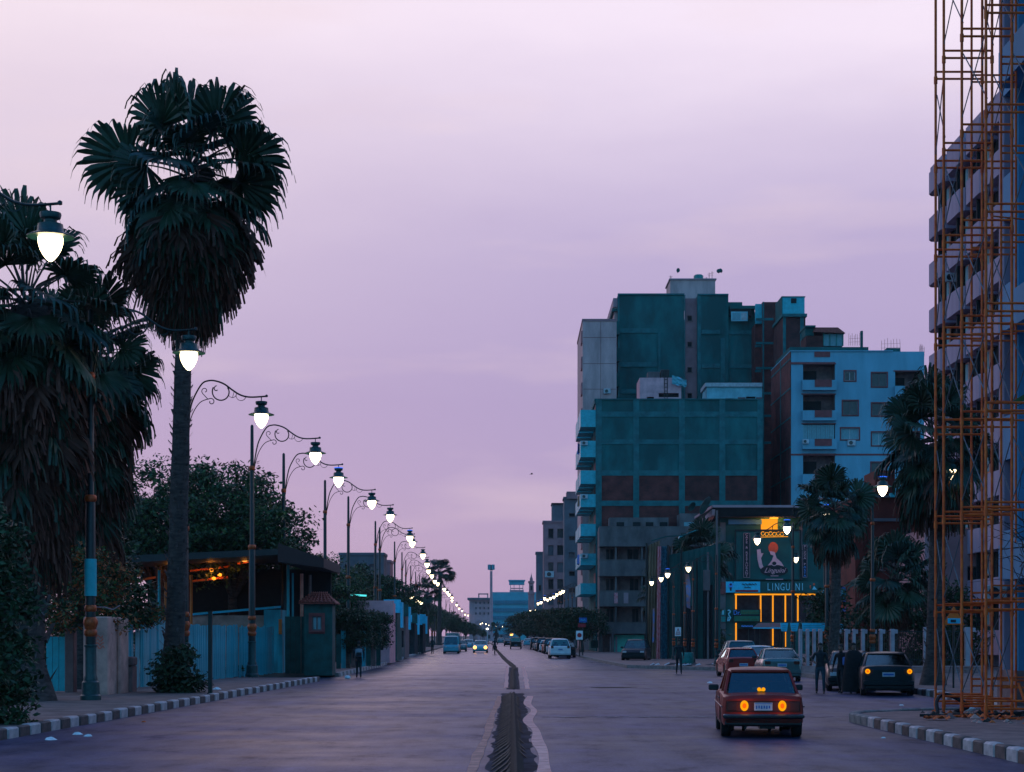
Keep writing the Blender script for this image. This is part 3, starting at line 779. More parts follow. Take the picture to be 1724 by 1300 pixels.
def palm(px, d, zc, rt, R_, P_, counts, skirt, label, group, seed, trunk=(.33, .27), z0=.1, stubs=140, fan=1.0, big_boots=False, lean=0, extra=()):
    """zc crown height, P_ stalk length, R_ blade radius, skirt (length, dead leaf count, top r, bottom r)"""
    r = random.Random(seed); x = X(px, d)
    t = thing('palm_tree', label, 'palm tree', (x, d, z0), 0, group)
    g, s = trunk_geo(x, d, z0, zc - .1, trunk[0], trunk[1], seed, stubs=stubs, lean=lean)
    g.build('trunk', 'bark', t, smooth=60)
    o = s.build('boot', 'boot', t); stuff(o)
    base = zc - z0
    for e, n in counts:
        key = min(FR, key=lambda q: abs(q - e))
        for k in range(n):
            a = 2*PI*(k + r.uniform(-.3, .3))/n + r.uniform(0, .6) + e
            me = r.choice(FV[key]) if key in FV and abs(math.cos(a)) > .6 and r.random() < .3 else r.choice(FR[key])
            sc = R_ * r.uniform(.72, 1.12)
            inst(me, 'frond', t, (math.cos(a)*.1, math.sin(a)*.1, base + e/220 + r.uniform(-.12, .12)), (r.uniform(-.1, .1), r.uniform(-.12, .12), a), (sc*fan, sc*fan, sc))
    for (me, a, sc) in extra:
        inst(me, 'frond', t, (0, 0, base + .2), (0, 0, a), (sc, sc, sc))
    sl, sn, ra, rb = skirt
    for k in range(sn):
        f = (k + r.random()) / sn; a = k*2.399 + r.uniform(-.3, .3)
        ln = (1.35 + .5*r.random()) * (1 if sl > 2.5 else .75)
        z = base - .25 - f * max(.1, sl - ln*1.3)
        rr = ra + (rb - ra) * f
        inst(r.choice(DEAD), 'dead_frond', t, (math.cos(a)*rr*.28, math.sin(a)*rr*.28, z), (r.uniform(-.1, .1), r.uniform(-.1, .15), a), (ln*rr*.85, ln*rr*.85, ln))
    if big_boots:
        for k in range(26):
            a = k*2.399; z = .6 + (base - 1) * k / 26; q = trunk[0] * .98; tx = math.cos(a), math.sin(a)
            g = G(); g.add([(0, -.13, 0), (.02, .13, 0), (.26, .07, .42), (.30, -.07, .44), (.10, 0, -.10)], [(0, 1, 2, 3), (0, 4, 1), (3, 2, 4)])
            if k == 0: bm_ = g.build('leaf_stub', 'boot', t, True); bm_.location = (q*tx[0], q*tx[1], z); bm_.rotation_euler = (0, 0, a); me_ = bm_.data
            else: inst(me_, 'leaf_stub', t, (q*tx[0], q*tx[1], z), (0, 0, a), (1.1, 1.1, 1.1))
    return t
pg = 'fan palms along the left pavement'
d0 = 58.0
palm(318, d0, Z(298, d0), 0, 1.62, 0, [(80, 1), (62, 2), (40, 3), (18, 5), (-5, 7), (-28, 10), (-50, 10)], (4.8, 130, 1.7, .62),
     'tallest fan palm with a long skirt of dead leaves, standing alone by the left kerb', pg, 3, trunk=(.34, .26), stubs=260, lean=-.55, extra=[(FV[62][0], 0.1, 1.8), (FV[62][1], PI - .1, 1.8), (FR[80][0], PI/2, 1.85), (FV[18][0], -.2, 1.9), (FV[18][1], PI + .1, 2.0), (FV[-5][0], 0, 1.75), (FR[40][0], -1.5, 1.25), (FR[18][1], -1.1, 1.2), (FR[18][0], -2.0, 1.25), (FR[62][0], -1.3, .9), (FR[40][1], 1.3, 1.2), (FR[62][1], 1.8, 1.0), (FR[40][2], -.7, 1.1), (FR[40][1], -2.4, 1.1)])
d1 = 50.0
palm(45, d1, Z(512, d1), 0, 1.55, 0, [(80, 3), (62, 4), (40, 6), (18, 7), (-5, 9), (-28, 10), (-50, 10)], (7.5, 110, 1.4, .9),
     'fan palm at the left edge with a thick scaly trunk of leaf stubs', pg, 11, trunk=(.62, .55), stubs=160, big_boots=True)
d2 = 61.0
palm(146, d2, Z(605, d2), 0, 1.66, 0, [(80, 3), (62, 5), (40, 7), (18, 9), (-5, 10), (-28, 10), (-50, 9)], (7.5, 110, 1.3, .8),
     'fan palm behind the nearest lamp post, its leaves fanning right against the sky', pg, 23, trunk=(.36, .3))
pg = 'fan palms on the right side of the avenue'
palm(1403, 84, Z(862, 84), 0, 1.08, 0, [(80, 3), (62, 5), (40, 7), (18, 8), (-5, 8), (-28, 6), (-50, 6)], (2.0, 22, 1.0, .7),
     'fan palm right of the restaurant billboard in front of the pale apartment block', pg, 31, trunk=(.26, .22))
palm(1574, 66, Z(742, 66), 0, 1.22, 0, [(80, 3), (62, 5), (40, 7), (18, 9), (-5, 9), (-28, 8), (-50, 8)], (2.6, 34, 1.1, .8),
     'large fan palm crown between the pale apartment block and the orange scaffold', pg, 37, trunk=(.33, .29))
palm(1508, 92, Z(985, 92), 0, 1.35, 0, [(80, 3), (62, 5), (40, 7), (18, 8), (-5, 8), (-28, 6)], (1.2, 14, .9, .7),
     'low dark palm crown above the pale railings, before the brown building', pg, 41, trunk=(.24, .2))
palm(1183, 150, Z(938, 150), 0, 1.6, 0, [(80, 3), (62, 5), (40, 7), (18, 8), (-5, 8), (-28, 8)], (3.0, 24, 1.2, .9),
     'dark palm immediately left of the restaurant, rising behind the hanging banner', pg, 43, trunk=(.3, .25))
palm(1118, 146, Z(1008, 146), 0, 1.35, 0, [(80, 3), (62, 4), (40, 6), (18, 8), (-5, 7), (-28, 6)], (1.2, 12, .9, .8),
     'short palm in front of the striped drapes beside the balcony block', pg, 47, trunk=(.25, .22))
pg = 'far palms on the left side of the avenue'
for px, py, d, sc, lb in ((740, 966, 335, 1.75, 'far dark palm rising above the row of lit lanterns on the left'),
                          (718, 1000, 285, 1.5, 'shorter far palm left of the row of lanterns, near the pink kiosk'),
                          (835, 1058, 470, 1.0, 'tiny palm at the end of the avenue before the striped block')):
    palm(px, d, Z(py, d), 0, sc, 0, [(80, 1), (62, 3), (40, 5), (18, 6), (-5, 4)], (1.0, 6, .8, .6), lb, pg, int(px), trunk=(.4, .35), stubs=20)

# ================================================================== BROADLEAF TREES
def leaves(g, c, rad, n, size, r, mats=3, bias=None):
    """leaf-sized blades scattered round the clump centre c"""
    for _ in range(n):
        while True:
            q = Vector((r.uniform(-1, 1), r.uniform(-1, 1), r.uniform(-1, 1)))
            if q.length < 1: break
        p = Vector(c) + Vector((q.x*rad[0], q.y*rad[1], q.z*rad[2])) * (.55 + .45*q.length)
        a = Vector((r.uniform(-1, 1), r.uniform(-1, 1), r.uniform(-.9, .5))).normalized(); b = a.orthogonal().normalized()
        b = (b * math.cos(r.random()*6) + a.cross(b) * math.sin(r.random()*6))
        s = size * r.uniform(.6, 1.3)
        g.add([p, p + a*s*.5 + b*s*.2, p + a*s, p + a*s*.5 - b*s*.2], [(0, 1, 2, 3)], r.randrange(mats) if bias is None else bias)
def tree_mesh(seed, rx, rz, zt, nclump, per, size, mats, crad=.9, trunk_r=.18, flat=False):
    r = random.Random(seed); lg = G(); tg = G()
    tg.tube([(0, 0, 0), (.05, 0, zt*.5), (0, .05, zt)], [trunk_r*1.3, trunk_r, trunk_r*.8], 8)
    for i in range(nclump):
        while True:
            q = Vector((r.uniform(-1, 1), r.uniform(-1, 1), r.uniform(-1, 1)))
            if q.length < 1 and q.length > .35 and (q.z > -.75): break
        if flat: q = Vector((q.x, q.y, max(-.8, min(.8, q.z * 1.4))))
        q = q * (.85 + .3 * noise.noise(q * 2 + Vector((seed, 0, 0))))
        c = Vector((q.x * rx, q.y * rx, zt + rz * .9 + q.z * rz))
        rr = crad * r.uniform(.55, 1.25)
        m = r.random()
        leaves(lg, c, (rr, rr, rr*.62), per, size, r, len(mats))
        if i % 5 == 0:
            tg.tube([(0, 0, zt*.8), tuple(Vector((0, 0, zt)) + (c - Vector((0, 0, zt))) * .55 + Vector((0, 0, .2))), tuple(c)], [trunk_r*.5, trunk_r*.28, .02], 5)
    lo = lg.build('crown', mats, None, True); to = tg.build('trunk', 'bark', None, True, 60)
    a, b = lo.data, to.data; bpy.data.objects.remove(lo); bpy.data.objects.remove(to); return a, b
def put_tree(ms, x, y, sc, label, group, name='broadleaf_tree', cat='tree', z=.1, rz=None, scz=None):
    t = thing(name, label, cat, (x, y, z), R.uniform(0, 6) if rz is None else rz, group); t.scale = (sc, sc, scz or sc)
    stuff(inst(ms[0], 'crown', t)); inst(ms[1], 'trunk', t)
    return t
LM = ['leaf_a', 'leaf_b', 'leaf_c', 'frond_a']
T1 = tree_mesh(1, 4.3, 3.1, 4.2, 150, 150, .24, LM, .95, .25)
T2 = tree_mesh(2, 3.0, 2.5, 3.2, 80, 130, .24, LM, .85, .2)
T3 = tree_mesh(3, 3.6, 3.0, 3.0, 90, 90, .42, ['leaf_a', 'leaf_c', 'frond_a'], 1.1, .25)
TF = tree_mesh(4, 2.8, 1.75, 1.5, 110, 80, .26, ['leaf_a', 'frond_a'], .7, .18, True)
gr = 'trees beyond the left fence'
put_tree(T1, X(392, 92), 92, 1.12, 'large leafy tree behind the shed, right of the tall palm trunk', gr, rz=1)
put_tree(T1, X(258, 88), 90, 1.02, 'leafy tree behind the shed, left of the tall palm trunk', gr, rz=3.2, scz=1.08)
put_tree(T1, X(150, 98), 98, .95, 'darker leafy tree between the leftmost palms and the shed', gr, rz=5)
put_tree(T2, X(455, 100), 100, 1.0, 'leafy tree whose edge shows between the lamp posts above the shed', gr, rz=0, scz=1.15)
put_tree(T2, X(525, 112), 112, .92, 'small tree with layered boughs just left of the guard booth roof', gr, rz=2)
put_tree(T2, X(565, 122), 122, .88, 'bushy tree above the red-tiled guard booth', gr, rz=4)
put_tree(T3, X(612, 178), 178, 1.05, 'dark tree in front of the grey-blue block on the left', gr, rz=4)
put_tree(T3, X(655, 190), 190, .95, 'dark tree behind the pink kiosk', gr, rz=1)
gr = 'far trees along the left side of the avenue'
for i, (d, h) in enumerate(((205, 7.5), (222, 8.2), (243, 8.0), (266, 9.5), (290, 8.5), (318, 9.0), (350, 9.5), (390, 9.0), (435, 9.5), (490, 9.5), (560, 10.5), (640, 11))):
    put_tree(T3, bend(d) - 13.0, d, h/11.5, 'dark tree in the far mass behind the left lanterns, %s from the left' % ords[i], gr, scz=h/9.0)
for i, (px, d, top) in enumerate(((768, 400, 1030), (784, 450, 1041), (798, 520, 1048), (813, 560, 1058))):
    h = Z(top, d); put_tree(T3, X(px, d), d, h/9, 'low dark tree at the far end of the left lanterns, %s from the left' % ords[i], gr, scz=h/9.4)
gr = 'clipped trees in front of the far right buildings'
for i, (off, d) in enumerate(((9.2, 196), (9.0, 214), (8.8, 232), (8.6, 252), (8.4, 275), (8.0, 300), (7.6, 330), (7.2, 370), (6.8, 420))):
    put_tree(TF, bend(d) + off, d, 1.05 + .05*i, 'dense clipped round-headed tree over the parked cars on the right, %s from the near end' % ords[i], gr)
gr = 'round clipped hedge trees before the pink kiosk'
for i, (px, d) in enumerate(((586, 100), (604, 106), (622, 112))):
    put_tree(TF, X(px, d), d, .62, ['leftmost', 'middle', 'rightmost'][i] + ' of the three round clipped bushes between guard booth and pink kiosk', gr, scz=.72)
# shrubs at the left edge
def shrub(name, label, cx, cy, rx, ry, z0, z1, n, per, size, mats, seed, crad=.45):
    r = random.Random(seed); g = G(); s = G()
    for i in range(n):
        a = r.random()*2*PI; q = math.sqrt(r.random()); t = r.random()
        wid = .55 + .45*math.sin(PI * min(1, .25 + t*.75))
        c = (cx + rx*q*math.cos(a)*wid, cy + ry*q*math.sin(a)*wid, z0 + (z1 - z0)*t)
        leaves(g, c, (crad, crad, crad*.8), per, size, r, len(mats))
        if i % 4 == 0: s.tube([(cx, cy, z0), ((cx + c[0])/2, (cy + c[1])/2, (z0 + c[2])/2 + .2), c], [.04, .025, .008], 4)
    t = thing(name, label, 'bush', (cx, cy, z0))
    stuff(g.build('foliage', mats, t)); s.build('stem', 'bark', t)
    return t
shrub('hanging_bush', 'tall black-green bush at the bottom left corner overhanging the kerb', -11.15, 37.2, 1.15, 1.4, .1, 4.6, 170, 110, .17, ['leaf_a', 'frond_a', 'leaf_c'], 5)
shrub('flowering_bush', 'bush with orange-tinged leaves behind the nearest lamp post', X(140, 56), 56.5, 1.7, 1.2, 2.2, 4.7, 90, 60, .17, ['leaf_b', 'leaf_orange', 'leaf_a'], 6)
shrub('dark_bush', 'dark spiky bush left of the shed roof', X(190, 62), 62, 1.4, 1.2, 2.2, 4.4, 60, 60, .22, ['leaf_a', 'frond_a', 'leaf_a'], 16)
shrub('low_bush', 'yellow-green creeper along the top of the fence left of the tall palm', X(250, 62), 62.3, 1.5, .4, 2.35, 2.95, 30, 60, .12, ['leaf_b', 'leaf_orange', 'leaf_b'], 7, .3)
shrub('palm_base_shrub', 'dark weeds heaped round the foot of the tall palm', X(300, 57), 57.2, .8, .6, .1, 1.5, 46, 70, .2, ['leaf_a', 'frond_a'], 8, .4)
shrub('weed_clump', 'small weed at the foot of the blue board fence', X(400, 80), 79.2, .9, .3, .15, .6, 12, 50, .12, ['leaf_b', 'leaf_a'], 9, .2)
shrub('dark_bush', 'dark bush mass filling the gap behind the two leftmost palm trunks', X(90, 66), 67, 3.4, 1.2, .1, 6.4, 130, 70, .3, ['leaf_a', 'frond_a', 'leaf_c'], 26, .8)
# bare branches in front of the right-hand building
t = thing('bare_shrub', 'leafless tangled branches against the blue building behind the scaffold', 'shrub', (12.5, 43.0, .17))
r = random.Random(77); g = G()
for i in range(46):
    p = Vector((12.4 + r.uniform(-.1, .3), 43.0 + r.uniform(-.3, .3), Z(940, 43) + r.uniform(-.9, 1.2))); v = Vector((r.uniform(-1, .9), r.uniform(-.5, .5), r.uniform(-.1, .8))).normalized(); pts = [p]
    for k in range(7): v = (v + Vector((r.uniform(-.3, .3), r.uniform(-.3, .3), r.uniform(-.35, .2)))).normalized(); p = p + v*.2; pts.append(p)
    g.tube(pts, [.014 - .0015*k for k in range(8)], 4)
stuff(g.build('twig', 'bark', t))
g = G(); g.tube([(12.55, 43, .17), (12.5, 43.05, 2), (12.45, 43, Z(920, 43))], [.07, .05, .04], 6); g.build('stem', 'bark', t)
g = G()
for k in range(14):
    a = k * .45; g.add([(12.75, 43, 7.6), (12.75 + .4*math.cos(a), 43 + .2*math.sin(a), 7.75 + .1*math.sin(k)), (12.75 + .85*math.cos(a), 43 + .4*math.sin(a), 7.55), (12.75 + .4*math.cos(a+.2), 43 + .2*math.sin(a+.2), 7.68)], [(0, 1, 2, 3)])
stuff(g.build('leaf', 'leaf_b', t)); g = G(); g.tube([(12.5, 43, 5), (12.7, 43, 7.6)], .03, 5); g.build('branch', 'bark', t)
# ================================================================== BUILDINGS
UZ = Vector((0, 0, 1))
def wallh(g, O, U, w, h, holes=(), m=0, depth=.22, mr=None):
    """wall w wide along U and h tall with real openings (u0,u1,z0,z1) and reveals"""
    O = Vector(O); U = Vector(U); Nn = U.cross(UZ); mr = m if mr is None else mr
    xs = sorted({0, w, *[a for q in holes for a in q[:2]]}); zs = sorted({0, h, *[a for q in holes for a in q[2:4]]})
    P = lambda u, z, d=0: O + U*u + UZ*z - Nn*d
    for a, b in zip(xs, xs[1:]):
        for c, d in zip(zs, zs[1:]):
            um, zm = (a+b)/2, (c+d)/2
            if any(q[0] < um < q[1] and q[2] < zm < q[3] for q in holes): continue
            g.quad(P(a, c), P(b, c), P(b, d), P(a, d), m)
    for q in holes:
        a, b, c, d = q[:4]
        g.quad(P(a,c), P(a,c,depth), P(b,c,depth), P(b,c), mr); g.quad(P(a,d), P(b,d), P(b,d,depth), P(a,d,depth), mr)
        g.quad(P(a,c), P(a,d), P(a,d,depth), P(a,c,depth), mr); g.quad(P(b,c), P(b,c,depth), P(b,d,depth), P(b,d), mr)
WM = {}
def window(parent, O, U, q, frame='window_frame', pane='pane_dark', depth=.22, sur=None, mull=1, sill=True, label=None):
    """window set back in its opening: frame with mullion, pane as sub-part, optional surround and sill"""
    a, b, c, d = q[:4]; w, h = round(b - a, 2), round(d - c, 2); U = Vector(U); Nn = U.cross(UZ)
    key = (w, h, frame, pane, mull, sur, sill, depth)
    if key not in WM:
        g = G(); f = .07; y0, y1 = depth - .06, depth + .02
        g.box(0, w, y0, y1, 0, f); g.box(0, w, y0, y1, h - f, h); g.box(0, f, y0, y1, f, h - f); g.box(w - f, w, y0, y1, f, h - f)
        for k in range(mull): x = w*(k+1)/(mull+1); g.box(x - .03, x + .03, y0, y1, f, h - f)
        if sur:
            s = .14; g.box(-s, 0, -.05, .01, -s, h + s, 1); g.box(w, w + s, -.05, .01, -s, h + s, 1); g.box(0, w, -.05, .01, h, h + s, 1); g.box(0, w, -.05, .01, -s, 0, 1)
        if sill: g.box(-.12, w + .12, -.12, depth - .065, -.065, .004, 1)
        o = g.build('window', [frame, sur or frame], None, True); me = o.data; bpy.data.objects.remove(o)
        g = G(); g.box(.02, w - .02, depth - .03, depth - .015, .02, h - .02); o = g.build('pane', pane, None, True); mp_ = o.data; bpy.data.objects.remove(o)
        WM[key] = (me, mp_)
    me, mp_ = WM[key]; off = Vector((0, 0, 0)); p = parent
    while p is not None: off += p.location; p = p.parent
    o = inst(me, 'window', parent, Vector(O) + U*a + UZ*c - off, (0, 0, math.atan2(U.y, U.x)), label=label)
    inst(mp_, 'pane', o)
    return o
EX = (1, 0, 0); SX = (0, -1, 0)      # camera-facing walls run along +X; road-facing walls of the right-hand side run along -Y

def bld(name, label, cat, x, y, group=None, z=.1): return thing(name, label, cat, (x, y, z), 0, group)
def shell(g, x0, x1, y0, y1, z0, z1, front=(), left=(), m=0, mr=None, depth=.22, roofm=None):
    wallh(g, (x0, y0, z0), EX, x1-x0, z1-z0, front, m, depth, mr)
    wallh(g, (x0, y1, z0), SX, y1-y0, z1-z0, left, m, depth, mr)
    g.quad((x1,y0,z0), (x1,y1,z0), (x1,y1,z1), (x1,y0,z1), m); g.quad((x1,y1,z0), (x0,y1,z0), (x0,y1,z1), (x1,y1,z1), m)
    g.quad((x0,y0,z1), (x1,y0,z1), (x1,y1,z1), (x0,y1,z1), m if roofm is None else roofm)
def ac(parent, x, y, z, s=1.0, ny=-1):
    g = G(); g.bbox(x-.4*s, x+.4*s, y-.3, y, z-.28*s, z+.28*s, .03)
    o = g.build('air_conditioner', 'frame_light', parent)
    g = G(); g.lathe([(.2*s, -.32), (.2*s, -.3), (.0, -.3)], (x-.08, y, z), 12, axis='y'); g.build('fan_grille', 'pane_dark', o)
def dish(label, px, py, d, r, tilt=.5, rz=.4, col='concrete'):
    t = thing('satellite_dish', label, 'satellite dish', (X(px, d), d, Z(py, d)), rz, 'satellite dishes on the roofs')
    g = G(); g.lathe([(r*(k/5), .28*r*(k/5)**2) for k in range(6)] + [(r*(k/5), .28*r*(k/5)**2 + .02) for k in range(5, -1, -1)], n=14)
    o = g.build('bowl', col, t, True, 60); o.rotation_euler = (tilt + PI/2, 0, 0)
    g = G(); g.tube([(0, .3*r, -r*1.3), (0, .2*r, 0)], .03, 5); g.build('mast', 'iron', t, True)
    return t

# ---- A: grey-green frame building with brick infill (front at d=205)
dA = 205.0; xA0, xA1 = X(1003, dA), X(1284, dA); zt = Z(673, dA); z0A = .1
A = bld('apartment_building', 'tall blank-walled concrete frame building, dark green upper panels and red brick lower ones', 'building', xA0, dA)
cols_px = [1003, 1013, 1066, 1076, 1143, 1153, 1211, 1221, 1275, 1284]; rows = [673, 693, 702, 740, 748, 792, 801, 843, 852, 893, 902, 944, 952, 994, 1002, 1045, 1053, 1085]
g = G(); xa, xb = xA0, xA1
g.box(xa, xb, dA + .16, dA + 18, z0A, zt - .4)                       # core behind the panels
g.build('wall', 'render_dark', A)
g = G()
for a, b in ((0, 1), (2, 3), (4, 5), (6, 7), (8, 9)): g.box(X(cols_px[a], dA), X(cols_px[b], dA), dA - .06, dA + .15, z0A, zt)
g.build('column', 'concrete', A)
g = G()
for k in range(1, len(rows) - 1, 2):
    for a, b in ((1, 2), (3, 4), (5, 6), (7, 8)):
        g.box(X(cols_px[a], dA), X(cols_px[b], dA), dA - .03, dA + .15, Z(rows[k+1], dA), Z(rows[k], dA))
g.build('beam', 'concrete', A)
for k in range(0, len(rows) - 1, 2):
    for j, (a, b) in enumerate(((1, 2), (3, 4), (5, 6), (7, 8))):
        up = k < 6
        g = G(); g.box(X(cols_px[a], dA), X(cols_px[b], dA), dA + .03 + R.uniform(0, .03), dA + .15, Z(rows[k+1], dA), Z(rows[k], dA))
        g.build('infill_panel', ('render_stained' if (j + k) % 3 else 'render_dark') if up else ('brick' if R.random() < .7 else 'brick_dark'), A)
g = G(); g.box(xa - .15, xb + .1, dA - .12, dA + .2, zt, zt + .12); g.box(xa - .15, xa + .1, dA + .2, dA + 18, zt - .4, zt + .12); g.build('parapet', 'concrete', A)
# road-facing side: balconies one above another
fl = [(690, 716), (742, 767), (792, 812), (832, 851), (882, 900), (932, 949), (982, 998), (1032, 1046)]
for k, (ya, yb) in enumerate(fl):
    zb, ztb = Z(yb, dA), Z(ya, dA)
    g = G()
    for j in range(3):
        y0 = dA + .6 + j * 5.6
        g.box(xa - 1.75, xa - .0, y0 - .5 if j == 0 else y0, y0 + 4.2, zb - .18, zb)                      # slab
        g.box(xa - 1.75, xa, (y0 - .5 if j == 0 else y0) + .0, (y0 - .5 if j == 0 else y0) + .1, zb + .0, ztb)
        g.box(xa - 1.75, xa - 1.65, (y0 - .4 if j == 0 else y0 + .1), y0 + 4.2, zb, ztb)
    b_ = g.build('balcony', ['cyan_paint', 'far_beige'][0 if k < 20 else 1], A)
    g = G(); g.box(xa - .03, xa + .1, dA + .2, dA + 4.4, zb, zb + 2.3); g.build('balcony_door', 'dark_void' if k % 2 else 'trim_brown', A)
    if k % 2:
        g = G(); n = 10; y = dA + 3
        for i in range(n):
            a, b = i/n, (i+1)/n; f = lambda t: xa - 1.85 - .12*math.sin(t*9 + k)
            g.quad((f(a), y + a*2.2, ztb - 1.1), (f(b), y + b*2.2, ztb - 1.1 + .1*math.sin(i)), (f(b) + .05, y + b*2.2, ztb + .05), (f(a) + .05, y + a*2.2, ztb + .05))
        g.build('hanging_cloth', 'cloth_blue' if k in (1, 5) else 'canvas', A)
    if k in (1, 3, 5): ac(A, xa - 1.3, dA - .02, ztb - .3, .9)
# roof huts
hd = 210.0
t = bld('rooftop_hut', 'small pink rooftop hut with a black door and dark slot on the blank-walled building', 'hut', X(1077, hd), hd, z=zt)
g = G(); x0, x1 = X(1077, hd), X(1147, hd); holes = [(X(1089, hd)-x0, X(1101, hd)-x0, .0, 1.0), (X(1109, hd)-x0, X(1143, hd)-x0, .95, 1.45)]
shell(g, x0, x1, hd, hd + 5, zt, Z(636, hd), holes, depth=.5); g.build('wall', 'plaster_pink', t)
g = G(); g.box(x0 + .3, x1 - .2, hd + .45, hd + .5, zt, zt + 1.6); g.build('door', 'dark_void', t)
g = G(); g.bbox(X(1091, hd), X(1112, hd), hd + .5, hd + 2, Z(636, hd), Z(625, hd), .05); g.bbox(X(1113, hd), X(1127, hd), hd + .2, hd + 1.5, Z(640, hd), Z(622, hd), .05, 1)
g.build('roof_box', ['plaster_grey', 'plastic_black'], t)
g = G(); g.box(X(1118, hd), X(1119, hd), hd - .1, hd, zt, Z(622, hd)); g.box(X(1123, hd), X(1124, hd), hd - .1, hd, zt, Z(622, hd))
for k in range(7): g.box(X(1119, hd), X(1123, hd), hd - .08, hd - .03, zt + .3 + k*.45, zt + .36 + k*.45)
g.build('ladder', 'iron', t)
t = thing('tarpaulin', 'crumpled blue tarpaulin on the roof right of the pink hut', 'tarpaulin', (X(1143, hd), hd - .5, Z(640, hd)))
g = G(); vs = []; n = 9
for i in range(n):
    for j in range(n): vs.append(((i/8-.5)*1.7 + .1*noise.noise(Vector((i, j, 1))), .3*noise.noise(Vector((i*.7, j*.7, 2))), (j/8-.5)*1.1*(1-.3*i/8) - i*.06 + .15*noise.noise(Vector((i*.8, j*.8, 5)))))
g.add(vs, [(i*n+j, (i+1)*n+j, (i+1)*n+j+1, i*n+j+1) for i in range(n-1) for j in range(n-1)]); g.build('sheet', 'car_blue', t, True, 180)
hd = 212.0
t = bld('rooftop_hut', 'long low white rooftop hut at the right end of the blank-walled building', 'hut', X(1190, hd), hd, z=zt)
g = G(); x0, x1 = X(1190, hd), X(1283, hd)
shell(g, x0, x1, hd, hd + 5, zt, Z(652, hd), [(X(1221, hd)-x0, X(1237, hd)-x0, 0, 1.1), (X(1256, hd)-x0, X(1272, hd)-x0, .3, 1.3)], depth=.3); g.build('wall', 'plaster_white', t)
g = G(); g.box(x0 - .2, x1, hd - .25, hd + 5.2, Z(651.5, hd), Z(645, hd)); g.build('roof', 'frame_light', t)
g = G(); g.box(X(1220, hd), X(1239, hd), hd + .26, hd + .3, zt, zt + 1.2); g.box(X(1254, hd), X(1274, hd), hd + .26, hd + .3, zt, zt + 1.4, 1); g.build('door', ['far_beige', 'dark_void'], t)
g = G(); g.box(X(1242, hd), X(1255, hd), hd - .02, hd + .01, zt, zt + 1.2); g.box(X(1273, hd), X(1283, hd), hd - .02, hd + .01, zt, zt + 1.2); g.build('wall_patch', 'trim_brown', t)

# ---- B: low block with wide balconies (front at d=198)
dB = 198.0; xB0, xB1 = X(1009, dB), X(1190, dB)
B = bld('balcony_block', 'low grey block with wide balcony parapets and a pale green ground-floor shop', 'building', xB0, dB)
par = [(887, 920), (943, 970), (995, 1021), (1048, 1067)]
g = G(); g.box(xB0 + .1, xB1, dB + 1.6, dB + 6.5, .1, Z(890, dB)); g.build('wall', 'wall_dull', B)
for k, (a, b) in enumerate(par):
    g = G(); yb = dB; za, zb = Z(b, dB), Z(a, dB)
    g.box(xB0, xB1, yb, yb + .14, za, zb); g.box(xB0 - .0, xB0 + .14, yb + .14, yb + 3.0, za, zb); g.box(xB0 + .14, xB1, yb + .14, yb + 1.6, za, za + .16)
    g.box(xB0 - .04, xB1, yb - .04, yb + .18, zb, zb + .06)
    g.build('balcony', 'plaster_grey', B)
    if k < 3:
        zf0, zf1 = Z(par[k+1][0], dB), Z(b, dB)
        g = G()
        for p in (1036, 1080, 1130): g.box(X(p, dB), X(p + 2.5, dB), dB + .2, dB + 1.6, zf0 + .0, zf1)
        g.build('partition', 'plaster_grey', B)
        for p0, p1 in ((1022, 1034), (1058 + 4*k, 1076)):
            g = G(); g.box(X(p0, dB), X(p1, dB), dB + 1.52, dB + 1.6, zf0 - .9, zf1 - .25); o = g.build('door', 'dark_void', B)
            g = G(); xm = X((p0+p1)/2, dB); g.box(xm-.03, xm+.03, dB + 1.48, dB + 1.515, zf0 - .9, zf1 - .25); g.build('frame', 'window_frame', o)
g = G(); g.box(xB0 - .1, xB0 + .35, dB, dB + .5, .1, Z(1067, dB)); g.box(X(1030, dB), X(1034, dB), dB, dB+.4, .1, Z(1067, dB)); g.build('column', 'plaster_grey', B)
mat('shop_green', (.12, .62, .50), .8, .2, 1)
g = G(); g.box(X(1035, dB), X(1086, dB), dB + 1.2, dB + 1.5, .1, Z(1069, dB)); g.build('shop_front', 'shop_green', B)
g = G(); g.box(X(1037, dB), X(1040, dB), dB + .9, dB + 1.19, .1, Z(1072, dB)); g.box(X(1027, dB), X(1029, dB), dB + .5, dB + .6, .1, Z(1072, dB)); g.build('pipe', 'post_pale', B)
g = G(); g.box(X(996, dB), X(1012, dB), dB + 2.2, dB + 2.4, .6, Z(1078, dB)); g.build('shutter', 'teal_paint', B)
g = G(); g.box(X(1029, dB), X(1130, dB), dB + 3.4, dB + 6, Z(890, dB), Z(868, dB)); pw = g.build('penthouse', 'plaster_grey', B)
g = G()
for a in (1041, 1069, 1091, 1115): g.box(X(a, dB), X(a + 13, dB), dB + 3.33, dB + 3.42, Z(886, dB), Z(876, dB))
g.build('window', 'dark_void', pw)
g = G(); g.box(X(1148, dB), X(1180, dB), dB + 2.4, dB + 6, Z(890, dB), Z(862, dB)); pw = g.build('penthouse', 'plaster_grey', B)
g = G(); g.box(X(1155, dB), X(1176, dB), dB + 2.33, dB + 2.42, Z(886, dB), Z(877, dB)); g.build('window', 'pane_curtain', pw)
for a in (1034, 1050):   # washing on the balcony rail
    g = G(); g.box(X(a, dB), X(a + (6 if a == 1034 else 8), dB), dB - .09, dB - .05, Z(1016, dB), Z(998, dB)); g.build('washing', 'drape_red' if a == 1034 else 'far_beige', B)

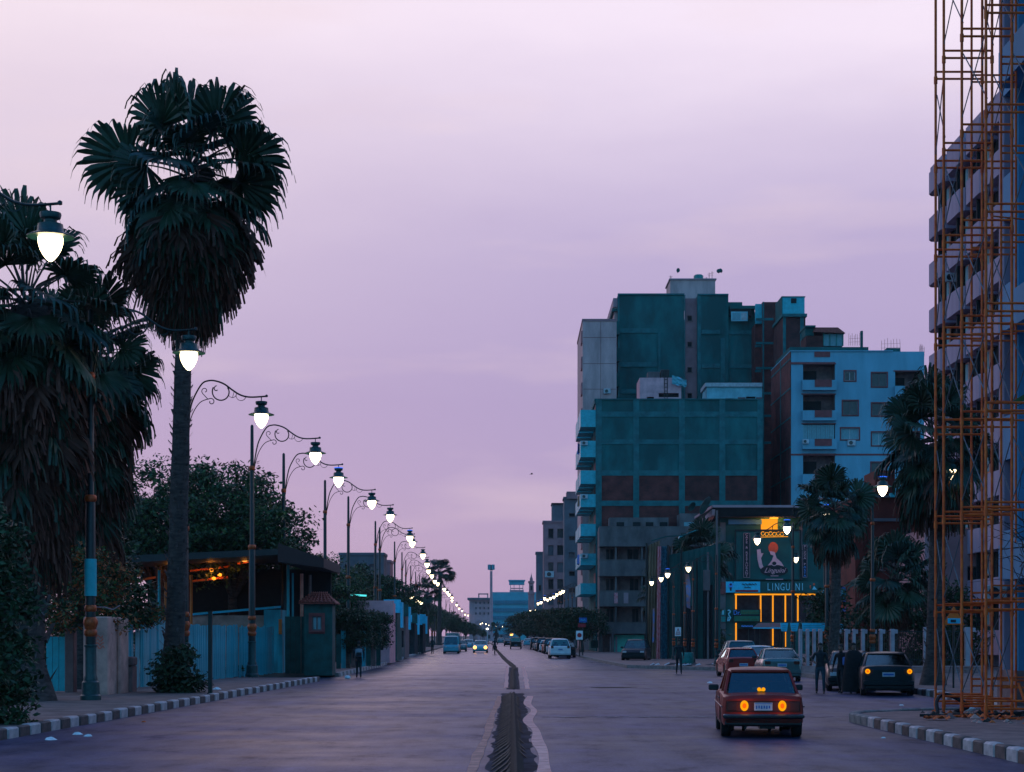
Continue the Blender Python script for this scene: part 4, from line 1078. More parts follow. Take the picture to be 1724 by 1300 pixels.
# ---- C: tall old block behind (front at d=235)
dC = 235.0
C_ = bld('apartment_building', 'tallest grey-green stained block behind, with a stair tower room on its roof', 'building', X(1040, dC), dC)
def bx(g, p0, p1, y0, y1, q0, q1, d, m=0): g.box(X(p0, d), X(p1, d), y0, y1, Z(q0, d) if q0 is not None else .1, Z(q1, d), m)
g = G(); bx(g, 1040, 1152, dC, dC + 20, None, 497, dC); g.build('wall', 'render_stained', C_)
g = G(); bx(g, 1174, 1226, dC - .2, dC + 20, None, 498, dC); bx(g, 1226, 1271, dC + .3, dC + 20, None, 516, dC); g.build('wall', 'render_stained', C_)
g = G()
for a, b, z1_, z0_ in ((1040, 1043, 497, 700), (1108, 1112, 560, 700), (1152, 1153.5, 497, 700), (1174, 1180, 498, 700), (1213, 1220, 570, 700)): bx(g, a, b, dC - .28, dC - .19, z0_, z1_, dC)
for q in (553, 610, 655): bx(g, 1043, 1107, dC - .12, dC + .01, q + 8, q, dC); bx(g, 1181, 1212, dC - .34, dC - .19, q + 10, q + 3, dC); bx(g, 1221, 1270, dC + .18, dC + .31, q + 10, q + 3, dC)
g.build('beam', 'concrete', C_)
g = G(); x0 = X(1153, dC); hs = [(X(1158, dC)-x0, X(1166, dC)-x0, Z(q+9, dC)-.1, Z(q, dC)-.1) for q in (530, 574, 617, 661)]
wallh(g, (x0, dC + .6, .1), EX, X(1174, dC)-x0, Z(501, dC)-.1, hs); g.build('shaft_wall', 'far_brown', C_)
for q in hs: window(C_, (x0, dC + .6, .1), EX, q, pane='dark_void', mull=0)
g = G(); bx(g, 1228, 1274, dC - .6, dC + .25, 521, 516, dC); bx(g, 1228, 1264, dC - .5, dC + .25, 533, 521, dC, 1); g.build('cornice', ['render_dark', 'dark_void'], C_)
g = G(); bx(g, 1230, 1258, dC - .58, dC - .5, 542, 526, dC); w_ = g.build('window', 'plaster_white', C_)
g = G(); bx(g, 1232, 1245, dC - .62, dC - .585, 540, 528, dC); bx(g, 1247, 1256, dC - .62, dC - .585, 540, 528, dC, 1); g.build('pane', ['pane_curtain', 'frame_light'], w_)
g = G(); bx(g, 1226, 1253, dC + 2, dC + 8, 516, 504, dC); g.build('roof_room', 'render_dark', C_)
g = G(); bx(g, 1033, 1041, dC + .8, dC + 16, 515, 500, dC); bx(g, 1031, 1041, dC + .4, dC + 16, 523, 518, dC, 1); bx(g, 1035, 1041, dC + .9, dC + 16, None, 516, dC, 2); g.build('side_wing', ['far_beige', 'render_dark', 'plaster_cream'], C_)
for q in (543, 588, 630, 670):
    g = G(); bx(g, 1028, 1042.5, dC - .9, dC - .3, q + 22, q, dC); bx(g, 1028, 1042.5, dC - .3, dC + 1.5, q + 22, q, dC); g.build('balcony', 'render_dark', C_)
g = G(); bx(g, 1133, 1210, dC + 4, dC + 10, 500, 461, dC); bx(g, 1131, 1212, dC + 3.8, dC + 10.2, 461, 459, dC, 1); g.build('stair_tower', ['plaster_cream', 'far_beige'], C_)
g = G(); bx(g, 1040, 1152, dC - .2, dC + .2, 497, 494.5, dC); bx(g, 1174, 1226, dC - .4, dC + .1, 498, 495.5, dC); g.build('parapet', 'concrete', C_)
t = thing('water_tank', 'dark round water tank on top of the stair tower room', 'water tank', (X(1184, dC), dC + 6, Z(459, dC)))
g = G(); g.lathe([(.62, 0), (.66, .1), (.66, .35), (.68, .4), (.66, .45), (.66, .75), (.5, .9), (.15, .95), (.0, .95)], n=14); g.build('tank', 'bin_green', t, True, 50)
g = G(); g.box(-.5, .5, -.5, .5, -.02, .02); g.build('tank_stand', 'iron', t, True)
for i, (px, h, dr) in enumerate(((1135, 9, 0), (1141, 11, 1), (1196, 6, 0), (1201, 14, 0), (1206, 16, 0), (1210, 9, 1), (1214, 11, 1))):
    if dr: dish('small dish on the stair tower roof, %s of the three there' % ('leftmost' if i == 1 else 'middle' if i == 5 else 'rightmost'), px, 459 - h*.35, dC + 4.5, .30, .2, .6*i, 'render_dark')
    else:
        t = thing('antenna', ['thin aerial at the left corner of the stair tower roof', '', 'short aerial right of the water tank', 'tall aerial right of the water tank', 'tallest aerial near the right corner of the stair tower roof'][i], 'antenna', (X(px, dC), dC + 5, Z(460, dC)))
        g = G(); hh = h*dC/FPX; g.tube([(0,0,0), (0,0,hh)], .035, 5); g.tube([(-.25, 0, hh*.8), (.25, .1, hh*.85)], .02, 4); g.tube([(-.18, 0, hh*.6), (.18, .1, hh*.62)], .02, 4); g.build('rod', 'iron', t, True)

# ---- D: cream wing left of it (front at d=226)
dD = 226.0
Dn = bld('apartment_building', 'slim cream block with vertical joints at the left of the stained block', 'building', X(980, dD), dD)
x0, x1 = X(981, dD), X(1038, dD)
g = G(); shell(g, x0, x1, dD, dD + 18, .1, Z(541, dD)); g.build('wall', 'plaster_cream', Dn)
g = G(); bx(g, 980, 1038, dD - .08, dD + 18, 541, 537, dD); g.build('parapet', 'far_brown', Dn)
g = G(); [bx(g, p, p + .6, dD - .02, dD + .01, 700, 542, dD) for p in (1011,)]; [bx(g, 982, 1037, dD - .02, dD + .01, q + .6, q, dD) for q in (568, 612, 655)]; g.build('joint', 'trim_brown', Dn)
g = G()
for k in range(12): q = 556 + k * 43.5; bx(g, 979.0, 981.2, dD + .5, dD + 3, min(q + 20, 1085), q, dD)
g.build('balcony_edge', 'far_brown', Dn)
ac(Dn, X(1022, dD), dD - .01, Z(659, dD), 1.1)

# ---- E: dark red frame building (front at d=232, between C and the lilac block)
dE = 232.0
E_ = bld('brick_building', 'narrow red brick and concrete frame building rising behind the pale block', 'building', X(1271, dE), dE)
g = G(); bx(g, 1271, 1284, dE, dE + 15, None, 546, dE); bx(g, 1282, 1308, dE - 1, dE + 15, None, 511, dE); g.build('wall', 'brick', E_)
g = G(); bx(g, 1271, 1283, dE - .5, dE + .01, 546, 513, dE); g.build('stair_head', 'cyan_paint', E_)
g = G()
for q in (538, 578, 620, 662, 700, 745): bx(g, 1271, 1300, dE - 1.1, dE - .9, q + 4, q, dE); bx(g, 1271, 1282, dE - .1, dE, q + 7, q + 3, dE)
bx(g, 1282, 1284.5, dE - 1.15, dE - .95, None, 511, dE); bx(g, 1305, 1308, dE - 1.15, dE - .95, 600, 511, dE); g.build('frame', 'concrete', E_)
dF = 222.0
F_ = bld('brick_building', 'dark brick attic with a white box room on top, behind the pale block', 'building', X(1318, dF), dF)
g = G(); bx(g, 1318, 1356, dF, dF + 8, None, 531, dF); g.build('wall', 'brick_dark', F_)
g = G(); bx(g, 1316, 1358, dF - .4, dF + 8, 534, 529, dF); bx(g, 1318, 1323, dF - .15, dF, 600, 534, dF); bx(g, 1347, 1353, dF - .15, dF, 600, 534, dF); g.build('frame', 'concrete', F_)
g = G(); bx(g, 1318, 1356, dF + .6, dF + 6, 529, 499, dF); bx(g, 1317, 1357, dF + .5, dF + 6, 499, 497.5, dF, 1); g.build('box_room', ['cyan_paint', 'concrete'], F_)
g = G(); bx(g, 1333, 1342, dF + .5, dF + .61, 509, 501, dF); g.build('window', 'dark_void', F_)
g = G(); bx(g, 1317.4, 1318.6, dF + .58, dF + 6, 529, 499, dF); g.build('side_shade_sheet', 'render_dark', F_)  # thin dark sheet: shade on the box room's side put into its colour

# ---- H: pale lilac apartment block (front d=205)
dH = 205.0; xH0, xH1 = X(1332, dH), X(1556, dH)
Hn = bld('apartment_building', 'pale blue-white apartment block with brown-trimmed windows and recessed balconies', 'building', xH0, dH)
zH = Z(592, dH); base = .1
def hq(p0, p1, q0, q1): return (X(p0, dH) - xH0, X(p1, dH) - xH0, Z(q1, dH) - base, Z(q0, dH) - base)
bal = [hq(1352, 1406, 613, 642), hq(1352, 1406, 664, 693), hq(1352, 1406, 714, 741), hq(1352, 1406, 765, 800)]
balr = [hq(1507, 1550, 625, 652), hq(1507, 1550, 676, 702), hq(1507, 1550, 727, 752)]
wn = [hq(1422, 1440, 625, 641), hq(1419, 1444, 675, 699), hq(1416, 1446, 721, 740),
      hq(1468, 1493, 628, 651), hq(1468, 1493, 679, 700), hq(1468, 1492, 728, 750), hq(1467, 1491, 779, 800)]
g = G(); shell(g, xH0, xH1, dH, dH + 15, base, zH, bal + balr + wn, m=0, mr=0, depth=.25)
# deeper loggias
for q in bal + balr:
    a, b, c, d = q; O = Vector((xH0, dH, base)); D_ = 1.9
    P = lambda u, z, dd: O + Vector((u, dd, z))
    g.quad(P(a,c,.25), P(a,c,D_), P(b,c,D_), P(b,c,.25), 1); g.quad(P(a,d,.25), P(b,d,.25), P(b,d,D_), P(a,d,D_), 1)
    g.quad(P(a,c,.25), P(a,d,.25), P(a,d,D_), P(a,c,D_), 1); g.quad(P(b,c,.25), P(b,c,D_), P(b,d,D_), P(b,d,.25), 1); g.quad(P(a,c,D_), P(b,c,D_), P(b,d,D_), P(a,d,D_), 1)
g.build('wall', ['plaster_lilac', 'wall_dull'], Hn)
for i, q in enumerate(wn): window(Hn, (xH0, dH, base), EX, q, sur='trim_brown', pane='pane_curtain' if i in (2, 5) else 'pane_dark', frame='frame_light' if i in (0, 2, 5) else 'window_frame', depth=.25)
for i, q in enumerate(bal + balr):
    a, b, c, d = q
    g = G(); zc = c + base; pa = .0
    g.box(xH0 + a - .15, xH0 + b + .05, dH - .75, dH - .65, zc - 1.1, zc + .05); g.box(xH0 + a - .15, xH0 + a - .05, dH - .65, dH - .005, zc - 1.1, zc + .05); g.box(xH0 + b - .05, xH0 + b + .05, dH - .65, dH - .005, zc - 1.1, zc + .05); g.box(xH0 + a - .05, xH0 + b - .05, dH - .65, dH - .005, zc - 1.1, zc - .95)
    o = g.build('balcony', 'plaster_lilac', Hn)
    g = G(); w = b - a; g.box(xH0 + a + w*.33, xH0 + a + w*.86, dH - .82, dH - .755, zc - .75, zc + .05); g.build('trim_panel', 'trim_brown', o)
    g = G(); g.box(xH0 + a + w*.08, xH0 + a + w*(.5 if i != 1 else .65), dH + 1.8, dH + 1.895, zc + .25, zc + (d - c)*.72); g.build('window', 'dark_void', Hn)
    g = G(); g.box(xH0 + a - .2, xH0 + b + .1, dH - .08, dH - .01, d + base - .03, d + base + .09); g.build('lintel', 'trim_brown', Hn)
q = bal[2]; g = G(); x_ = xH0 + q[0]; n = 14
for k in range(n): g.box(x_ + (q[1]-q[0])*k/n*.98 + .0, x_ + (q[1]-q[0])*(k+.9)/n*.98, dH + .02 + .05*(k % 2), dH + .06 + .05*(k % 2), base + q[2] + .1, base + q[3] - .1)
g.build('curtain', 'pane_curtain', Hn)
q = bal[0]; g = G(); g.box(xH0 + q[0] + 1.3, xH0 + q[0] + 3.1, dH - .1, dH + .0, zH - .62, zH - .02); g.build('trim_panel', 'trim_brown', Hn)
g = G(); g.box(xH0 - .15, X(1503, dH), dH - .15, dH + 15.1, zH, zH + .12); g.box(xH0, X(1465, dH), dH + 1, dH + 12, zH + .12, Z(582, dH), 1); g.build('parapet', ['plaster_lilac', 'render_dark'], Hn)
g = G(); g.box(xH0 - .03, xH1, dH - .04, dH - .003, Z(767, dH), Z(764, dH)); g.box(xH0 - .1, X(1406, dH), dH - .12, dH - .003, Z(613.5, dH), Z(610, dH)); g.build('string_course', 'trim_brown', Hn)
ac(Hn, X(1433, dH), dH - .01, Z(746, dH), 1.15); ac(Hn, X(1354, dH), dH - .78, Z(745, dH), .9)
# brick road-facing side
g = G(); yy = dH + .02
for k in range(12):
    za = base + k*3.38; zb = min(za + 3.2, zH)
    if za < zH: g.box(xH0 - .12, xH0 - .02, yy, dH + 15, za, zb)
g.build('brick_side', 'brick', Hn)
g = G()
for k in range(1, 12):
    if base + k*3.38 < zH: g.box(xH0 - .16, xH0 - .02, yy - .02, dH + 15, base + k*3.38 - .18, base + k*3.38)
g.box(xH0 - .16, xH0 - .0, dH + 7, dH + 7.4, base, zH); g.build('frame', 'concrete', Hn)
# roof clutter of the pale block
t = bld('rooftop_hut', 'red-roofed glazed rooftop shed on the pale blue-white block', 'hut', X(1370, 210), 210, z=zH)
g = G(); bx(g, 1357, 1386, 210, 214, 592, 565, 210); bx(g, 1355, 1372, 209.5, 214, 552, 549, 210, 1); bx(g, 1356, 1370, 210, 213, 566, 552, 210, 1); g.build('wall', ['brick_dark', 'render_dark'], t)
g = G(); bx(g, 1387, 1420, 210.2, 214, 582, 562, 210); g.build('glazing', 'pane_curtain', t)
g = G()
for p in (1386, 1397, 1408, 1419): bx(g, p, p + 1.2, 210.0, 210.18, 582, 561, 210)
g.build('post', 'bin_green', t)
g = G(); a = 210; g.hexa([(X(1368,a),a-.5,Z(560,a)), (X(1422,a),a-.5,Z(562,a)), (X(1422,a),a+4,Z(562,a)), (X(1368,a),a+4,Z(560,a)), (X(1372,a),a-.3,Z(552,a)), (X(1410,a),a-.3,Z(552,a)), (X(1410,a),a+4,Z(552,a)), (X(1372,a),a+4,Z(552,a))]); g.build('roof', 'roof_tile', t)
for i, (a_, b_, q0, q1) in enumerate(((1429, 1447, 582, 563), (1484, 1516, 593, 570), (1548, 1556, 600, 580))):
    t = thing('rebar_cage', ['thin steel bars sticking up on the middle of the pale block roof', 'bundle of upright steel bars above the right part of the pale block', 'steel bars at the right end of the pale block'][i], 'steel bars', (X(a_, 207), 207, zH - .5), 0, 'reinforcing bars left on the roof')
    g = G()
    for k in range(7):
        x_ = X(a_ + (b_ - a_)*k/6, 207); g.tube([(x_, 207, Z(q0, 207)), (x_ + R.uniform(-.06, .06), 207.1, Z(q1 + R.uniform(-3, 4), 207))], .022, 4)
    for q in (.3, .6): g.tube([(X(a_, 207), 207, Z(q0 + (q1-q0)*q, 207)), (X(b_, 207), 207, Z(q0 + (q1-q0)*q - 1, 207))], .015, 4)
    stuff(g.build('bar', 'trim_brown', t))
g = G(); bx(g, 1493, 1516, 206, 210, 606, 586, 206); bx(g, 1514, 1556, 206, 212, 606, 605, 206); bx(g, 1449.5, 1453, 206, 206.5, 584, 557, 206)
g.build('roof_block', 'render_dark', Hn)

# ---- T: tower with stepped balcony bays on the right (facade x=27, d 118..96)
xT = 27.6
T_ = bld('apartment_tower', 'tall pink-grey tower with stacked box balconies seen behind the orange scaffold', 'tower', xT, 96)
def zt_at(py, d): return Z(py, d)
floors = 11; per = 3.03; ztop = Z(292, 118)
g = G(); g.box(xT + 1.4, xT + 16, 93, 119.2, .1, ztop - .3); g.build('wall', 'tower_grey', T_)
bays = [(114.4, 118.2), (109.6, 113.8), (104.8, 109.0), (100.0, 104.2), (95.2, 99.4)]
def bay_mesh(h, chl):
    g = G(); L = 4.0; p = [(1.4, 0), (.25, 0), (0, .45), (0, L - .45), (.25, L), (1.4, L)]
    n = len(p); vs = [(x, y, 0) for x, y in p] + [(x, y, h) for x, y in p]
    g.add(vs, [(i, i+1, n+i+1, n+i) for i in range(n-1)] + [tuple(range(n)), tuple(range(2*n-1, n-1, -1))])
    o = g.build('balcony', 'tower_grey', None, True); me = o.data; bpy.data.objects.remove(o); return me
bm1 = bay_mesh(1.42, 1)
g = G()
g.box(1.30, 1.38, .7, 1.5, .1, 1.35); g.box(1.30, 1.38, 2.3, 3.1, .1, 1.35); o = g.build('window', 'salmon_frame', None, True); wm1 = o.data; bpy.data.objects.remove(o)
g = G(); g.box(1.26, 1.295, .82, 1.38, .2, 1.25); g.box(1.26, 1.295, 2.42, 2.98, .2, 1.25); o = g.build('pane', 'pane_curtain', None, True); wm2 = o.data; bpy.data.objects.remove(o)
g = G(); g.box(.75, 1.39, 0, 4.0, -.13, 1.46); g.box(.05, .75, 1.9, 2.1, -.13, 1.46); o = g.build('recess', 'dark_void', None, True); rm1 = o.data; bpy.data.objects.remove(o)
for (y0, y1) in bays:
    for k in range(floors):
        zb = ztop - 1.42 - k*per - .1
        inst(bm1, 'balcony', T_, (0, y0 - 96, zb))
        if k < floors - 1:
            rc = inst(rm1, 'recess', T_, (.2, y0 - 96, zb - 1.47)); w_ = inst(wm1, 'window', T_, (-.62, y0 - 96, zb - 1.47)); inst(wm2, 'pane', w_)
    g = G(); g.box(xT + .1, xT + 1.4, y0 + .2, y1 - .2, ztop, ztop + .35); g.build('roof_step', 'tower_grey', T_)
for k, (dy, q) in enumerate(((117.8, 466), (100.5, 560))): ac(T_, xT + .5, bays[0][0] - .02 if k == 0 else bays[3][0] - .02, Z(q, 114), 1.0)

# ---- P: near pale blue building whose corner closes the picture (x=13, d<=47.6)
xP = 12.95; dP = 47.4
P_ = bld('apartment_building', 'nearest building at the right edge, pale blue walls with a grey full-height corner pier', 'building', xP, dP)
g = G(); Hh = 27
g.box(xP + .5, xP + 14, 30, dP, .1, Hh); g.build('wall', 'pier_blue', P_)
g = G(); g.bbox(xP + .0, xP + .48, dP - .42, dP + .02, .1, Hh, .03); g.build('pier', 'tower_grey', P_)
g = G(); g.bbox(xP + .0, xP + .48, dP - 1.75, dP - 1.2, .1, Hh, .03); g.build('pier', 'pier_blue', P_)
g = G()
for z in (3.6, 6.6, 9.9, 12.9, 16.2, 19.2, 22.4):
    g = G(); g.box(xP - .0, xP + .5, dP - 1.19, dP - .43, z, z + 1.15 if z not in (9.9,) else z + 1.3); g.build('spandrel', 'pier_blue', P_)
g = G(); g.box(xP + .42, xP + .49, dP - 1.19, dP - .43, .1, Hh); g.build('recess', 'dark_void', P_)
for z in (3.4, 9.7, 16.0, 22.2):
    g = G(); g.hexa([(xP - .5, 30, z), (xP + .0, 30, z), (xP + .0, dP - 1.8, z), (xP - .5, dP - 1.8, z), (xP - .5, 30, z + .9), (xP, 30, z + .9), (xP, dP - 1.8, z + .9), (xP - .5, dP - 1.8, z + .9)]); g.build('balcony', 'pier_blue', P_)
g = G(); g.box(xP - .03, xP + .52, dP - 1.78, dP + .05, .1, 1.1); g.build('plinth', 'wall_dull', P_)
ac(P_, xP - .25, dP - .45, Z(998, 47), .7)

# ---- Q: brown building in the gap behind the railings (d=118)
dQ = 122.0
Q_ = bld('brown_building', 'dark reddish-brown low building behind the railings and palms', 'building', X(1450, dQ), dQ)
x0 = X(1440, dQ); x1 = X(1640, dQ); hs = [(X(1521, dQ)-x0, X(1535, dQ)-x0, Z(920, dQ)-.1, Z(880, dQ)-.1), (X(1472, dQ)-x0, X(1488, dQ)-x0, Z(960, dQ)-.1, Z(925, dQ)-.1), (X(1596, dQ)-x0, X(1612, dQ)-x0, Z(960, dQ)-.1, Z(925, dQ)-.1)]
g = G(); shell(g, x0, x1, dQ, dQ + 10, .1, Z(838, dQ), hs); g.build('wall', 'brown_wall', Q_)
for q in hs: window(Q_, (x0, dQ, .1), EX, q)
g = G(); bx(g, 1440, 1640, dQ - .25, dQ, 878, 873, dQ); bx(g, 1497, 1537, dQ - .5, dQ - .0, 838, 831, dQ, 1); bx(g, 1438, 1642, dQ - .3, dQ + 10, 838, 835, dQ); g.build('cornice', ['far_grey', 'cyan_paint'], Q_)
g = G(); bx(g, 1479, 1512, dQ + 1, dQ + 5, 838, 790, dQ); g.build('roof_room', 'brown_wall', Q_)
t = bld('grey_house', 'grey-blue house with a pale corner post, partly behind the scaffold', 'house', X(1565, 108), 108)
hs = []
g = G(); x0 = X(1562, 108); shell(g, x0, X(1700, 108), 108, 116, .1, Z(890, 108), [(2.4, 4.0, 4.5, 6.1), (2.4, 4.0, 1.0, 2.8)]); g.build('wall', 'far_brown', t)
window(t, (x0, 108, .1), EX, (2.4, 4.0, 4.5, 6.1)); window(t, (x0, 108, .1), EX, (2.4, 4.0, 1.0, 2.8))
g = G(); g.box(x0 - .25, x0 + .1, 107.7, 108 - .003, .1, Z(848, 108)); g.box(x0 - .5, x0 + .3, 107.5, 108.2, Z(848, 108), Z(840, 108)); g.build('corner_post', 'far_beige', t)

# ---- far right cluster along the avenue (d 300..360)
def flats(label, p0, p1, top, d, wall, rows, cols, group='far apartment blocks on the right', wpx=None, extra=None, side=6):
    x0, x1 = X(p0, d), X(p1, d); t = bld('apartment_building', label, 'building', x0, d, group); H_ = Z(top, d)
    holes = [(X(a, d) - x0, X(b, d) - x0, Z(q1, d) - .1, Z(q0, d) - .1) for (q0, q1) in rows for (a, b) in cols]
    g = G(); shell(g, x0, x1, d, d + side, .1, H_, holes, depth=.4); g.build('wall', wall, t)
    for i, q in enumerate(holes): window(t, (x0, d, .1), EX, q, pane=['dark_void', 'pane_dark', 'far_grey'][i % 3], depth=.4, mull=0, sill=(i % 2 == 0))
    g = G(); g.box(x0 - .15, x1 + .1, d - .15, d + side, H_, H_ + .35); g.build('parapet', wall, t)
    return t
t = flats('far brownish apartment block with columns of windows right of the minaret', 915, 958, 880, 318, 'far_brown', [(890, 906), (918, 935), (947, 964), (975, 992), (1002, 1018)], [(923, 932), (938, 953)])
g = G(); bx(g, 930, 956, 321, 326, 880, 847, 318); bx(g, 929, 958, 320.5, 326.5, 847, 845, 318, 1); g.build('roof_room', ['far_grey', 'dark_void'], t)
ac(t, X(925, 318), 317.98, Z(967, 318), 2.0)
t = flats('taller dark grey far block, against the street side of the blank-walled building', 950, 985, 840, 300, 'far_grey', [(864, 870), (903, 910), (930, 938), (962, 970), (990, 998)], [(958, 968)])
g = G(); bx(g, 954, 984, 299.5, 304, 840, 828, 300); g.build('roof_room', 'far_brown', t)
flats('narrow far grey block at the left end of the right-hand cluster', 903, 917, 932, 345, 'far_grey', [(985, 995)], [(907, 911)])
# minaret
d = 520; t = thing('minaret', 'slender brown minaret with a pointed spire in the distance', 'minaret', (X(894.5, d), d, .1))
g = G(); s_ = d/FPX
g.lathe([(5.2*s_, 0), (5.0*s_, Z(1002, d)), (6.0*s_, Z(1001, d)), (6.0*s_, Z(998, d)), (4.2*s_, Z(997, d)), (3.9*s_, Z(984, d)), (5.4*s_, Z(982, d)), (5.4*s_, Z(979, d)), (2.8*s_, Z(979, d)), (2.6*s_, Z(975, d)), (1.2*s_, Z(972, d)), (.5*s_, Z(968, d)), (0, Z(964, d))], n=8); g.build('shaft', 'far_brown', t, True, 30)
g = G()
for k in range(4):
    a = k*PI/2 + PI/8 + PI/4*0; g.box(-.25, .25, -.1, .1, 0, 1.4)
g = G(); g.box(X(893, d)-X(894.5, d), X(896, d)-X(894.5, d), -4.4*s_, -3.6*s_, Z(994, d), Z(987, d)); g.build('window', 'dark_void', t, True)
# far striped building at the end of the avenue
d = 740; t = bld('office_building', 'blue-banded office block closing the end of the avenue', 'building', X(829, d), d)
g = G(); bx(g, 829, 966, d, d + 20, None, 997, d); g.build('wall', 'far_blue', t)
for q in (1011, 1024, 1037, 1050):
    g = G(); bx(g, 828.8, 966, d - .5, d + .05, q + 6, q, d); w_ = g.build('window_band', 'far_blue_dark', t)
    g = G()
    for k in range(22): bx(g, 830 + k*2.7, 830.35 + k*2.7, d - .62, d - .52, q + 6, q, d)
    stuff(g.build('mullion', 'far_blue', w_))
g = G(); bx(g, 857, 883, d + 3, d + 10, 984, 976, d); bx(g, 856, 884.5, d + 2.5, d + 10, 978, 976, d); g.build('water_tank', 'far_blue', t)
g = G()
for p in (859, 865, 874, 880): bx(g, p, p + 1, d + 3.5, d + 4.5, 997, 984, d)
bx(g, 860, 881, d + 4, d + 5, 991, 989.5, d); bx(g, 858, 882, d + 3, d + 9, 997, 993, d); g.build('tank_frame', 'far_beige', t)
g = G(); bx(g, 868, 885, d - 2, d - 1, None, 1068, d); g.build('entrance_block', 'cyan_paint', t)
d = 700; t = bld('office_building', 'far beige building with a dark roof edge left of the blue-banded block', 'building', X(788, d), d)
rowsq = [(1013, 1017), (1022, 1026), (1031, 1035)]; x0 = X(790, d); hs = [(X(a, d)-x0, X(a+2.5, d)-x0, Z(q1, d)-.1, Z(q0, d)-.1) for q0, q1 in rowsq for a in (800, 807, 814, 821)]
g = G(); shell(g, x0, X(829, d), d, d + 15, .1, Z(1010, d), hs, depth=.6); g.build('wall', 'far_beige', t)
for q in hs: window(t, (x0, d, .1), EX, q, pane='far_grey', depth=.6, mull=0, sill=False)
g = G(); bx(g, 787, 829, d - 1.5, d + 15, 1010, 1006.5, d); g.build('roof', 'far_grey', t)
g = G(); bx(g, 805, 807, d+1, d+2, 1007, 999, d); bx(g, 820, 822, d+1, d+2, 1007, 999, d); bx(g, 805, 822, d+1, d+2, 1001, 999, d); g.build('roof_frame', 'far_beige', t)
d = 690; t = thing('radio_tower', 'tall slender pole tower with a drum of antennas on top', 'tower', (X(827, d), d, .1))
g = G(); s_ = d/FPX; g.lathe([(2.6*s_, 0), (2.1*s_, Z(962, d))], n=10); g.build('mast', 'far_beige', t, True, 60)
g = G(); g.lathe([(2*s_, 0), (4.6*s_, .4), (4.6*s_, 9.2*s_), (3.2*s_, 9.6*s_), (0, 9.7*s_)], (0, 0, Z(961, d)), 10); dr_ = g.build('antenna_drum', 'far_grey', t, True, 30)
for k in range(6):
    a = k*PI/3; g = G(); c, s2 = math.cos(a)*4.9*s_, math.sin(a)*4.9*s_; g.box(c-.22, c+.22, s2-.22, s2+.22, Z(960, d), Z(951, d)); g.build('panel_antenna', 'far_blue', dr_, True)
# low far blocks at street level
for i, (p0, p1, top, d, m_, lb) in enumerate(((812, 832, 1066, 640, 'far_beige', 'low pale house at the end of the left lane'), (833, 858, 1068, 660, 'far_grey', 'low grey house at the far crossing'))):
    t = bld('house', lb, 'house', X(p0, d), d); x0 = X(p0, d); q = [(2.0, 2.9, .8, 2.2)]
    g = G(); shell(g, x0, X(p1, d), d, d + 8, .1, Z(top, d), q); g.build('wall', m_, t); window(t, (x0, d, .1), EX, q[0], mull=0)
# left mid block
d = 235; flats('grey-blue block above the trees on the left, behind the lamp posts', 572, 646, 935, d, 'far_grey', [(950, 960), (975, 985)], [(580, 588), (600, 610), (622, 632)], 'blocks on the left')
d = 250; flats('lower brown block right beside the grey-blue block on the left', 640, 657, 947, d, 'far_brown', [(960, 968)], [(646, 651)], 'blocks on the left')
# ================================================================== RESTAURANT CORNER (front at d=178)
dR = 178.0
def rx(p): return X(p, dR)
def rz(q): return Z(q, dR)
Rs = bld('restaurant', 'two-storey corner restaurant with a big teal billboard and orange neon window lines', 'restaurant', rx(1212), dR)
x0, x1 = rx(1212), rx(1402)
hs = [(rx(1240)-x0, rx(1279)-x0, rz(1048)-.1, rz(1001)-.1), (rx(1282)-x0, rx(1299)-x0, rz(1048)-.1, rz(1001)-.1), (rx(1302)-x0, rx(1320)-x0, rz(1048)-.1, rz(1001)-.1), (rx(1323)-x0, rx(1341)-x0, rz(1048)-.1, rz(1001)-.1), (rx(1344)-x0, rx(1380)-x0, rz(1048)-.1, rz(1001)-.1),
      (rx(1242)-x0, rx(1318)-x0, rz(1098)-.1, rz(1058)-.1)]
g = G(); shell(g, x0, x1, dR, dR + 14, .1, rz(872), hs, [(4, 6, 8.2, 11.5), (9, 11, 8.2, 11.5)], depth=.35); g.build('wall', 'board_teal', Rs)
for i, q in enumerate(hs): window(Rs, (x0, dR, .1), EX, q, pane='pane_dark', frame='iron_green', depth=.35, mull=0 if i != 5 else 3, sill=False)
g = G(); g.hexa([(x0 - .6, dR - 1.6, rz(872)), (x1 + 1, dR - 1.6, rz(872)), (x1 + 1, dR + 15, rz(872)), (x0 - .6, dR + 15, rz(872)), (x0 - .9, dR - 2.0, rz(857)), (x1 + 1.2, dR - 2.0, rz(857)), (x1 + 1.2, dR + 15, rz(857)), (x0 - .9, dR + 15, rz(857))], 1)
g.box(x0 - 1.0, x1 + 1.3, dR - 2.1, dR + 15, rz(857), rz(853)); g.build('roof', ['far_beige', 'dark_void'], Rs)
g = G(); g.hexa([(x0 - 2.6, dR + 2, rz(893)), (x0 - 1.0, dR - 1.9, rz(870)), (x0 - .7, dR - 1.7, rz(870)), (x0 - .7, dR + 8, rz(893)), (x0 - 2.6, dR + 2, rz(888)), (x0 - 1.0, dR - 2.1, rz(860)), (x0 - .7, dR - 2.0, rz(860)), (x0 - .7, dR + 8, rz(888))]); g.build('side_eave', 'far_beige', Rs)
g = G(); g.box(x0 - .02, rx(1221), dR - .3, dR - .01, .1, rz(880)); g.box(rx(1346), rx(1350), dR - .35, dR - .01, rz(975), rz(880)); g.box(x0-.3, rx(1221), dR - .5, dR - .01, rz(1000), rz(980), 1); g.build('column', ['plaster_grey', 'trim_brown'], Rs)
g = G(); g.box(rx(1226), rx(1282), dR - .25, dR - .05, rz(883), rz(875)); g.build('duct', 'pier_blue', Rs)
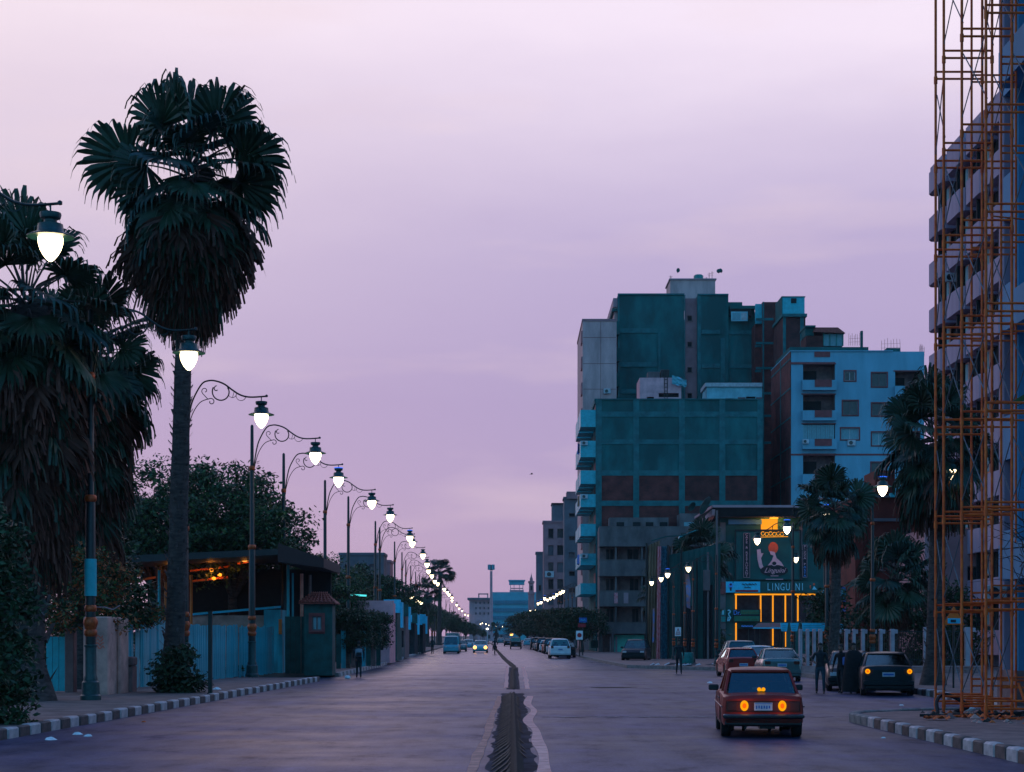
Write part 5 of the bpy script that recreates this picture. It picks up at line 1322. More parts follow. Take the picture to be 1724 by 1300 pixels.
# glowing lamp recess over the billboard
g = G(); g.box(rx(1281), rx(1309), dR - .06, dR - .02, rz(892), rz(874)); g.build('lit_panel', 'neon_orange', Rs)
g = G(); g.lathe([(.0, 0), (.42, .0), (.42, .1), (0, .12)], (rx(1301), dR - .8, rz(872) - .13), 12); g.build('ceiling_lamp', 'lamp_orange', Rs, smooth=60)
l = bpy.data.lights.new('ceiling_lamp_light', 'POINT'); l.energy = 260; l.color = (1, .36, .06); l.shadow_soft_size = .3
o = bpy.data.objects.new('ceiling_lamp_light', l); COL.objects.link(o); o.parent = Rs; o.location = Vector((rx(1301), dR - 1.0, rz(878))) - Rs.location
# billboard
bb = thing('billboard', 'big square teal billboard with a pale figure, orange head and dark oval badge', 'billboard', (rx(1238), dR - .5, rz(976)), 0)
g = G(); g.box(rx(1238), rx(1345), dR - .5, dR - .36, rz(976), rz(894)); g.build('board', 'board_teal', bb)
g = G(); g.box(rx(1236), rx(1347), dR - .6, dR - .51, rz(895), rz(892)); g.box(rx(1236), rx(1238), dR - .6, dR - .51, rz(977), rz(895)); g.box(rx(1345), rx(1347), dR - .6, dR - .51, rz(977), rz(895)); g.build('frame', 'iron', bb)
def flat(g, pts, y, m=0, th=.03):
    n = len(pts); g.add([(rx(p), y, rz(q)) for p, q in pts] + [(rx(p), y + th, rz(q)) for p, q in pts], [tuple(range(n))] + [(i, n+i, n+(i+1) % n, (i+1) % n) for i in range(n)], m)
def ell(cx, cy, a, b, n=20, t0=0, t1=2*PI): return [(cx + a*math.cos(t0 + (t1-t0)*i/n), cy + b*math.sin(t0 + (t1-t0)*i/n)) for i in range(n)]
yb = dR - .55
g = G(); flat(g, ell(1300.5, 923, 8.2, 10), yb)
g.build('print_head', 'print_orange', bb)
g = G(); flat(g, [(1294, 928), (1303, 930), (1306, 940), (1314, 947), (1320, 957), (1322, 963), (1291, 963), (1288, 957), (1298, 944), (1301, 936), (1296, 934)], yb - .012)
flat(g, [(1273, 926), (1279, 925), (1280, 932), (1284, 932), (1280, 940), (1282, 950), (1287, 962), (1284, 964), (1277, 955), (1274, 942)], yb - .012); g.build('print_body', 'print_pink', bb)
g = G(); flat(g, ell(1302, 961, 23.5, 9.5), yb - .05); g.build('badge', 'board_black', bb)
g = G(); flat(g, ell(1302, 949, 5, 4.5, 12), yb - .055); g.build('badge_crest', 'print_pink', bb)
g = G(); flat(g, ell(1302, 949, 3.6, 3.1, 12), yb - .07); g.build('badge_crest', 'board_black', bb)
lettering('Linguini', .70, 'print_pink', bb, (rx(1302), yb - .08, rz(961)), sx=.95, shear=.5)
g = G(); flat(g, [(1296, 969.5), (1309, 969.5), (1309, 970.5), (1296, 970.5)], yb - .06); flat(g, [(1288, 975), (1317, 975), (1317, 976.2), (1288, 976.2)], yb - .01); g.build('print_line', 'print_pink', bb)
# orange glowing ornament along the top of the board
g = G()
for k in range(6):
    cx = 1283 + k*6.4; g.tube([(rx(p), yb - .05, rz(q)) for p, q in ell(cx, 899 + (k % 2), 3, 3.2, 9)], .035, 4)
g.tube([(rx(1276), yb-.05, rz(905)), (rx(1325), yb-.05, rz(904))], .04, 4)
g.build('glowing_ornament', 'neon_orange', bb)
for (p0, p1, q0, q1, s, lb) in ((1250, 1261, 898, 973, 'CAFE & RESTAURANT', 'narrow vertical black sign with pale letters at the left edge of the billboard'),
                               (1349, 1357, 918, 973, 'PIZZA PASTA', 'narrow vertical black sign with pale letters right of the billboard')):
    t = thing('vertical_sign', lb, 'sign', (rx(p0), dR - .62, rz(q1)), 0)
    g = G(); g.box(rx(p0), rx(p1), dR - .72, dR - .63, rz(q1), rz(q0)); g.build('sign_board', 'board_black', t)
    g = G(); e = .04
    for a, b, c, d_ in ((p0, p1, q0, q0+.7), (p0, p1, q1-.7, q1), (p0, p0+.7, q0, q1), (p1-.7, p1, q0, q1)): g.box(rx(a), rx(b), dR - .74, dR - .725, rz(d_), rz(c))
    g.build('border', 'far_beige', t)
    n = len(s)
    for i, ch in enumerate(s):
        if ch != ' ': lettering(ch, .30, 'print_pink' if i < n*.6 or p0 < 1300 else 'letter_blue', t, (rx((p0+p1)/2), dR - .735, rz(q0 + 3 + (q1-q0-6)*i/(n-1))), sx=1.3)
# fascia signs
t = thing('shop_sign', 'pale blue shop sign with dark script and a red line, left of the name letters', 'sign', (rx(1221), dR - .4, rz(998)), 0)
g = G(); g.box(rx(1221), rx(1278.5), dR - .55, dR - .36, rz(998), rz(979.5)); g.build('sign_board', 'sign_cyan', t)
g = G(); flat(g, [(1237, 993.6), (1275, 993.6), (1275, 996.8), (1237, 996.8)], dR - .6); g.build('red_line', 'ink_red', t)
g = G()
for k in range(9):
    a = 1248 + k*2.7; g.tube([(rx(a), dR - .58, rz(985 - (k % 3))), (rx(a+1.2), dR - .58, rz(983 + (k % 2)*2)), (rx(a+2.6), dR - .58, rz(985))], .045, 4)
for k in range(4): a = 1252 + k*2.6; g.tube([(rx(a), dR - .58, rz(990)), (rx(a+1.4), dR - .58, rz(988 + k % 2)), (rx(a+2.4), dR - .58, rz(990.5))], .04, 4)
g.build('script', 'ink', t)
g = G(); flat(g, ell(1229, 986, 3.6, 4.5, 12), dR - .6); g.build('emblem', 'letter_blue', t)
g = G(); flat(g, ell(1229, 984.5, 2.0, 1.8, 10), dR - .62); flat(g, [(1227, 989), (1231, 989), (1230, 995), (1228, 995)], dR - .6); g.build('emblem', 'ink', t)
t = thing('shop_sign', 'long dark fascia with pale capital letters, one unlit', 'sign', (rx(1279), dR - .4, rz(998)), 0)
g = G(); g.box(rx(1279), rx(1376), dR - .5, dR - .36, rz(998), rz(979.5)); g.build('sign_board', 'board_teal', t)
for ch, p in zip('LINGUINI', (1293, 1299.5, 1307, 1316, 1325, 1333, 1341.5, 1349.5)):
    lettering(ch, 1.05, 'ink' if p == 1333 else 'letter_cyan', t, (rx(p), dR - .54, rz(989)), sx=.62)
g = G(); flat(g, [(1366, 993), (1369, 987), (1374, 993)], dR - .53); g.build('logo_triangle', 'letter_cyan', t)
g = G(); flat(g, ell(1369, 984, 1.8, 2.0, 8), dR - .53); flat(g, [(1362, 986), (1363.5, 986), (1363.5, 991), (1362, 991)], dR - .53); g.build('logo_mark', 'print_orange', t)
# neon tubes
t = thing('neon_outline', 'orange neon tubes outlining the restaurant windows below the name sign', 'neon light', (rx(1238), dR - .3, rz(1000)), 0)
def tb(p0, q0, p1, q1, r=.085, y=None):
    g = G(); g.tube([(rx(p0), y or dR - .28, rz(q0)), (rx(p1), y or dR - .28, rz(q1))], r, 8); return g
tb(1236.5, 1001, 1377, 1001, .075).build('tube', 'neon_orange', t, smooth=60)
for a, q0, q1 in ((1238.5, 1002.5, 1026), (1280, 1002.5, 1047), (1300.5, 1002.5, 1047), (1321.5, 1002.5, 1047), (1342.5, 1002.5, 1046), (1238.5, 1049, 1087), (1300.5, 1058, 1087), (1321.5, 1064, 1089)):
    tb(a, q0, a, q1, .075).build('tube', 'neon_orange', t, smooth=60)
# green doctor's sign
t = thing('shop_sign', 'dark green two-line sign crossing the neon tube, starting with pale blue letters', 'sign', (rx(1228), dR - .6, rz(1048)), 0)
g = G(); g.box(rx(1234), rx(1279), dR - .62, dR - .42, rz(1047), rz(1026)); g.build('sign_board', 'board_black', t)
g = G(); g.box(rx(1245.5), rx(1277), dR - .66, dR - .625, rz(1034.5), rz(1027.5)); g.box(rx(1234.5), rx(1277), dR - .66, dR - .625, rz(1046), rz(1037.5)); g.build('green_band', 'sign_green', t)
lettering('Dr.', .62, 'letter_blue', t, (rx(1239.5), dR - .68, rz(1032)), sx=.9)
g = G()
for k in range(9): g.box(rx(1248 + k*3.2), rx(1249.6 + k*3.2), dR - .68, dR - .665, rz(1033), rz(1029 + (k*7 % 3)*.6)); g.box(rx(1248 + k*3.2), rx(1250.5 + k*3.2), dR - .68, dR - .665, rz(1044), rz(1043.2 - (k % 2)))
stuff(g.build('faint_lettering', 'leaf_b', t))
g = G(); g.box(rx(1213), rx(1220), dR - .66, dR - .5, rz(1036), rz(1027)); g.box(rx(1213), rx(1220), dR - .66, dR - .5, rz(1047), rz(1038)); g.box(rx(1215), rx(1217), dR - .7, dR - .67, rz(1035), rz(1028), 1); g.build('symbol_panel', ['bin_green', 'letter_cyan'], t)
g = G(); g.tube([(rx(p), dR - .6, rz(q)) for p, q in ell(1226, 1030, 2, 2.6, 10, -2.5, 2.5)] + [(rx(1226), dR - .6, rz(1036)), (rx(1229), dR - .6, rz(1040)), (rx(1226), dR-.6, rz(1046))], .06, 5)
g.tube([(rx(1224), dR-.6, rz(1046)), (rx(1225), dR-.6, rz(1039)), (rx(1228), dR-.6, rz(1041))], .06, 5); g.build('curled_mark', 'letter_cyan', t)
# canopies and small signs
t = thing('awning', 'flat pale awning edge over the restaurant door', 'awning', (rx(1265), dR - 2, rz(1057)), 0)
g = G(); g.hexa([(rx(1262), dR - 2.2, rz(1058.5)), (rx(1313), dR - 2.2, rz(1059)), (rx(1313), dR - .4, rz(1052)), (rx(1276), dR - .4, rz(1052)), (rx(1262), dR - 2.2, rz(1057)), (rx(1313), dR - 2.2, rz(1056)), (rx(1313), dR - .4, rz(1049)), (rx(1276), dR - .4, rz(1049))]); g.build('canopy', 'far_grey', t)
g = G(); g.box(rx(1263), rx(1311), dR - 2.28, dR - 2.21, rz(1058.6), rz(1056.8)); g.build('edge', 'sign_cyan', t)
for a in (1266, 1308):
    g = G(); g.tube([(rx(a), dR - 2.1, .2), (rx(a), dR - 2.1, rz(1058.6))], .04, 6); g.build('post', 'iron', t)
t = thing('small_sign', 'small strip sign with pale letters above the restaurant entrance', 'sign', (rx(1247), dR - .4, rz(1055)), 0)
g = G(); g.box(rx(1246), rx(1268), dR - .5, dR - .4, rz(1056.5), rz(1052)); g.build('sign_board', 'board_black', t)
g = G()
for k in range(8): g.box(rx(1247.3 + k*2.5), rx(1249 + k*2.5), dR - .53, dR - .505, rz(1055.6), rz(1053 + .5*(k % 2)))
g.build('lettering', 'letter_blue', t)
for i, (pa, pb, pc, pd) in enumerate(((1314, 1327, 1325, 1316), (1330.5, 1345, 1342, 1333), (1350, 1390, 1387, 1352), (1407, 1422, 1421.5, 1407))):
    dd = 100.0; f = lambda p: X(p, dd); h = lambda q: Z(q, dd)
    t = thing('light_board', ['leftmost small tapered pale blue board in the row above the railings', 'second small tapered pale blue board above the railings', 'widest pale blue board with lines above the railings', 'small rounded pale blue sign at the palm trunk right of the boards'][i], 'sign', (f(pa), dd, h(1063)), 0, 'pale blue boards above the railings')
    g = G(); y0 = 1049 if i < 3 else 1053
    if i < 3:
        g.add([(f(pa), dd, h(y0)), (f(pb), dd, h(y0)), (f(pc), dd, h(1063)), (f(pd), dd, h(1063)), (f(pa), dd+.1, h(y0)), (f(pb), dd+.1, h(y0)), (f(pc), dd+.1, h(1063)), (f(pd), dd+.1, h(1063))], [(0,1,2,3), (7,6,5,4), (0,4,5,1), (1,5,6,2), (2,6,7,3), (3,7,4,0)])
    else:
        P = [(f(1407), h(1064)), (f(1421.5), h(1064))] + [(f(1414.3 + 7.2*math.cos(a)), h(1060 - 10*math.sin(a))) for a in [k*PI/8 for k in range(9)]]
        n = len(P); g.add([(a, dd, b) for a, b in P] + [(a, dd + .1, b) for a, b in P], [tuple(range(n)), tuple(range(2*n-1, n-1, -1))] + [(k, n+k, n+(k+1) % n, (k+1) % n) for k in range(n)])
    g.build('board', 'sign_cyan', t)
    g = G()
    for q in (1053, 1056.5, 1060): g.box(f(pa + (1 if i < 3 else 0) + 1.5), f(min(pb, pc) - 2), dd - .02, dd - .003, h(q + .7), h(q))
    g.build('line', 'far_blue', t)
    g = G(); g.tube([(f((pa+pb)/2), dd + .06, .17), (f((pa+pb)/2), dd + .06, h(1060))], .05, 6); g.build('post', 'iron', t)

# ================================================================== RAILINGS WITH PALE POSTS
dK = 88.0
t = thing('railing_wall', 'low stone wall with pale flat posts behind the dark sedan', 'railing', (X(1340, dK), dK, .17))
g = G(); g.box(X(1500, dK), X(1660, dK), dK, dK + .35, .1, Z(1121, dK) ); g.box(X(1340, dK), X(1500, dK), dK, dK + .35, .1, .5); g.build('base_wall', 'stone', t)
r = random.Random(3)
for row in range(5):
    n = 12
    for k in range(n):
        a = 1502 + (k + (row % 2)*.5) * 13; b = min(a + 12.4, 1659)
        if a < 1655:
            g = G(); z = .12 + row * (Z(1121, dK) - .12)/5; g.bbox(X(a, dK), X(b, dK), dK - .05 - r.uniform(0, .02), dK - .003, z, z + (Z(1121, dK) - .12)/5 - .02, .012); g.build('stone_block', 'stone', t)
pm = None
for i, (a, w, big) in enumerate([(1346, 5, 0), (1358, 5, 0), (1369, 5, 0), (1379, 6, 0), (1409, 8, 1), (1423, 9, 1), (1436, 9, 1), (1451, 10, 1), (1467, 10, 1), (1481, 10, 1), (1500, 12, 1), (1556, 9, 1), (1626, 17, 1)]):
    g = G(); top = 1059 if a < 1550 else 1056; bot = .4
    w_ = w * (.55 if big else 1)
    g.bbox(X(a, dK), X(a + w_, dK), dK + .02, dK + .3, bot, Z(top, dK), .02)
    if big: g.bbox(X(a + w_, dK), X(a + w, dK), dK + .06, dK + .26, Z(top + 8, dK), Z(top + 1, dK), .01)
    g.build('post', 'post_pale', t)
g = G()
for a, b in ((1420, 1500), (1512, 1556), (1566, 1626)):
    n = int((b - a) / 3.2)
    for k in range(n): g.box(X(a + k*3.2, dK), X(a + k*3.2 + .7, dK), dK + .15, dK + .18, .4, Z(1062, dK))
    g.box(X(a, dK), X(b, dK), dK + .14, dK + .19, Z(1064, dK), Z(1062.5, dK)); g.box(X(a, dK), X(b, dK), dK + .14, dK + .19, Z(1112, dK), Z(1110, dK))
stuff(g.build('railing_bar', 'iron', t))
shrub('dark_bush', 'dark hedge behind the pale railings', X(1520, 96), 97, 4.6, 1.2, .2, 3.4, 110, 70, .3, ['leaf_a', 'frond_a', 'leaf_a'], 91, .7)
shrub('dark_bush', 'dark bush under the palms left of the pale railings', X(1395, 100), 101, 1.5, 1.2, .2, 4.4, 60, 60, .3, ['leaf_a', 'frond_a', 'leaf_a'], 92, .7)
shrub('dark_bush', 'dark shrubbery below the palms at the foot of the grey house', X(1600, 98), 100, 2.4, 1.2, .2, 4.6, 80, 60, .3, ['leaf_a', 'frond_a', 'leaf_a'], 93, .7)
shrub('dark_bush', 'shadowy shrubs between the striped drapes and the restaurant', X(1165, 160), 160, 2.6, 1.2, .2, 5.2, 70, 50, .45, ['leaf_a', 'frond_a', 'leaf_a'], 94, .9)

# ================================================================== DRAPED TENT WALL left of the restaurant (d=132..150)
dT = 140.0
t = thing('event_tent', 'tall dark tent wall with beige, red-striped and blue hanging drapes', 'tent', (X(1085, dT), dT, .17))
def drape(name, m, p0, p1, q0, q1, waves, amp, dep=dT, lean=0, q0b=None):
    g = G(); n = 28; mm = 12; vs = []
    for j in range(mm + 1):
        tt = j / mm
        for i in range(n + 1):
            u = i / n; pq = p0 + (p1-p0)*u + lean*(1-tt); qt = q0 + ((q0b if q0b else q0) - q0)*u
            z = Z(qt, dep) + (Z(q1, dep) - Z(qt, dep))*tt
            vs.append((X(pq, dep), dep + amp*math.sin(u*waves*2*PI + tt*1.1)*(0.5 + tt*.5) + .05*noise.noise(Vector((u*9, tt*5, p0))), z))
    g.add(vs, [(j*(n+1)+i, j*(n+1)+i+1, (j+1)*(n+1)+i+1, (j+1)*(n+1)+i) for j in range(mm) for i in range(n)])
    return g.build(name, m, t, smooth=180)
drape('drape', 'canvas', 1086, 1105, 918, 1113, 4, .16, dT, 6, 910)
drape('drape', 'drape_red', 1105, 1111, 920, 1112, 2, .08, dT - .3, 2)
drape('drape', 'drape_blue', 1112, 1124, 920, 1113, 4, .14, dT - .1, 0)
drape('drape', 'board_teal', 1124, 1213, 935, 1113, 10, .12, dT + .3, 0, 915)
drape('drape', 'cloth_dark', 1150, 1166, 1020, 1113, 3, .1, dT - .2, 0)
drape('drape', 'cloth_dark', 1184, 1200, 985, 1113, 3, .1, dT - .2, 0)
drape('drape', 'banner', 1098, 1101.5, 1024, 1082, 1, .03, dT - .4, 1)
for p, q in ((1088, 915), (1124, 918), (1146, 925), (1172, 940), (1191, 930), (1206, 860)):
    g = G(); g.tube([(X(p, dT), dT - .35, .1), (X(p, dT), dT - .35, Z(q, dT))], .09, 7); g.build('pole', 'plaster_grey' if p in (1191, 1206) else 'iron', t)
g = G(); g.tube([(X(1096, dT), dT - .4, Z(911, dT)), (X(1120, dT), dT - .5, Z(904, dT)), (X(1150, dT), dT - .5, Z(902, dT)), (X(1175, dT), dT - .4, Z(893, dT))], .05, 5); g.build('guy_rope', 'teal_paint', t)
g = G(); g.bbox(X(1183, dT), X(1194, dT), dT - .7, dT - .25, Z(995, dT), Z(960, dT), .05); g.build('loudspeaker', 'plaster_grey', t)
t = thing('fabric_awning', 'thin pale awning strip jutting over the dark palm left of the restaurant', 'awning', (X(1160, 150), 150, Z(900, 150)))
g = G(); a = 148; g.hexa([(X(1144,a),a,Z(905,a)), (X(1172,a),a,Z(894,a)), (X(1172,a),a+1,Z(894,a)), (X(1144,a),a+1,Z(907,a)), (X(1144,a),a,Z(903,a)), (X(1172,a),a,Z(892,a)), (X(1172,a),a+1,Z(892,a)), (X(1144,a),a+1,Z(903,a))]); g.build('sheet', 'cyan_paint', t)
t = thing('hanging_banner', 'long narrow blue banner with reddish print hanging from a lamp left of the restaurant', 'banner', (X(1158, 132), 132, Z(965, 132)))
g = G(); vs = []; n = 14
for i in range(n + 1):
    tt = i/n; c = 1156 + 4.5*tt + 1.2*math.sin(tt*5)
    for s2 in (-1, 1): vs.append((X(c + s2*(4.2 - 1.0*tt), 132), 132 + .12*math.sin(tt*7 + s2), Z(966 + 58*tt + s2*1.5*tt, 132)))
g.add(vs, [(2*i, 2*i+1, 2*i+3, 2*i+2) for i in range(n)]); g.build('cloth', 'banner', t, smooth=180)
g = G(); g.tube([(X(1151, 132), 132, Z(965, 132)), (X(1164, 132), 132, Z(966, 132))], .03, 5); g.build('rod', 'iron', t)
dish('large leaning satellite dish above the tent wall left of the restaurant roof', 1183, 849, 176, 1.0, .5, 1.1, 'teal_paint')
dish('smaller satellite dish just left of the large leaning dish', 1163, 852, 176, .5, .5, .8, 'teal_paint')

# ================================================================== LEFT SIDE: fence, pillar, shed, booth, kiosks
t = thing('board_fence', 'fence of tall blue-painted metal boards along the left pavement', 'fence', (-13.4, 60, .17))
fa, fb = (-13.3, 60.5), (-11.55, 86.5); n = 74
L = math.hypot(fb[0]-fa[0], fb[1]-fa[1]); rz_ = math.atan2(fb[1]-fa[1], fb[0]-fa[0]); bw = L/n
bmeshes = []
for k in range(4):
    g = G(); w = bw*.93; r = random.Random(k); h = 2.25
    g.box(0, w, -.012, .012, 0, h); g.box(w*.46, w*.54, -.03, -.0125, 0, h)
    o = g.build('board', ['sheet_blue', 'sheet_pale', 'sheet_blue', 'cyan_paint'][k] if k < 3 else 'sheet_blue', None, True); bmeshes.append(o.data); bpy.data.objects.remove(o)
r = random.Random(12)
for i in range(n):
    f = i / n; me = bmeshes[1] if (f < .28 and r.random() < .7) else bmeshes[r.choice((0, 0, 2, 3))]
    inst(me, 'board', t, ((fb[0]-fa[0])*f + .1, (fb[1]-fa[1])*f + .5, r.uniform(-.03, .03)), (r.uniform(-.015, .015), 0, rz_ + r.uniform(-.12, .12)), (1, 1, 1 + r.uniform(-.02, .02) + (.05 if .1 < f < .3 else 0)))
g = G()
for z in (.4, 1.9): g.tube([(fa[0]-.1, fa[1]+.5, z+.17), (fb[0]-.1, fb[1]+.5, z+.17)], .03, 5)
g.build('rail', 'iron', t)
t = thing('wall_pillar', 'thick pale plastered wall block with faint red scrawl behind the nearest lamp post', 'wall', (X(178, 56), 56, .17))
g = G(); a = 55.0; g.bbox(X(140, a), X(182, a), a, a + 2.0, .1, Z(1038, a), .04); g.bbox(X(182, a) - .0, X(212, a + 2), a + 1.2, a + 2.4, .1, Z(1040, a), .03)
g.build('masonry', 'plaster_beige', t)
g = G()
for k in range(4):
    p = [(X(158 + i*3 + k, a), a - .012, Z(1072 + k*6 + 3*math.sin(i*2 + k), a)) for i in range(6)]; g.tube(p, .012, 4)
g.build('scrawl', 'print_orange', t)
g = G(); g.tube([(X(142, a), a+.5, Z(1034, a)), (X(152, a), a+.5, Z(1022, a)), (X(170, a), a+.5, Z(1022, a)), (X(184, a), a+.5, Z(1026, a)), (X(196, a), a+.5, Z(1019, a))], .02, 5); g.build('bent_pipe', 'far_beige', t)
t = thing('planter_wall', 'rough low wall stub beside the pale wall block', 'low wall', (X(200, 58), 58, .17))
g = G(); a = 57.5; g.bbox(X(183, a), X(222, a), a, a + .8, .1, Z(1121, a), .04); g.bbox(X(198, a), X(224, a), a - .1, a + .7, Z(1121, a) + .003, Z(1106, a), .04); g.build('masonry', 'wall_dull', t)
t = thing('blue_gate', 'bright blue sheet panel between the corner bush and the pale wall block', 'gate', (X(95, 57), 57.5, .17))
g = G(); a = 57.5
for k in range(3): g.box(X(78 + k*10.5, a), X(88 + k*10.5, a), a + .01*k, a + .05, .2, Z(1072, a))
g.build('sheet', 'cyan_paint', t)
g = G(); g.bbox(X(110, a), X(126, a), a - .1, a + .3, .1, Z(1056, a), .03); g.build('side_wall', 'wall_dull', t)
# low-roofed lean-to with pale cyan roof edge
t = thing('lean_to', 'low lean-to behind the blue fence with a bright pale roof edge', 'shed', (X(400, 88), 88, .17))
a = 88
g = G(); g.hexa([(X(315, a), a, Z(1037, a)), (X(462, a), a, Z(1024.5, a)), (X(462, a), a+3, Z(1022, a)), (X(315, a), a+3, Z(1034, a)), (X(315, a), a, Z(1033.5, a)), (X(462, a), a, Z(1021, a)), (X(462, a), a+3, Z(1018, a)), (X(315, a), a+3, Z(1030, a))]); g.build('roof', 'sign_cyan', t)
g = G(); g.box(X(318, a), X(447, a), a + .3, a + 2.8, .1, Z(1036, a)); g.build('wall', 'plaster_beige', t)
g = G(); g.box(X(448, a), X(476, a), a - .8, a + 2.8, .1, Z(1027, a)); g.box(X(472, a), X(480, a), a - 1, a - .5, .1, Z(1050, a)); g.build('end_wall', 'sheet_blue', t)
g = G(); g.box(X(474, a), X(479, a), a - 1.06, a - 1.003, Z(1068, a), Z(1043, a)); g.build('orange_sign', 'sign_orange', t)
# open shed with dark roof, orange light inside
t = thing('open_shed', 'open shed with a broad dark flat roof and orange-lit beams behind the fence', 'shed', (X(370, 84), 84, .17))
a = 84
g = G(); g.hexa([(X(200, a), a, Z(948, a)), (X(482, a), a - 3, Z(934, a-3)), (X(482, a), a + 10, Z(934, a)), (X(200, a), a + 10, Z(948, a)), (X(200, a), a, Z(936, a)), (X(482, a), a - 3, Z(924, a-3)), (X(482, a), a + 10, Z(924, a)), (X(200, a), a + 10, Z(936, a))])
g.hexa([(X(482, a), a - 3, Z(950, a)), (X(545, a), a, Z(956, a)), (X(545, a), a + 8, Z(956, a)), (X(482, a), a + 10, Z(950, a)), (X(482, a), a - 3, Z(920, a)), (X(545, a), a, Z(940, a)), (X(545, a), a + 8, Z(940, a)), (X(482, a), a + 10, Z(920, a))]); g.build('roof', 'plastic_black', t)
g = G(); g.box(X(190, a), X(528, a), a + 8, a + 8.3, .1, Z(948, a)); g.build('back_wall', 'dark_void', t)
for p, q0, m_, rr in ((268, 960, 'cyan_paint', .07), (279, 985, 'sign_orange', .07), (485, 951, 'cyan_paint', .07), (493, 965, 'far_blue', .05), (508, 966, 'salmon_frame', .08), (522, 968, 'wall_dull', .07), (322, 968, 'sign_orange', .07)):
    yy = a + 3.2 if p > 450 else a + 3
    g = G(); g.tube([(X(p, yy), yy, .1), (X(p, yy), yy, Z(q0, yy) if p != 279 else Z(980, yy))], rr, 8); g.build('post', m_, t)
for (p0, q0, p1, q1) in ((320, 961, 386, 954), (322, 979, 384, 972), (400, 949, 426, 944), (224, 978, 262, 972)):
    yy = a + 5; g = G(); g.tube([(X(p0, yy), yy, Z(q0, yy)), (X(p1, yy), yy, Z(q1, yy))], .06, 6); g.build('beam', 'sign_orange', t)  # orange lamp light on the beams is put into their colour
for (p, q) in ((360, 974), (356, 960), (370, 968)):
    yy = a + 4.6; g = G(); g.lathe([(0, -.09), (.1, -.05), (.1, .05), (0, .09)], (X(p, yy), yy, Z(q, yy)), 8); g.build('bulb', 'lamp_orange', t)
for (p, q) in ((356, 966), (412, 952), (290, 970)):
    l = bpy.data.lights.new('shed_lamp', 'POINT'); l.energy = 14; l.color = (1, .34, .05); l.shadow_soft_size = .12
    o = bpy.data.objects.new('shed_lamp', l); COL.objects.link(o); o.location = (X(p, a+4.4), a + 4.4, Z(q, a+4.4)); o.parent = t; o.location = Vector(o.location) - t.location
t = thing('wall_light', 'thin bright cyan tube light over the hedge beside the pink kiosk', 'light', (X(590, 118), 118, Z(1003, 118)))
g = G(); a = 118; g.tube([(X(590, a), a, Z(1001.5, a)), (X(617, a), a, Z(1003, a))], .06, 6); g.build('tube', 'cyan_tube', t)
g = G(); g.tube([(X(603, a), a, .1), (X(603, a), a, Z(1004, a))], .04, 6); g.build('post', 'iron', t)

# guard booth
a = 84.5; bx0, bx1 = X(513, a), X(559, a)
t = thing('guard_booth', 'dark teal guard booth with a red-tiled pyramid roof at the pavement end', 'booth', ((bx0+bx1)/2, a, .1))
hq_ = (X(525, a)-bx0, X(542, a)-bx0, Z(1062, a)-.1, Z(1037, a)-.1)
g = G(); shell(g, bx0, bx1, a, a + 1.6, .1, Z(1014, a), [hq_], depth=.1); g.build('wall', 'teal_paint', t)
window(t, (bx0, a, .1), EX, hq_, frame='window_frame', pane='pane_curtain', depth=.1, mull=1, sur='trim_brown')
g = G(); g.box(bx0 - .02, bx0 + .06, a - .03, a - .003, .1, Z(1014, a)); g.box(bx1 - .06, bx1 + .02, a - .03, a - .003, .1, Z(1014, a)); g.box(bx0 + .06, bx1 - .06, a - .03, a - .003, Z(1075, a), Z(1073, a)); g.build('trim', 'teal_paint', t)
g = G(); rx0, rx1, ry0, ry1, zb, ztp = bx0 - .25, bx1 + .2, a - .3, a + 1.9, Z(1015, a), Z(997, a); cx, cy = (rx0+rx1)/2, (ry0+ry1)/2
g.box(rx0, rx1, ry0, ry1, zb - .06, zb)
g.add([(rx0, ry0, zb), (rx1, ry0, zb), (rx1, ry1, zb), (rx0, ry1, zb), (cx-.3, cy, ztp), (cx+.3, cy, ztp)], [(0, 1, 5, 4), (1, 2, 5), (2, 3, 4, 5), (3, 0, 4)]); rf_ = g.build('roof', 'roof_tile', t)
g = G()
for row in range(5):
    tt = row/5; z0_, z1_ = zb + (ztp-zb)*tt, zb + (ztp-zb)*(tt+.2)
    xa_, xb_ = rx0 + (cx-.3-rx0)*tt, rx1 + (cx+.3-rx1)*tt; ya_ = ry0 + (cy-ry0)*tt; yb_ = ry0 + (cy-ry0)*(tt+.2)
    n = 9
    for k in range(n):
        a0, a1 = xa_ + (xb_-xa_)*k/n, xa_ + (xb_-xa_)*(k+.8)/n
        g.add([(a0, ya_ - .03, z0_ + .03), ((a0+a1)/2, ya_ - .05, z0_ + .075), (a1, ya_ - .03, z0_ + .03), (a1, yb_ - .02, z1_ + .02), ((a0+a1)/2, yb_ - .03, z1_ + .05), (a0, yb_ - .02, z1_ + .02)], [(0, 1, 4, 5), (1, 2, 3, 4), (0, 2, 1)])
stuff(g.build('tile', 'roof_tile', rf_))
t = thing('metal_hoarding', 'dark blue-green hoarding between the lean-to and the guard booth', 'hoarding', (X(495, 86), 86, .1))
for k in range(4):
    g = G(); g.box(X(480 + k*9, 86), X(488.3 + k*9, 86), 86 + .02*(k % 2), 86.06, .15, Z(1038, 86)); g.build('panel', 'teal_paint', t)
t = thing('metal_hoarding', 'row of teal and pale sheets behind the walking person, right of the guard booth', 'hoarding', (X(600, 101), 101, .17))
for k in range(9):
    a = 98 + k*1.2; g = G(); p = 566 + k*8.4; g.box(X(p, a), X(p + 7.6, a), a, a + .05, .17, Z(1062 if k % 3 else 1068, a)); g.build('panel', ['teal_paint', 'sheet_blue', 'teal_paint', 'wall_dull'][k % 4], t)
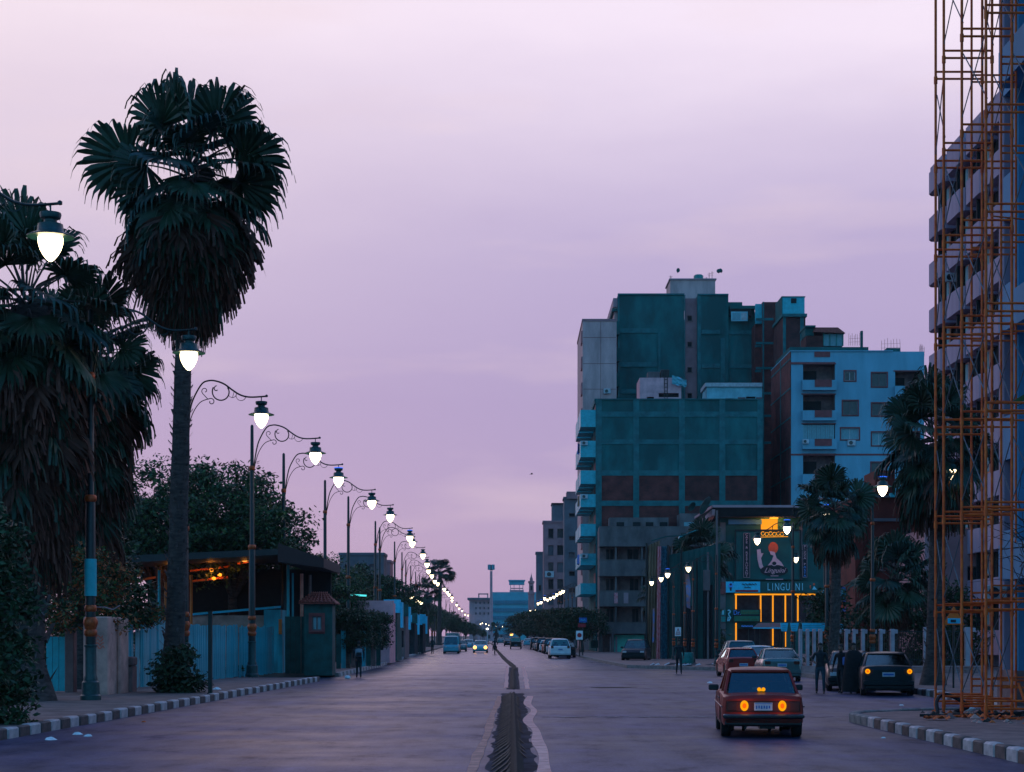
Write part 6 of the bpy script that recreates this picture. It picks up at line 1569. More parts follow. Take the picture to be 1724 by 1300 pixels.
# kiosks
def kiosk(label, p0, p1, top, d, wall, fascia, sign=None, grp='kiosks along the left pavement'):
    t = thing('kiosk', label, 'kiosk', (X(p0, d), d, .1), 0, grp); x0, x1 = X(p0, d), X(p1, d); w = x1 - x0
    g = G(); shell(g, x0, x1, d, d + 6, .1, Z(top, d), [(w*.2, w*.8, .9, 2.3)], depth=.3); g.build('wall', wall, t)
    g = G(); g.box(x0 + w*.2, x1 - w*.2, d + .28, d + .31, 1.0, 2.4); g.build('hatch', 'pane_dark', t)
    g = G(); g.box(x0 - .3, x1 + .3, d - .7, d - .0, Z(top, d) - .9, Z(top, d) + .1); g.build('fascia', fascia, t)
    if sign:
        g = G(); g.box(x1 + .31, x1 + .45, d - .6, d + .9, Z(top, d) - 2.0, Z(top, d) - .1); g.box(x0 + w*.3, x0 + w*.7, d - .8, d - .71, Z(top, d) - .8, Z(top, d) - .1); g.build('sign_board', sign, t)
kiosk('pink-walled kiosk with a mauve fascia behind the lamp posts on the left', 603, 656, 1014, 122, 'plaster_pink', 'plaster_pink', None)
kiosk('kiosk with a bright cyan sign just right of the pink one', 654, 668, 1012, 134, 'teal_paint', 'sign_cyan', 'sign_cyan')
kiosk('dark kiosk with two pale vertical signs in the middle of the row', 670, 682, 1020, 150, 'wall_dull', 'teal_paint', 'sign_cyan')
kiosk('small dark kiosk near the far palms on the left', 686, 698, 1034, 175, 'cloth_dark', 'teal_paint', 'sign_cyan')
kiosk('last kiosk of the left row with a cyan panel', 700, 712, 1036, 192, 'cloth_dark', 'sign_cyan', 'sign_cyan')
kiosk('long low teal stall behind the round clipped bushes', 566, 604, 1040, 116, 'teal_paint', 'teal_paint', None)
for i, (p0, p1, q0, q1, d) in enumerate(((664, 669, 1016, 1034, 140), (674, 678, 1024, 1040, 152), (700, 704, 1034, 1052, 178), (706, 711, 1034, 1052, 182), (652, 658, 1033, 1055, 128))):
    t = thing('panel_sign', 'pale cyan hanging panel among the lamp posts, %s of five from the nearest' % ords[[1, 2, 3, 4, 0][i]], 'sign', (X(p0, d), d, .17), 0, 'pale panels hung among the left lamp posts')
    g = G(); g.box(X(p0, d), X(p1, d), d, d + .08, Z(q1, d), Z(q0, d)); g.build('panel', 'sign_cyan', t)
    g = G(); g.tube([(X(p0, d), d + .04, .1), (X(p0, d), d + .04, Z(q0, d))], .05, 5); g.build('post', 'iron', t)
for i, (p, q, d) in enumerate(((696, 1009, 205), (701, 1011, 206), (708, 1015, 215), (694, 1007, 205))):
    t = thing('flood_lamp', 'small warm lamp glowing in the dark trees near the left palms, %s of four' % ords[[1, 2, 3, 0][i]], 'lamp', (X(p, d), d, .1), 0, 'small lamps in the trees on the left')
    g = G(); g.lathe([(0, -.22), (.26, -.1), (.26, .12), (0, .22)], (0, 0, Z(q, d) - .1), 8); g.build('lamp_head', 'globe', t, True, 60)
    g = G(); g.tube([(0, 0, 0), (0, 0, Z(q, d) - .3)], .06, 5); g.build('pole', 'iron', t, True)

# ================================================================== SCAFFOLD
t = thing('scaffold', 'tall orange-painted steel frame scaffold standing before the nearest building', 'scaffold', (10.2, 42.9, .17))
fy = [42.9, 41.35, 39.85, 38.35]; fx0 = [10.2, 10.02, 10.06, 10.2]; W_ = 1.12; lv = 2.14
for j in range(4):
    xL, y = fx0[j], fy[j]; ztop_ = 24
    for xx in (xL, xL + W_):
        g = G(); g.tube([(xx, y, .17), (xx, y, ztop_)], .032, 8)
        for k in range(11): z = .42 + k*lv; g.tube([(xx, y, z - .12), (xx, y, z + .05)], .045, 8)
        g.tube([(xx, y, .17), (xx, y, .2)], .09, 8); g.build('upright', 'rust_orange', t, smooth=60)
    for k in range(11):
        z = .42 + k*lv
        g = G(); g.tube([(xL, y, z), (xL + W_, y, z)], .026, 6); g.tube([(xL, y, z + .17), (xL + W_, y, z + .17)], .026, 6); g.build('rung', 'rust_orange', t, smooth=60)
for j in range(3):
    for s_ in (0, 1):
        for k in range(11):
            if (k + s_ + j) % 4 == 3: continue
            z = .42 + k*lv; g = G()
            g.tube([(fx0[j] + W_*s_, fy[j], z + .3), (fx0[j+1] + W_*s_, fy[j+1], z + 1.75)], .014, 5)
            g.tube([(fx0[j] + W_*s_ + .03, fy[j], z + 1.75), (fx0[j+1] + W_*s_ + .03, fy[j+1], z + .3)], .014, 5); g.build('brace', 'steel_brace', t)
for k in (0, 1, 3, 5):
    z = .42 + k*lv; g = G(); g.tube([(xP - .02, 42, z + .6), (fx0[1] + W_, 41.3, z + .6)], .02, 5); g.build('tie_bar', 'rust_orange', t)
for (x_, y_, s_) in ((11.35, 42.4, 1), (11.9, 41.0, -1)):
    g = G(); g.tube([(x_, y_, .2), (x_ + .16*s_, y_ + .3, .9)], .035, 6); g.build('prop', 'rust_orange', t)
# second bay behind, nearer the building corner
for y, xL in ((44.2, 11.4), (42.8, 11.75)):
    g = G()
    for xx in (xL, xL + 1.1):
        g = G(); g.tube([(xx, y, .17), (xx, y, 24)], .03, 8); g.build('upright', 'rust_orange', t, smooth=60)
    for k in range(11):
        z = .75 + k*lv; g = G(); g.tube([(xL, y, z), (xL + 1.1, y, z)], .025, 6); g.tube([(xL, y, z + .17), (xL + 1.1, y, z + .17)], .025, 6); g.build('rung', 'rust_orange', t, smooth=60)
        if k % 2 == 0 and y > 43: g = G(); g.tube([(11.4, 44.2, z + .2), (11.75, 42.8, z + 1.8)], .014, 5); g.build('brace', 'steel_brace', t)

# ================================================================== SIGNS
d = D(1168)
d = 62; t = thing('warning_sign', 'orange-bordered triangular sign on a post seen through the scaffold', 'road sign', (X(1606, d), d, .17))
g = G(); c, q, s_ = X(1606, d), Z(1042, d), .34
def tri(g, s, y, m=0): g.add([(c - s*1.1, y, q - s*.62), (c + s*1.1, y, q - s*.62), (c, y, q + s*1.3), (c - s*1.1, y+.02, q - s*.62), (c + s*1.1, y+.02, q - s*.62), (c, y+.02, q + s*1.3)], [(0,1,2), (5,4,3), (0,3,4,1), (1,4,5,2), (2,5,3,0)], m)
tri(g, s_, d); g.build('sign_plate', 'sign_orange', t)
g = G(); g.box(c - .22, c + .22, d - .03, d - .003, q - .16, q + .02); g.build('symbol', 'sign_cyan', t)
g = G(); g.box(c - .12, c + .06, d - .05, d - .033, q - .12, q - .03); g.build('symbol_mark', 'ink', t)
g = G(); g.tube([(c, d + .06, .17), (c, d + .06, q)], .035, 6); g.build('post', 'iron', t)
d = 113; t = thing('crossing_sign', 'small white sign with a red triangle above the lone pedestrian on the right', 'road sign', (X(1141.5, d), d, .1))
x_ = X(1141.5, d); g = G(); g.box(x_ - .19, x_ + .19, d, d + .03, Z(1071, d), Z(1056, d)); g.build('sign_plate', 'sign_white', t)
g = G(); z0_, z1_ = Z(1068, d), Z(1058, d)
for a_, b_ in (((x_-.13, z0_), (x_+.13, z0_)), ((x_+.13, z0_), (x_, z1_)), ((x_, z1_), (x_-.13, z0_))): g.tube([(a_[0], d - .01, a_[1]), (b_[0], d - .01, b_[1])], .02, 4)
g.tube([(x_, d-.012, z0_+.03), (x_, d-.012, z0_+.15)], .025, 4); g.build('red_triangle', 'ink_red', t)
g = G(); g.tube([(x_, d + .05, .1), (x_, d + .05, Z(1056, d))], .04, 6); g.build('post', 'iron', t)
d = 158; xs_ = X(975.5, d); t = thing('no_parking_sign', 'white square sign with a dark red circle on a post by the far right kerb', 'road sign', (xs_, d, .17))
g = G(); g.box(xs_ - .3, xs_ + .3, d, d + .04, Z(1077, d), Z(1062, d)); g.build('sign_plate', 'sign_white', t)
g = G(); g.lathe([(.2, -.02), (.2, -.003), (0, -.003)], (xs_, d, Z(1069.5, d)), 14, axis='y'); g.build('disc', 'ink_red', t)
g = G(); g.tube([(xs_, d + .06, .17), (xs_, d + .06, Z(1060, d))], .05, 6); g.build('post', 'iron', t)
t = thing('street_sign', 'small dark blue sign with pale marks above a red board by the far right kerb', 'sign', (X(981, 160), 160, .17))
a = 160; g = G(); g.box(X(975, a), X(988, a), a, a + .05, Z(1048, a), Z(1040, a)); g.build('sign_plate', 'sign_blue', t)
g = G()
for k in range(3): g.tube([(X(977.5 + k*2.5, a), a-.02, Z(1045, a)), (X(979 + k*2.5, a), a-.02, Z(1042.5 + k % 2, a)), (X(980 + k*2.5, a), a-.02, Z(1045, a))], .025, 4)
g.build('script', 'sign_cyan', t)
g = G(); g.box(X(973, a), X(986, a), a, a + .05, Z(1056, a), Z(1050, a)); g.build('red_board', 'ink_red', t)
g = G(); g.tube([(X(981, a), a + .08, .17), (X(981, a), a + .08, Z(1040, a))], .06, 6); g.build('post', 'iron', t)
d = 120; t = thing('advert_sign', 'narrow upright sign with blue and pink print on a post left of the pale railings', 'sign', (X(1419, d), d, .17))
g = G(); g.box(X(1414, d), X(1424, d), d, d + .06, Z(1030, d), Z(988, d)); g.build('sign_plate', 'sign_blue', t)
g = G(); g.box(X(1415.5, d), X(1423, d), d - .02, d - .003, Z(1008, d), Z(991, d)); g.build('print', 'far_blue', t)
g = G(); g.box(X(1416, d), X(1423, d), d - .02, d - .003, Z(1024, d), Z(1013, d)); g.build('print', 'print_orange', t)
g = G(); g.tube([(X(1419, d), d + .08, .17), (X(1419, d), d + .08, Z(990, d))], .07, 6); g.build('post', 'iron', t)
t = thing('advert_sign', 'tall thin pale blue light strip at the right end of the restaurant front', 'sign', (X(1387, 150), 150, .17))
g = G(); a = 150; g.box(X(1385, a), X(1389.5, a), a, a + .1, Z(1036, a), Z(993, a)); g.build('panel', 'sign_cyan', t)
g = G(); g.tube([(X(1387, a), a + .15, .17), (X(1387, a), a + .15, Z(995, a))], .06, 6); g.build('post', 'iron', t)
# ================================================================== CARS
def interp(tab, y):
    if y <= tab[0][0]: return tab[0][1]
    for (a, b), (c, d) in zip(tab, tab[1:]):
        if y <= c: return b + (d-b)*(y-a)/(c-a)
    return tab[-1][1]
def make_car(label, cat, paint, sp, group=None, rear_lit=False, front_lit=False, name='parked_car', detail=False):
    """car with its rear towards -Y; sp gives length, width and profile heights"""
    L, W, Ht = sp['L'], sp['W'], sp['H']; h2 = L/2; top = sp['top']; rw = sp.get('rw', .31)
    t = thing(name, label, cat, (0, 0, 0), 0, group)
    yr, yf = -h2 + sp.get('ro', .85), h2 - sp.get('fo', .72)
    ys = sorted(set([-h2, -h2 + .04, -h2 + .15, h2 - .15, h2 - .04, h2] + [a for a, b in top] + [round(-h2 + L*k/14, 3) for k in range(1, 14)] + [yw + s*(rw + .06)*c for yw in (yr, yf) for s in (-1, 1) for c in (1.0, .92, .7, .35)] + [yr, yf]))
    zb0 = sp.get('zb', .20); vs = []; n = 0; edge = sp.get('edge', .06)
    for y in ys:
        zt_ = interp(top, y); e = 1 - min(1, (h2 - abs(y)) / .25); hw = W/2 * (1 - edge * e * e) - .04 * max(0, (abs(y) - h2*.6) / h2)
        zb = zb0 + (.06 * e)
        for yw in (yr, yf):
            if abs(y - yw) < rw + .06: zb = max(zb, math.sqrt(max(0, (rw + .06)**2 - (y - yw)**2)) + rw * .85)
        rnd = sp.get('round', .07)
        P = [(hw - .05, zb), (hw - .01, min(zb + .06, zt_ - .1)), (hw, max(zb + .1, (zb0 + zt_)*.47)), (hw - .005, max(zb + .12, zt_*.72)), (hw - .03, zt_ - rnd*.9), (hw - .05 - rnd*.4, zt_ - rnd*.25), (hw - .10 - rnd, zt_), (hw*.5, zt_ + .012), (0, zt_ + .018)]
        ring = [(x, y, z) for x, z in P] + [(-x, y, z) for x, z in P[-2::-1]]
        n = len(ring); vs += ring
    g = G(); K = len(ys)
    g.add(vs, [(k*n + i, k*n + i + 1, (k+1)*n + i + 1, (k+1)*n + i) for k in range(K-1) for i in range(n-1)] + [tuple(range(n-1, -1, -1)), tuple((K-1)*n + i for i in range(n))])
    # greenhouse: base and roof outlines
    yb0, yt0, yt1, yb1 = sp['cabin']; bw = W/2 - .09; tw = W/2 - sp.get('tumble', .24); zb = interp(top, (yb0+yb1)/2) - .01; zr0 = interp(top, yb0) + .0; zr1 = interp(top, yb1) + .0
    zt_ = Ht
    # roof shell
    rn = 6; rv = []; ry = [yt0 - .02, yt0 + .12, yt0 + .4, (yt0+yt1)/2, yt1 - .4, yt1 - .12, yt1 + .02]; rzs = [-.075, -.025, -.005, 0, -.005, -.03, -.08]
    rp = [(-1, -.10), (-1.0, -.06), (-.93, -.02), (-.6, .0), (0, .012), (.6, 0), (.93, -.02), (1.0, -.06), (1, -.10)]
    for y, dz in zip(ry, rzs):
        for a, b in rp: rv.append((a * tw, y, zt_ + dz + b))
    m_ = len(rp); g.add(rv, [(k*m_ + i, (k+1)*m_ + i, (k+1)*m_ + i + 1, k*m_ + i + 1) for k in range(len(ry)-1) for i in range(m_-1)])
    def pil(y0, z0, y1, z1, w=.05, s=1):
        for s in (-1, 1):
            a = Vector((s*bw, y0, z0)); b = Vector((s*(tw-.01), y1, z1))
            g.hexa([a + Vector((-.03, -w, 0)), a + Vector((.02, -w, 0)), a + Vector((.02, w, 0)), a + Vector((-.03, w, 0)), b + Vector((-.04, -w, 0)), b + Vector((.005, -w, 0)), b + Vector((.005, w, 0)), b + Vector((-.04, w, 0))])
    zt2 = zt_ - .07
    pil(yb0 + .05, zr0 - .02, yt0 + .06, zt2, sp.get('cp', .07)); pil(yb1 - .05, zr1 - .02, yt1 - .04, zt2, .04); ym = (yt0+yt1)/2 + .05; pil(ym, zb, ym, zt2, .04)
    if sp.get('long'): pil((yt0+ym)/2, zb, (yt0+ym)/2, zt2, .04)
    g.box(-tw + .03, tw - .03, yt0, yt0 + .08, zt2 - .03, zt2 + .02)
    g.build('body', paint, t, True, 38)
    g = G(); g.box(-W/2 + .14, W/2 - .14, -h2 + .25, h2 - .3, zb0 - .02, .55); g.box(-W/2 + .02, -W/2 + .13, yr + rw + .1, yf - rw - .1, zb0, .5); g.box(W/2 - .13, W/2 - .02, yr + rw + .1, yf - rw - .1, zb0, .5); g.build('underbody', 'plastic_black', t, True)
    i_ = .012
    def pane(a, b, c, d_, nm='rear_window'):
        gg = G(); gg.quad(a, b, c, d_); gg.build(nm, 'car_glass', t, True)
    pane((-bw + .06, yb0 + .02, zr0), (bw - .06, yb0 + .02, zr0), (tw - .05, yt0 + .03, zt2), (-tw + .05, yt0 + .03, zt2), 'rear_window')
    pane((bw - .05, yb1 - .02, zr1), (-bw + .05, yb1 - .02, zr1), (-tw + .05, yt1 - .02, zt2), (tw - .05, yt1 - .02, zt2), 'windscreen')
    for s in (-1, 1):
        gg = G(); gg.quad((s*(bw - i_), yb0 + .08, zb - .01), (s*(bw - i_), yb1 - .08, zb - .01), (s*(tw - i_), yt1 - .06, zt2), (s*(tw - i_), yt0 + .08, zt2)); gg.build('side_window', 'car_glass', t, True)
    for yw in (yr, yf):
        for s in (-1, 1):
            gg = G(); gg.lathe([(rw*.6, -.09), (rw*.93, -.095), (rw, -.07), (rw, .07), (rw*.93, .095), (rw*.6, .09)], n=20, axis='x')
            w_ = gg.build('wheel', 'rubber', t, True, 50); w_.location = (s*(W/2 - .11), yw, rw)
            gg = G(); gg.lathe([(0, .03), (rw*.18, .04), (rw*.2, .02), (rw*.5, .0), (rw*.6, .07), (rw*.62, .08), (rw*.62, -.05), (0, -.05)], n=16, axis='x'); r_ = gg.build('rim', 'chrome', w_, True, 40)
            if s < 0: r_.rotation_euler = (0, 0, PI)
    zl = sp['light']; hwr = W/2
    for s in (-1, 1):
        if detail: continue
        gg = G(); wl, hl = sp.get('lw', .2), sp.get('lh', .12)
        gg.bbox(min(s*(hwr-.12), s*(hwr-.12-wl)), max(s*(hwr-.12), s*(hwr-.12-wl)), -h2 - .015, -h2 + .05, zl - hl/2, zl + hl/2, .01); gg.build('tail_light', 'lens_red', t, True)
        if rear_lit:
            gg = G(); gg.lathe([(.085, -.02), (.085, 0), (0, 0)], (s*(hwr - .2), -h2 - .02, zl), 12, axis='y'); gg.build('lit_lamp', 'tail_lit', t, True)
            gg = G(); gg.lathe([(.04, -.03), (.04, -.021), (0, -.021)], (s*(hwr - .2), -h2 - .02, zl), 12, axis='y'); gg.build('lit_lamp_core', 'tail_core', t, True)
    for s in (-1, 1):
        gg = G(); zf = sp.get('flight', .62); gg.bbox(min(s*(hwr-.12), s*(hwr-.42)), max(s*(hwr-.12), s*(hwr-.42)), h2 - .06, h2 + .012, zf - .07, zf + .07, .01); gg.build('headlight', 'frame_light', t, True)
        if front_lit:
            gg = G(); gg.lathe([(0, .03), (.2, .03), (.2, .06), (0, .07)], (s*(hwr - .26), h2, zf), 14, axis='y'); gg.build('headlight_beam', 'head_lit', t, True)
    bz = sp.get('bump', .42)
    if not detail:
        for s in (-1, 1):
            gg = G(); y_ = s*(h2 - .03); gg.bbox(-W/2 + .05, W/2 - .05, min(y_, y_ + s*.09), max(y_, y_ + s*.09), bz - .09, bz + .07, .02); gg.build('bumper', sp.get('bm', paint), t, True, 40)
        gg = G(); pz = sp.get('plate', zl - .02); gg.box(-.2, .2, -h2 - .03, -h2 - .0, pz - .07, pz + .07); gg.box(-.17, .17, -h2 - .036, -h2 - .031, pz - .03, pz + .03, 1); gg.build('number_plate', ['plate', 'sign_blue'], t, True)
    for s in (-1, 1):
        gg = G(); y_ = yb1 - .28; gg.bbox(min(s*(W/2 - .04), s*(W/2 + .17)), max(s*(W/2 - .04), s*(W/2 + .17)), y_ - .05, y_ + .02, zb - .01, zb + .11, .02); gg.build('mirror', 'plastic_black', t, True)
    gg = G()
    for s in (-.38, .38):
        gg.bbox(s - .25, s + .25, ym - .15, ym + .0, .45, zb + .18, .05); gg.bbox(s - .12, s + .12, ym - .12, ym - .02, zb + .2, zb + .36, .04)
    gg.bbox(-bw + .1, bw - .1, yb0 + .35, yb0 + .5, .45, zb + .05, .05); gg.box(-bw + .08, bw - .08, yb0 + .02, yb0 + .35, zb - .06, zb - .03); gg.box(-bw + .06, bw - .06, yb1 - .7, yb1 - .05, zb - .12, zb - .02)
    gg.build('seat', 'seat_fabric', t, True)
    return t
SEDAN = dict(L=4.45, W=1.75, H=1.45, top=[(-2.22, .86), (-2.15, .98), (-1.45, 1.02), (1.0, .96), (1.9, .82), (2.22, .62)], cabin=(-1.75, -.95, .35, 1.15), light=.82, lw=.26, lh=.14, plate=.72, bump=.45, flight=.62, round=.09, edge=.12)
HATCH = dict(L=3.9, W=1.62, H=1.42, top=[(-1.95, .90), (-1.85, .96), (0, .95), (.9, .92), (1.7, .80), (1.95, .62)], cabin=(-1.85, -1.45, .15, .95), light=.8, lw=.2, lh=.16, plate=.6, bump=.42, round=.06, long=1)
SUV = dict(L=4.5, W=1.85, H=1.72, top=[(-2.25, 1.0), (-2.1, 1.08), (0, 1.08), (1.1, 1.05), (2.0, .95), (2.25, .75)], cabin=(-2.12, -1.75, .3, 1.1), light=1.0, lw=.22, lh=.22, plate=.8, bump=.5, rw=.36, zb=.28, tumble=.26, long=1, flight=.8)
VAN = dict(L=4.4, W=1.68, H=1.95, top=[(-2.2, 1.0), (-2.1, 1.05), (1.4, 1.0), (2.0, .95), (2.2, .75)], cabin=(-2.12, -2.0, 1.35, 2.0), light=.8, lw=.14, lh=.3, plate=.55, bump=.42, tumble=.18, long=1, flight=.75, ro=.7)
PICK = dict(L=4.6, W=1.75, H=1.75, top=[(-2.3, 1.05), (-2.2, 1.1), (1.0, 1.08), (2.1, .95), (2.3, .8)], cabin=(-.3, -.15, .6, 1.3), light=.75, lw=.14, lh=.3, plate=.55, bump=.45, rw=.36, zb=.35, tumble=.2)

# ---- the old red saloon, seen from behind
LADA = dict(L=4.1, W=1.61, H=1.36, top=[(-2.05, .76), (-1.99, .82), (-1.35, .87), (.85, .89), (1.75, .82), (2.05, .70)], cabin=(-1.50, -1.02, .35, .85), light=.62, zb=.24, rw=.30, round=.035, edge=.05, tumble=.20, cp=.055, ro=.78)
lada = make_car('old boxy red saloon driving away, amber tail lamps lit', 'car', 'car_red', LADA, name='driving_car', detail=True)
t = lada
def part(g, nm, m, sm=None): return g.build(nm, m, t, True, sm)
yB = -2.05
g = G(); g.bbox(-.72, .72, yB - .012, yB + .05, .50, .735, .02); part(g, 'tail_panel', 'lens_red', 40)
for s in (-1, 1):
    g = G(); g.lathe([(0, -.012), (.072, -.01), (.08, 0.0), (.08, .02)], (s*.365, yB - .03, 0), 16, axis='y'); o = part(g, 'tail_light', 'tail_lit', 60); o.location = (0, 0, .635); o.scale = (1, 1, 1.3)
    g = G(); g.lathe([(0, -.012), (.035, -.01), (.04, 0.0)], (s*.365, yB - .045, 0), 12, axis='y'); g.build('lamp_core', 'tail_core', o, True, 60)
    g = G(); g.bbox(min(s*.50, s*.70), max(s*.50, s*.70), yB - .022, yB - .0, .535, .70, .008); part(g, 'lamp_cluster', 'lens_red')
g = G(); g.box(-.175, .175, yB - .045, yB - .013, .545, .695); pl_ = part(g, 'number_plate', 'plate')
g = G()
for k in range(6): g.box(-.145 + k*.05, -.12 + k*.05, yB - .05, yB - .046, .575 + .01*(k % 2), .64)
g.box(-.165, .165, yB - .05, yB - .046, .67, .682); g.build('plate_mark', 'sign_blue', pl_, True)
g = G(); g.bbox(-.78, .78, yB - .13, yB - .02, .39, .475, .02); bp_ = part(g, 'bumper', 'chrome', 40)
g = G(); g.bbox(-.785, .785, yB - .145, yB - .131, .41, .45, .006); g.build('rubber_strip', 'plastic_black', bp_, True)
g = G(); g.bbox(-.74, .74, yB + .0, yB + .1, .25, .39, .02); part(g, 'valance', 'plastic_black')
g = G(); g.box(-.72, .72, yB + .085, yB + .095, .838, .842); part(g, 'boot_seam', 'plastic_black')
g = G(); g.box(-.06, .06, yB + .62, yB + .63, .90, .93); part(g, 'badge', 'tail_lit')  # badge glows by itself, its brightness put into the material
for s in (-1, 1):
    g = G(); g.lathe([(0, -.012), (.035, -.01), (.04, .02)], (s*.042, yB + .60, .935), 12, axis='y'); part(g, 'shelf_lamp', 'tail_lit')
g = G(); g.tube([(-.35, yB - .02, .2), (-.3, yB + .5, .22)], .022, 6); part(g, 'exhaust', 'iron')
for s in (-1, 1):
    l = bpy.data.lights.new('tail_glow', 'POINT'); l.energy = 1.1; l.color = (1, .28, .02); l.shadow_soft_size = .05
    o = bpy.data.objects.new('tail_glow', l); COL.objects.link(o); o.parent = t; o.location = (s*.365, yB - .16, .63)
g = G(); g.box(-.05, .25, yB + .3, yB + .9, .17, .24); part(g, 'silencer', 'iron')
for s in (-1, 1):
    g = G(); g.bbox(min(s*.79, s*.812), max(s*.79, s*.812), -1.9, 1.8, .60, .625, .004); part(g, 'side_moulding', 'chrome')
    for y_ in (-.05, .9, -.95): 
        g = G(); g.box(min(s*.795, s*.808), max(s*.795, s*.808), y_ - .004, y_ + .004, .32, .84); part(g, 'door_seam', 'plastic_black')
    for y_ in (-.2, -.85):
        g = G(); g.bbox(min(s*.795, s*.822), max(s*.795, s*.822), y_, y_ + .13, .74, .765, .005); part(g, 'door_handle', 'chrome')
    g = G(); g.bbox(-.045 + s*.2, .045 + s*.2, -.95, -.8, .9, 1.05, .02); part(g, 'headrest', 'seat_fabric')
dl = 34.6
lada.location = (X(1286, dl) + .15, dl + 2.05, 0); lada.rotation_euler = (0, 0, math.radians(-4.5))

def place(car, px, d, rz=0, far_end='rear'):
    """px: middle of the end facing the camera, d: its distance"""
    h = car_len[car.name.split('.')[0] if False else id(car)]/2
    a = rz; car.location = (X(px, d) - math.sin(a)*h*(1 if far_end == 'rear' else 1), d + h*math.cos(a if far_end == 'rear' else 0), 0)
    car.rotation_euler = (0, 0, a if far_end == 'rear' else a + PI)
car_len = {}
def car(label, cat, paint, sp, px, d, rz=0, end='rear', z=0, **k):
    c = make_car(label, cat, paint, sp, **k); car_len[id(c)] = sp['L']; place(c, px, d, rz, end); c.location.z = z; return c
gr = 'cars parked beside the restaurant'
c = car('dark teal-black saloon with two round amber lamps lit, rear to the viewer', 'car', 'car_dark', SEDAN, 1496, 58.5, math.radians(-8), rear_lit=True)
for s in (-1, 1):
    g = G(); g.lathe([(0, -.01), (.13, -.01), (.13, 0)], (s*.66, -2.25, .80), 14, axis='y'); o = g.build('lamp_ring', 'lens_red', c, True)
car('dark saloon with a pale curved wing, mostly hidden behind the two people in black', 'car', 'car_dark', SEDAN, 1434, 63.5, math.radians(-9), 'front')
car('small maroon hatchback parked at the right kerb, second in line from the red saloon', 'car', 'car_maroon', HATCH, 1252, 85, math.radians(2), group=gr)
car('silver-green saloon parked just behind the red saloon roof', 'car', 'car_silver', SEDAN, 1317, 77, math.radians(-3), group=gr)
car('dark tall estate car behind the maroon hatchback', 'car', 'car_teal', SUV, 1251, 100, 0, group=gr)
car('pale blue saloon facing the viewer behind the silver-green one', 'car', 'car_blue', SEDAN, 1303, 96, math.radians(12), 'front', group=gr)
car('black car parked in front of the pale green shop', 'car', 'car_dark', SUV, 1066, 131, math.radians(-10), 'front')
car('white minibus parked with its front to the viewer on the far left', 'minibus', 'car_blue', dict(VAN, W=1.75), 759, 196, 0, 'front')
car('dark taller van behind the white minibus on the left', 'van', 'car_teal', dict(VAN, H=2.35, W=1.9), 761, 212, 0, 'front')
car('dark teal car half hidden right of the white minibus', 'car', 'car_teal', SEDAN, 773.5, 222, 0, 'front')
car('pale saloon parked between the minibus and the oncoming car', 'car', 'car_blue', SEDAN, 788, 262, 0, 'front')
c = car('pale car driving towards the viewer with headlights on', 'car', 'car_blue', SEDAN, 808.5, 206, 0, 'front', front_lit=True, name='driving_car')
car('dark pickup driving away in the right lanes', 'pickup', 'car_dark', PICK, 868.5, 262, 0, name='driving_car')
car('dark saloon driving away, left of the pickup', 'car', 'car_dark', SEDAN, 856, 330, 0, name='driving_car')
car('small pale saloon beyond the dark pickup', 'car', 'car_blue', SEDAN, 889, 340, 0, name='driving_car')
car('tiny pale car at the far end of the right lanes', 'car', 'car_teal', SEDAN, 843, 430, 0, name='driving_car')
car('white off-road car, nearest of the row parked along the far right kerb', 'car', 'car_white', SUV, 943.5, 153, math.radians(1))
gr = 'row of cars parked along the far right kerb'
paints = ['car_dark', 'car_silver', 'car_teal', 'car_maroon', 'car_blue', 'car_dark', 'car_maroon', 'car_white', 'car_dark', 'car_teal', 'car_silver', 'car_dark']
pn = dict(car_dark='black', car_silver='grey', car_teal='dark teal', car_maroon='maroon', car_blue='pale blue', car_white='white')
y = 161; pool = {}
for i, pt in enumerate(paints):
    sp = [SEDAN, HATCH, SUV][i % 3]; key = (pt, i % 3)
    lab = '%s parked car, %s behind the white off-road car in the kerbside row' % (pn[pt], ords[i])
    x_ = bend(y) + 6.2 - .35
    if key in pool: c = copy_tree(pool[key]); c['label'] = lab
    else: c = make_car(lab, 'car', pt, sp, group=gr); pool[key] = c
    c.location = (x_, y + 2.2, 0); y += 5.6 + 2.0*R.random() + (3 if y > 200 else 0)
# motorcycle in the left lane near the median
d = 190; t = thing('motorcycle', 'tiny dark motorcycle with its rider beside the median, far down the road', 'motorcycle', (X(833, d), d, 0))
for yy in (-.65, .65):
    g = G(); g.lathe([(.2, -.05), (.3, -.05), (.3, .05), (.2, .05)], (0, yy, .3), 14, axis='x'); g.build('wheel', 'rubber', t, True)
g = G(); g.bbox(-.13, .13, -.5, .45, .45, .85, .06); g.bbox(-.15, .15, -.7, .1, .80, .92, .04); g.build('body', 'car_dark', t, True)
g = G(); g.tube([(-.35, .5, 1.05), (0, .55, 1.0), (.35, .5, 1.05)], .02, 6); g.tube([(0, .55, 1.0), (0, .65, .3)], .03, 6); g.build('handlebar', 'iron', t, True)

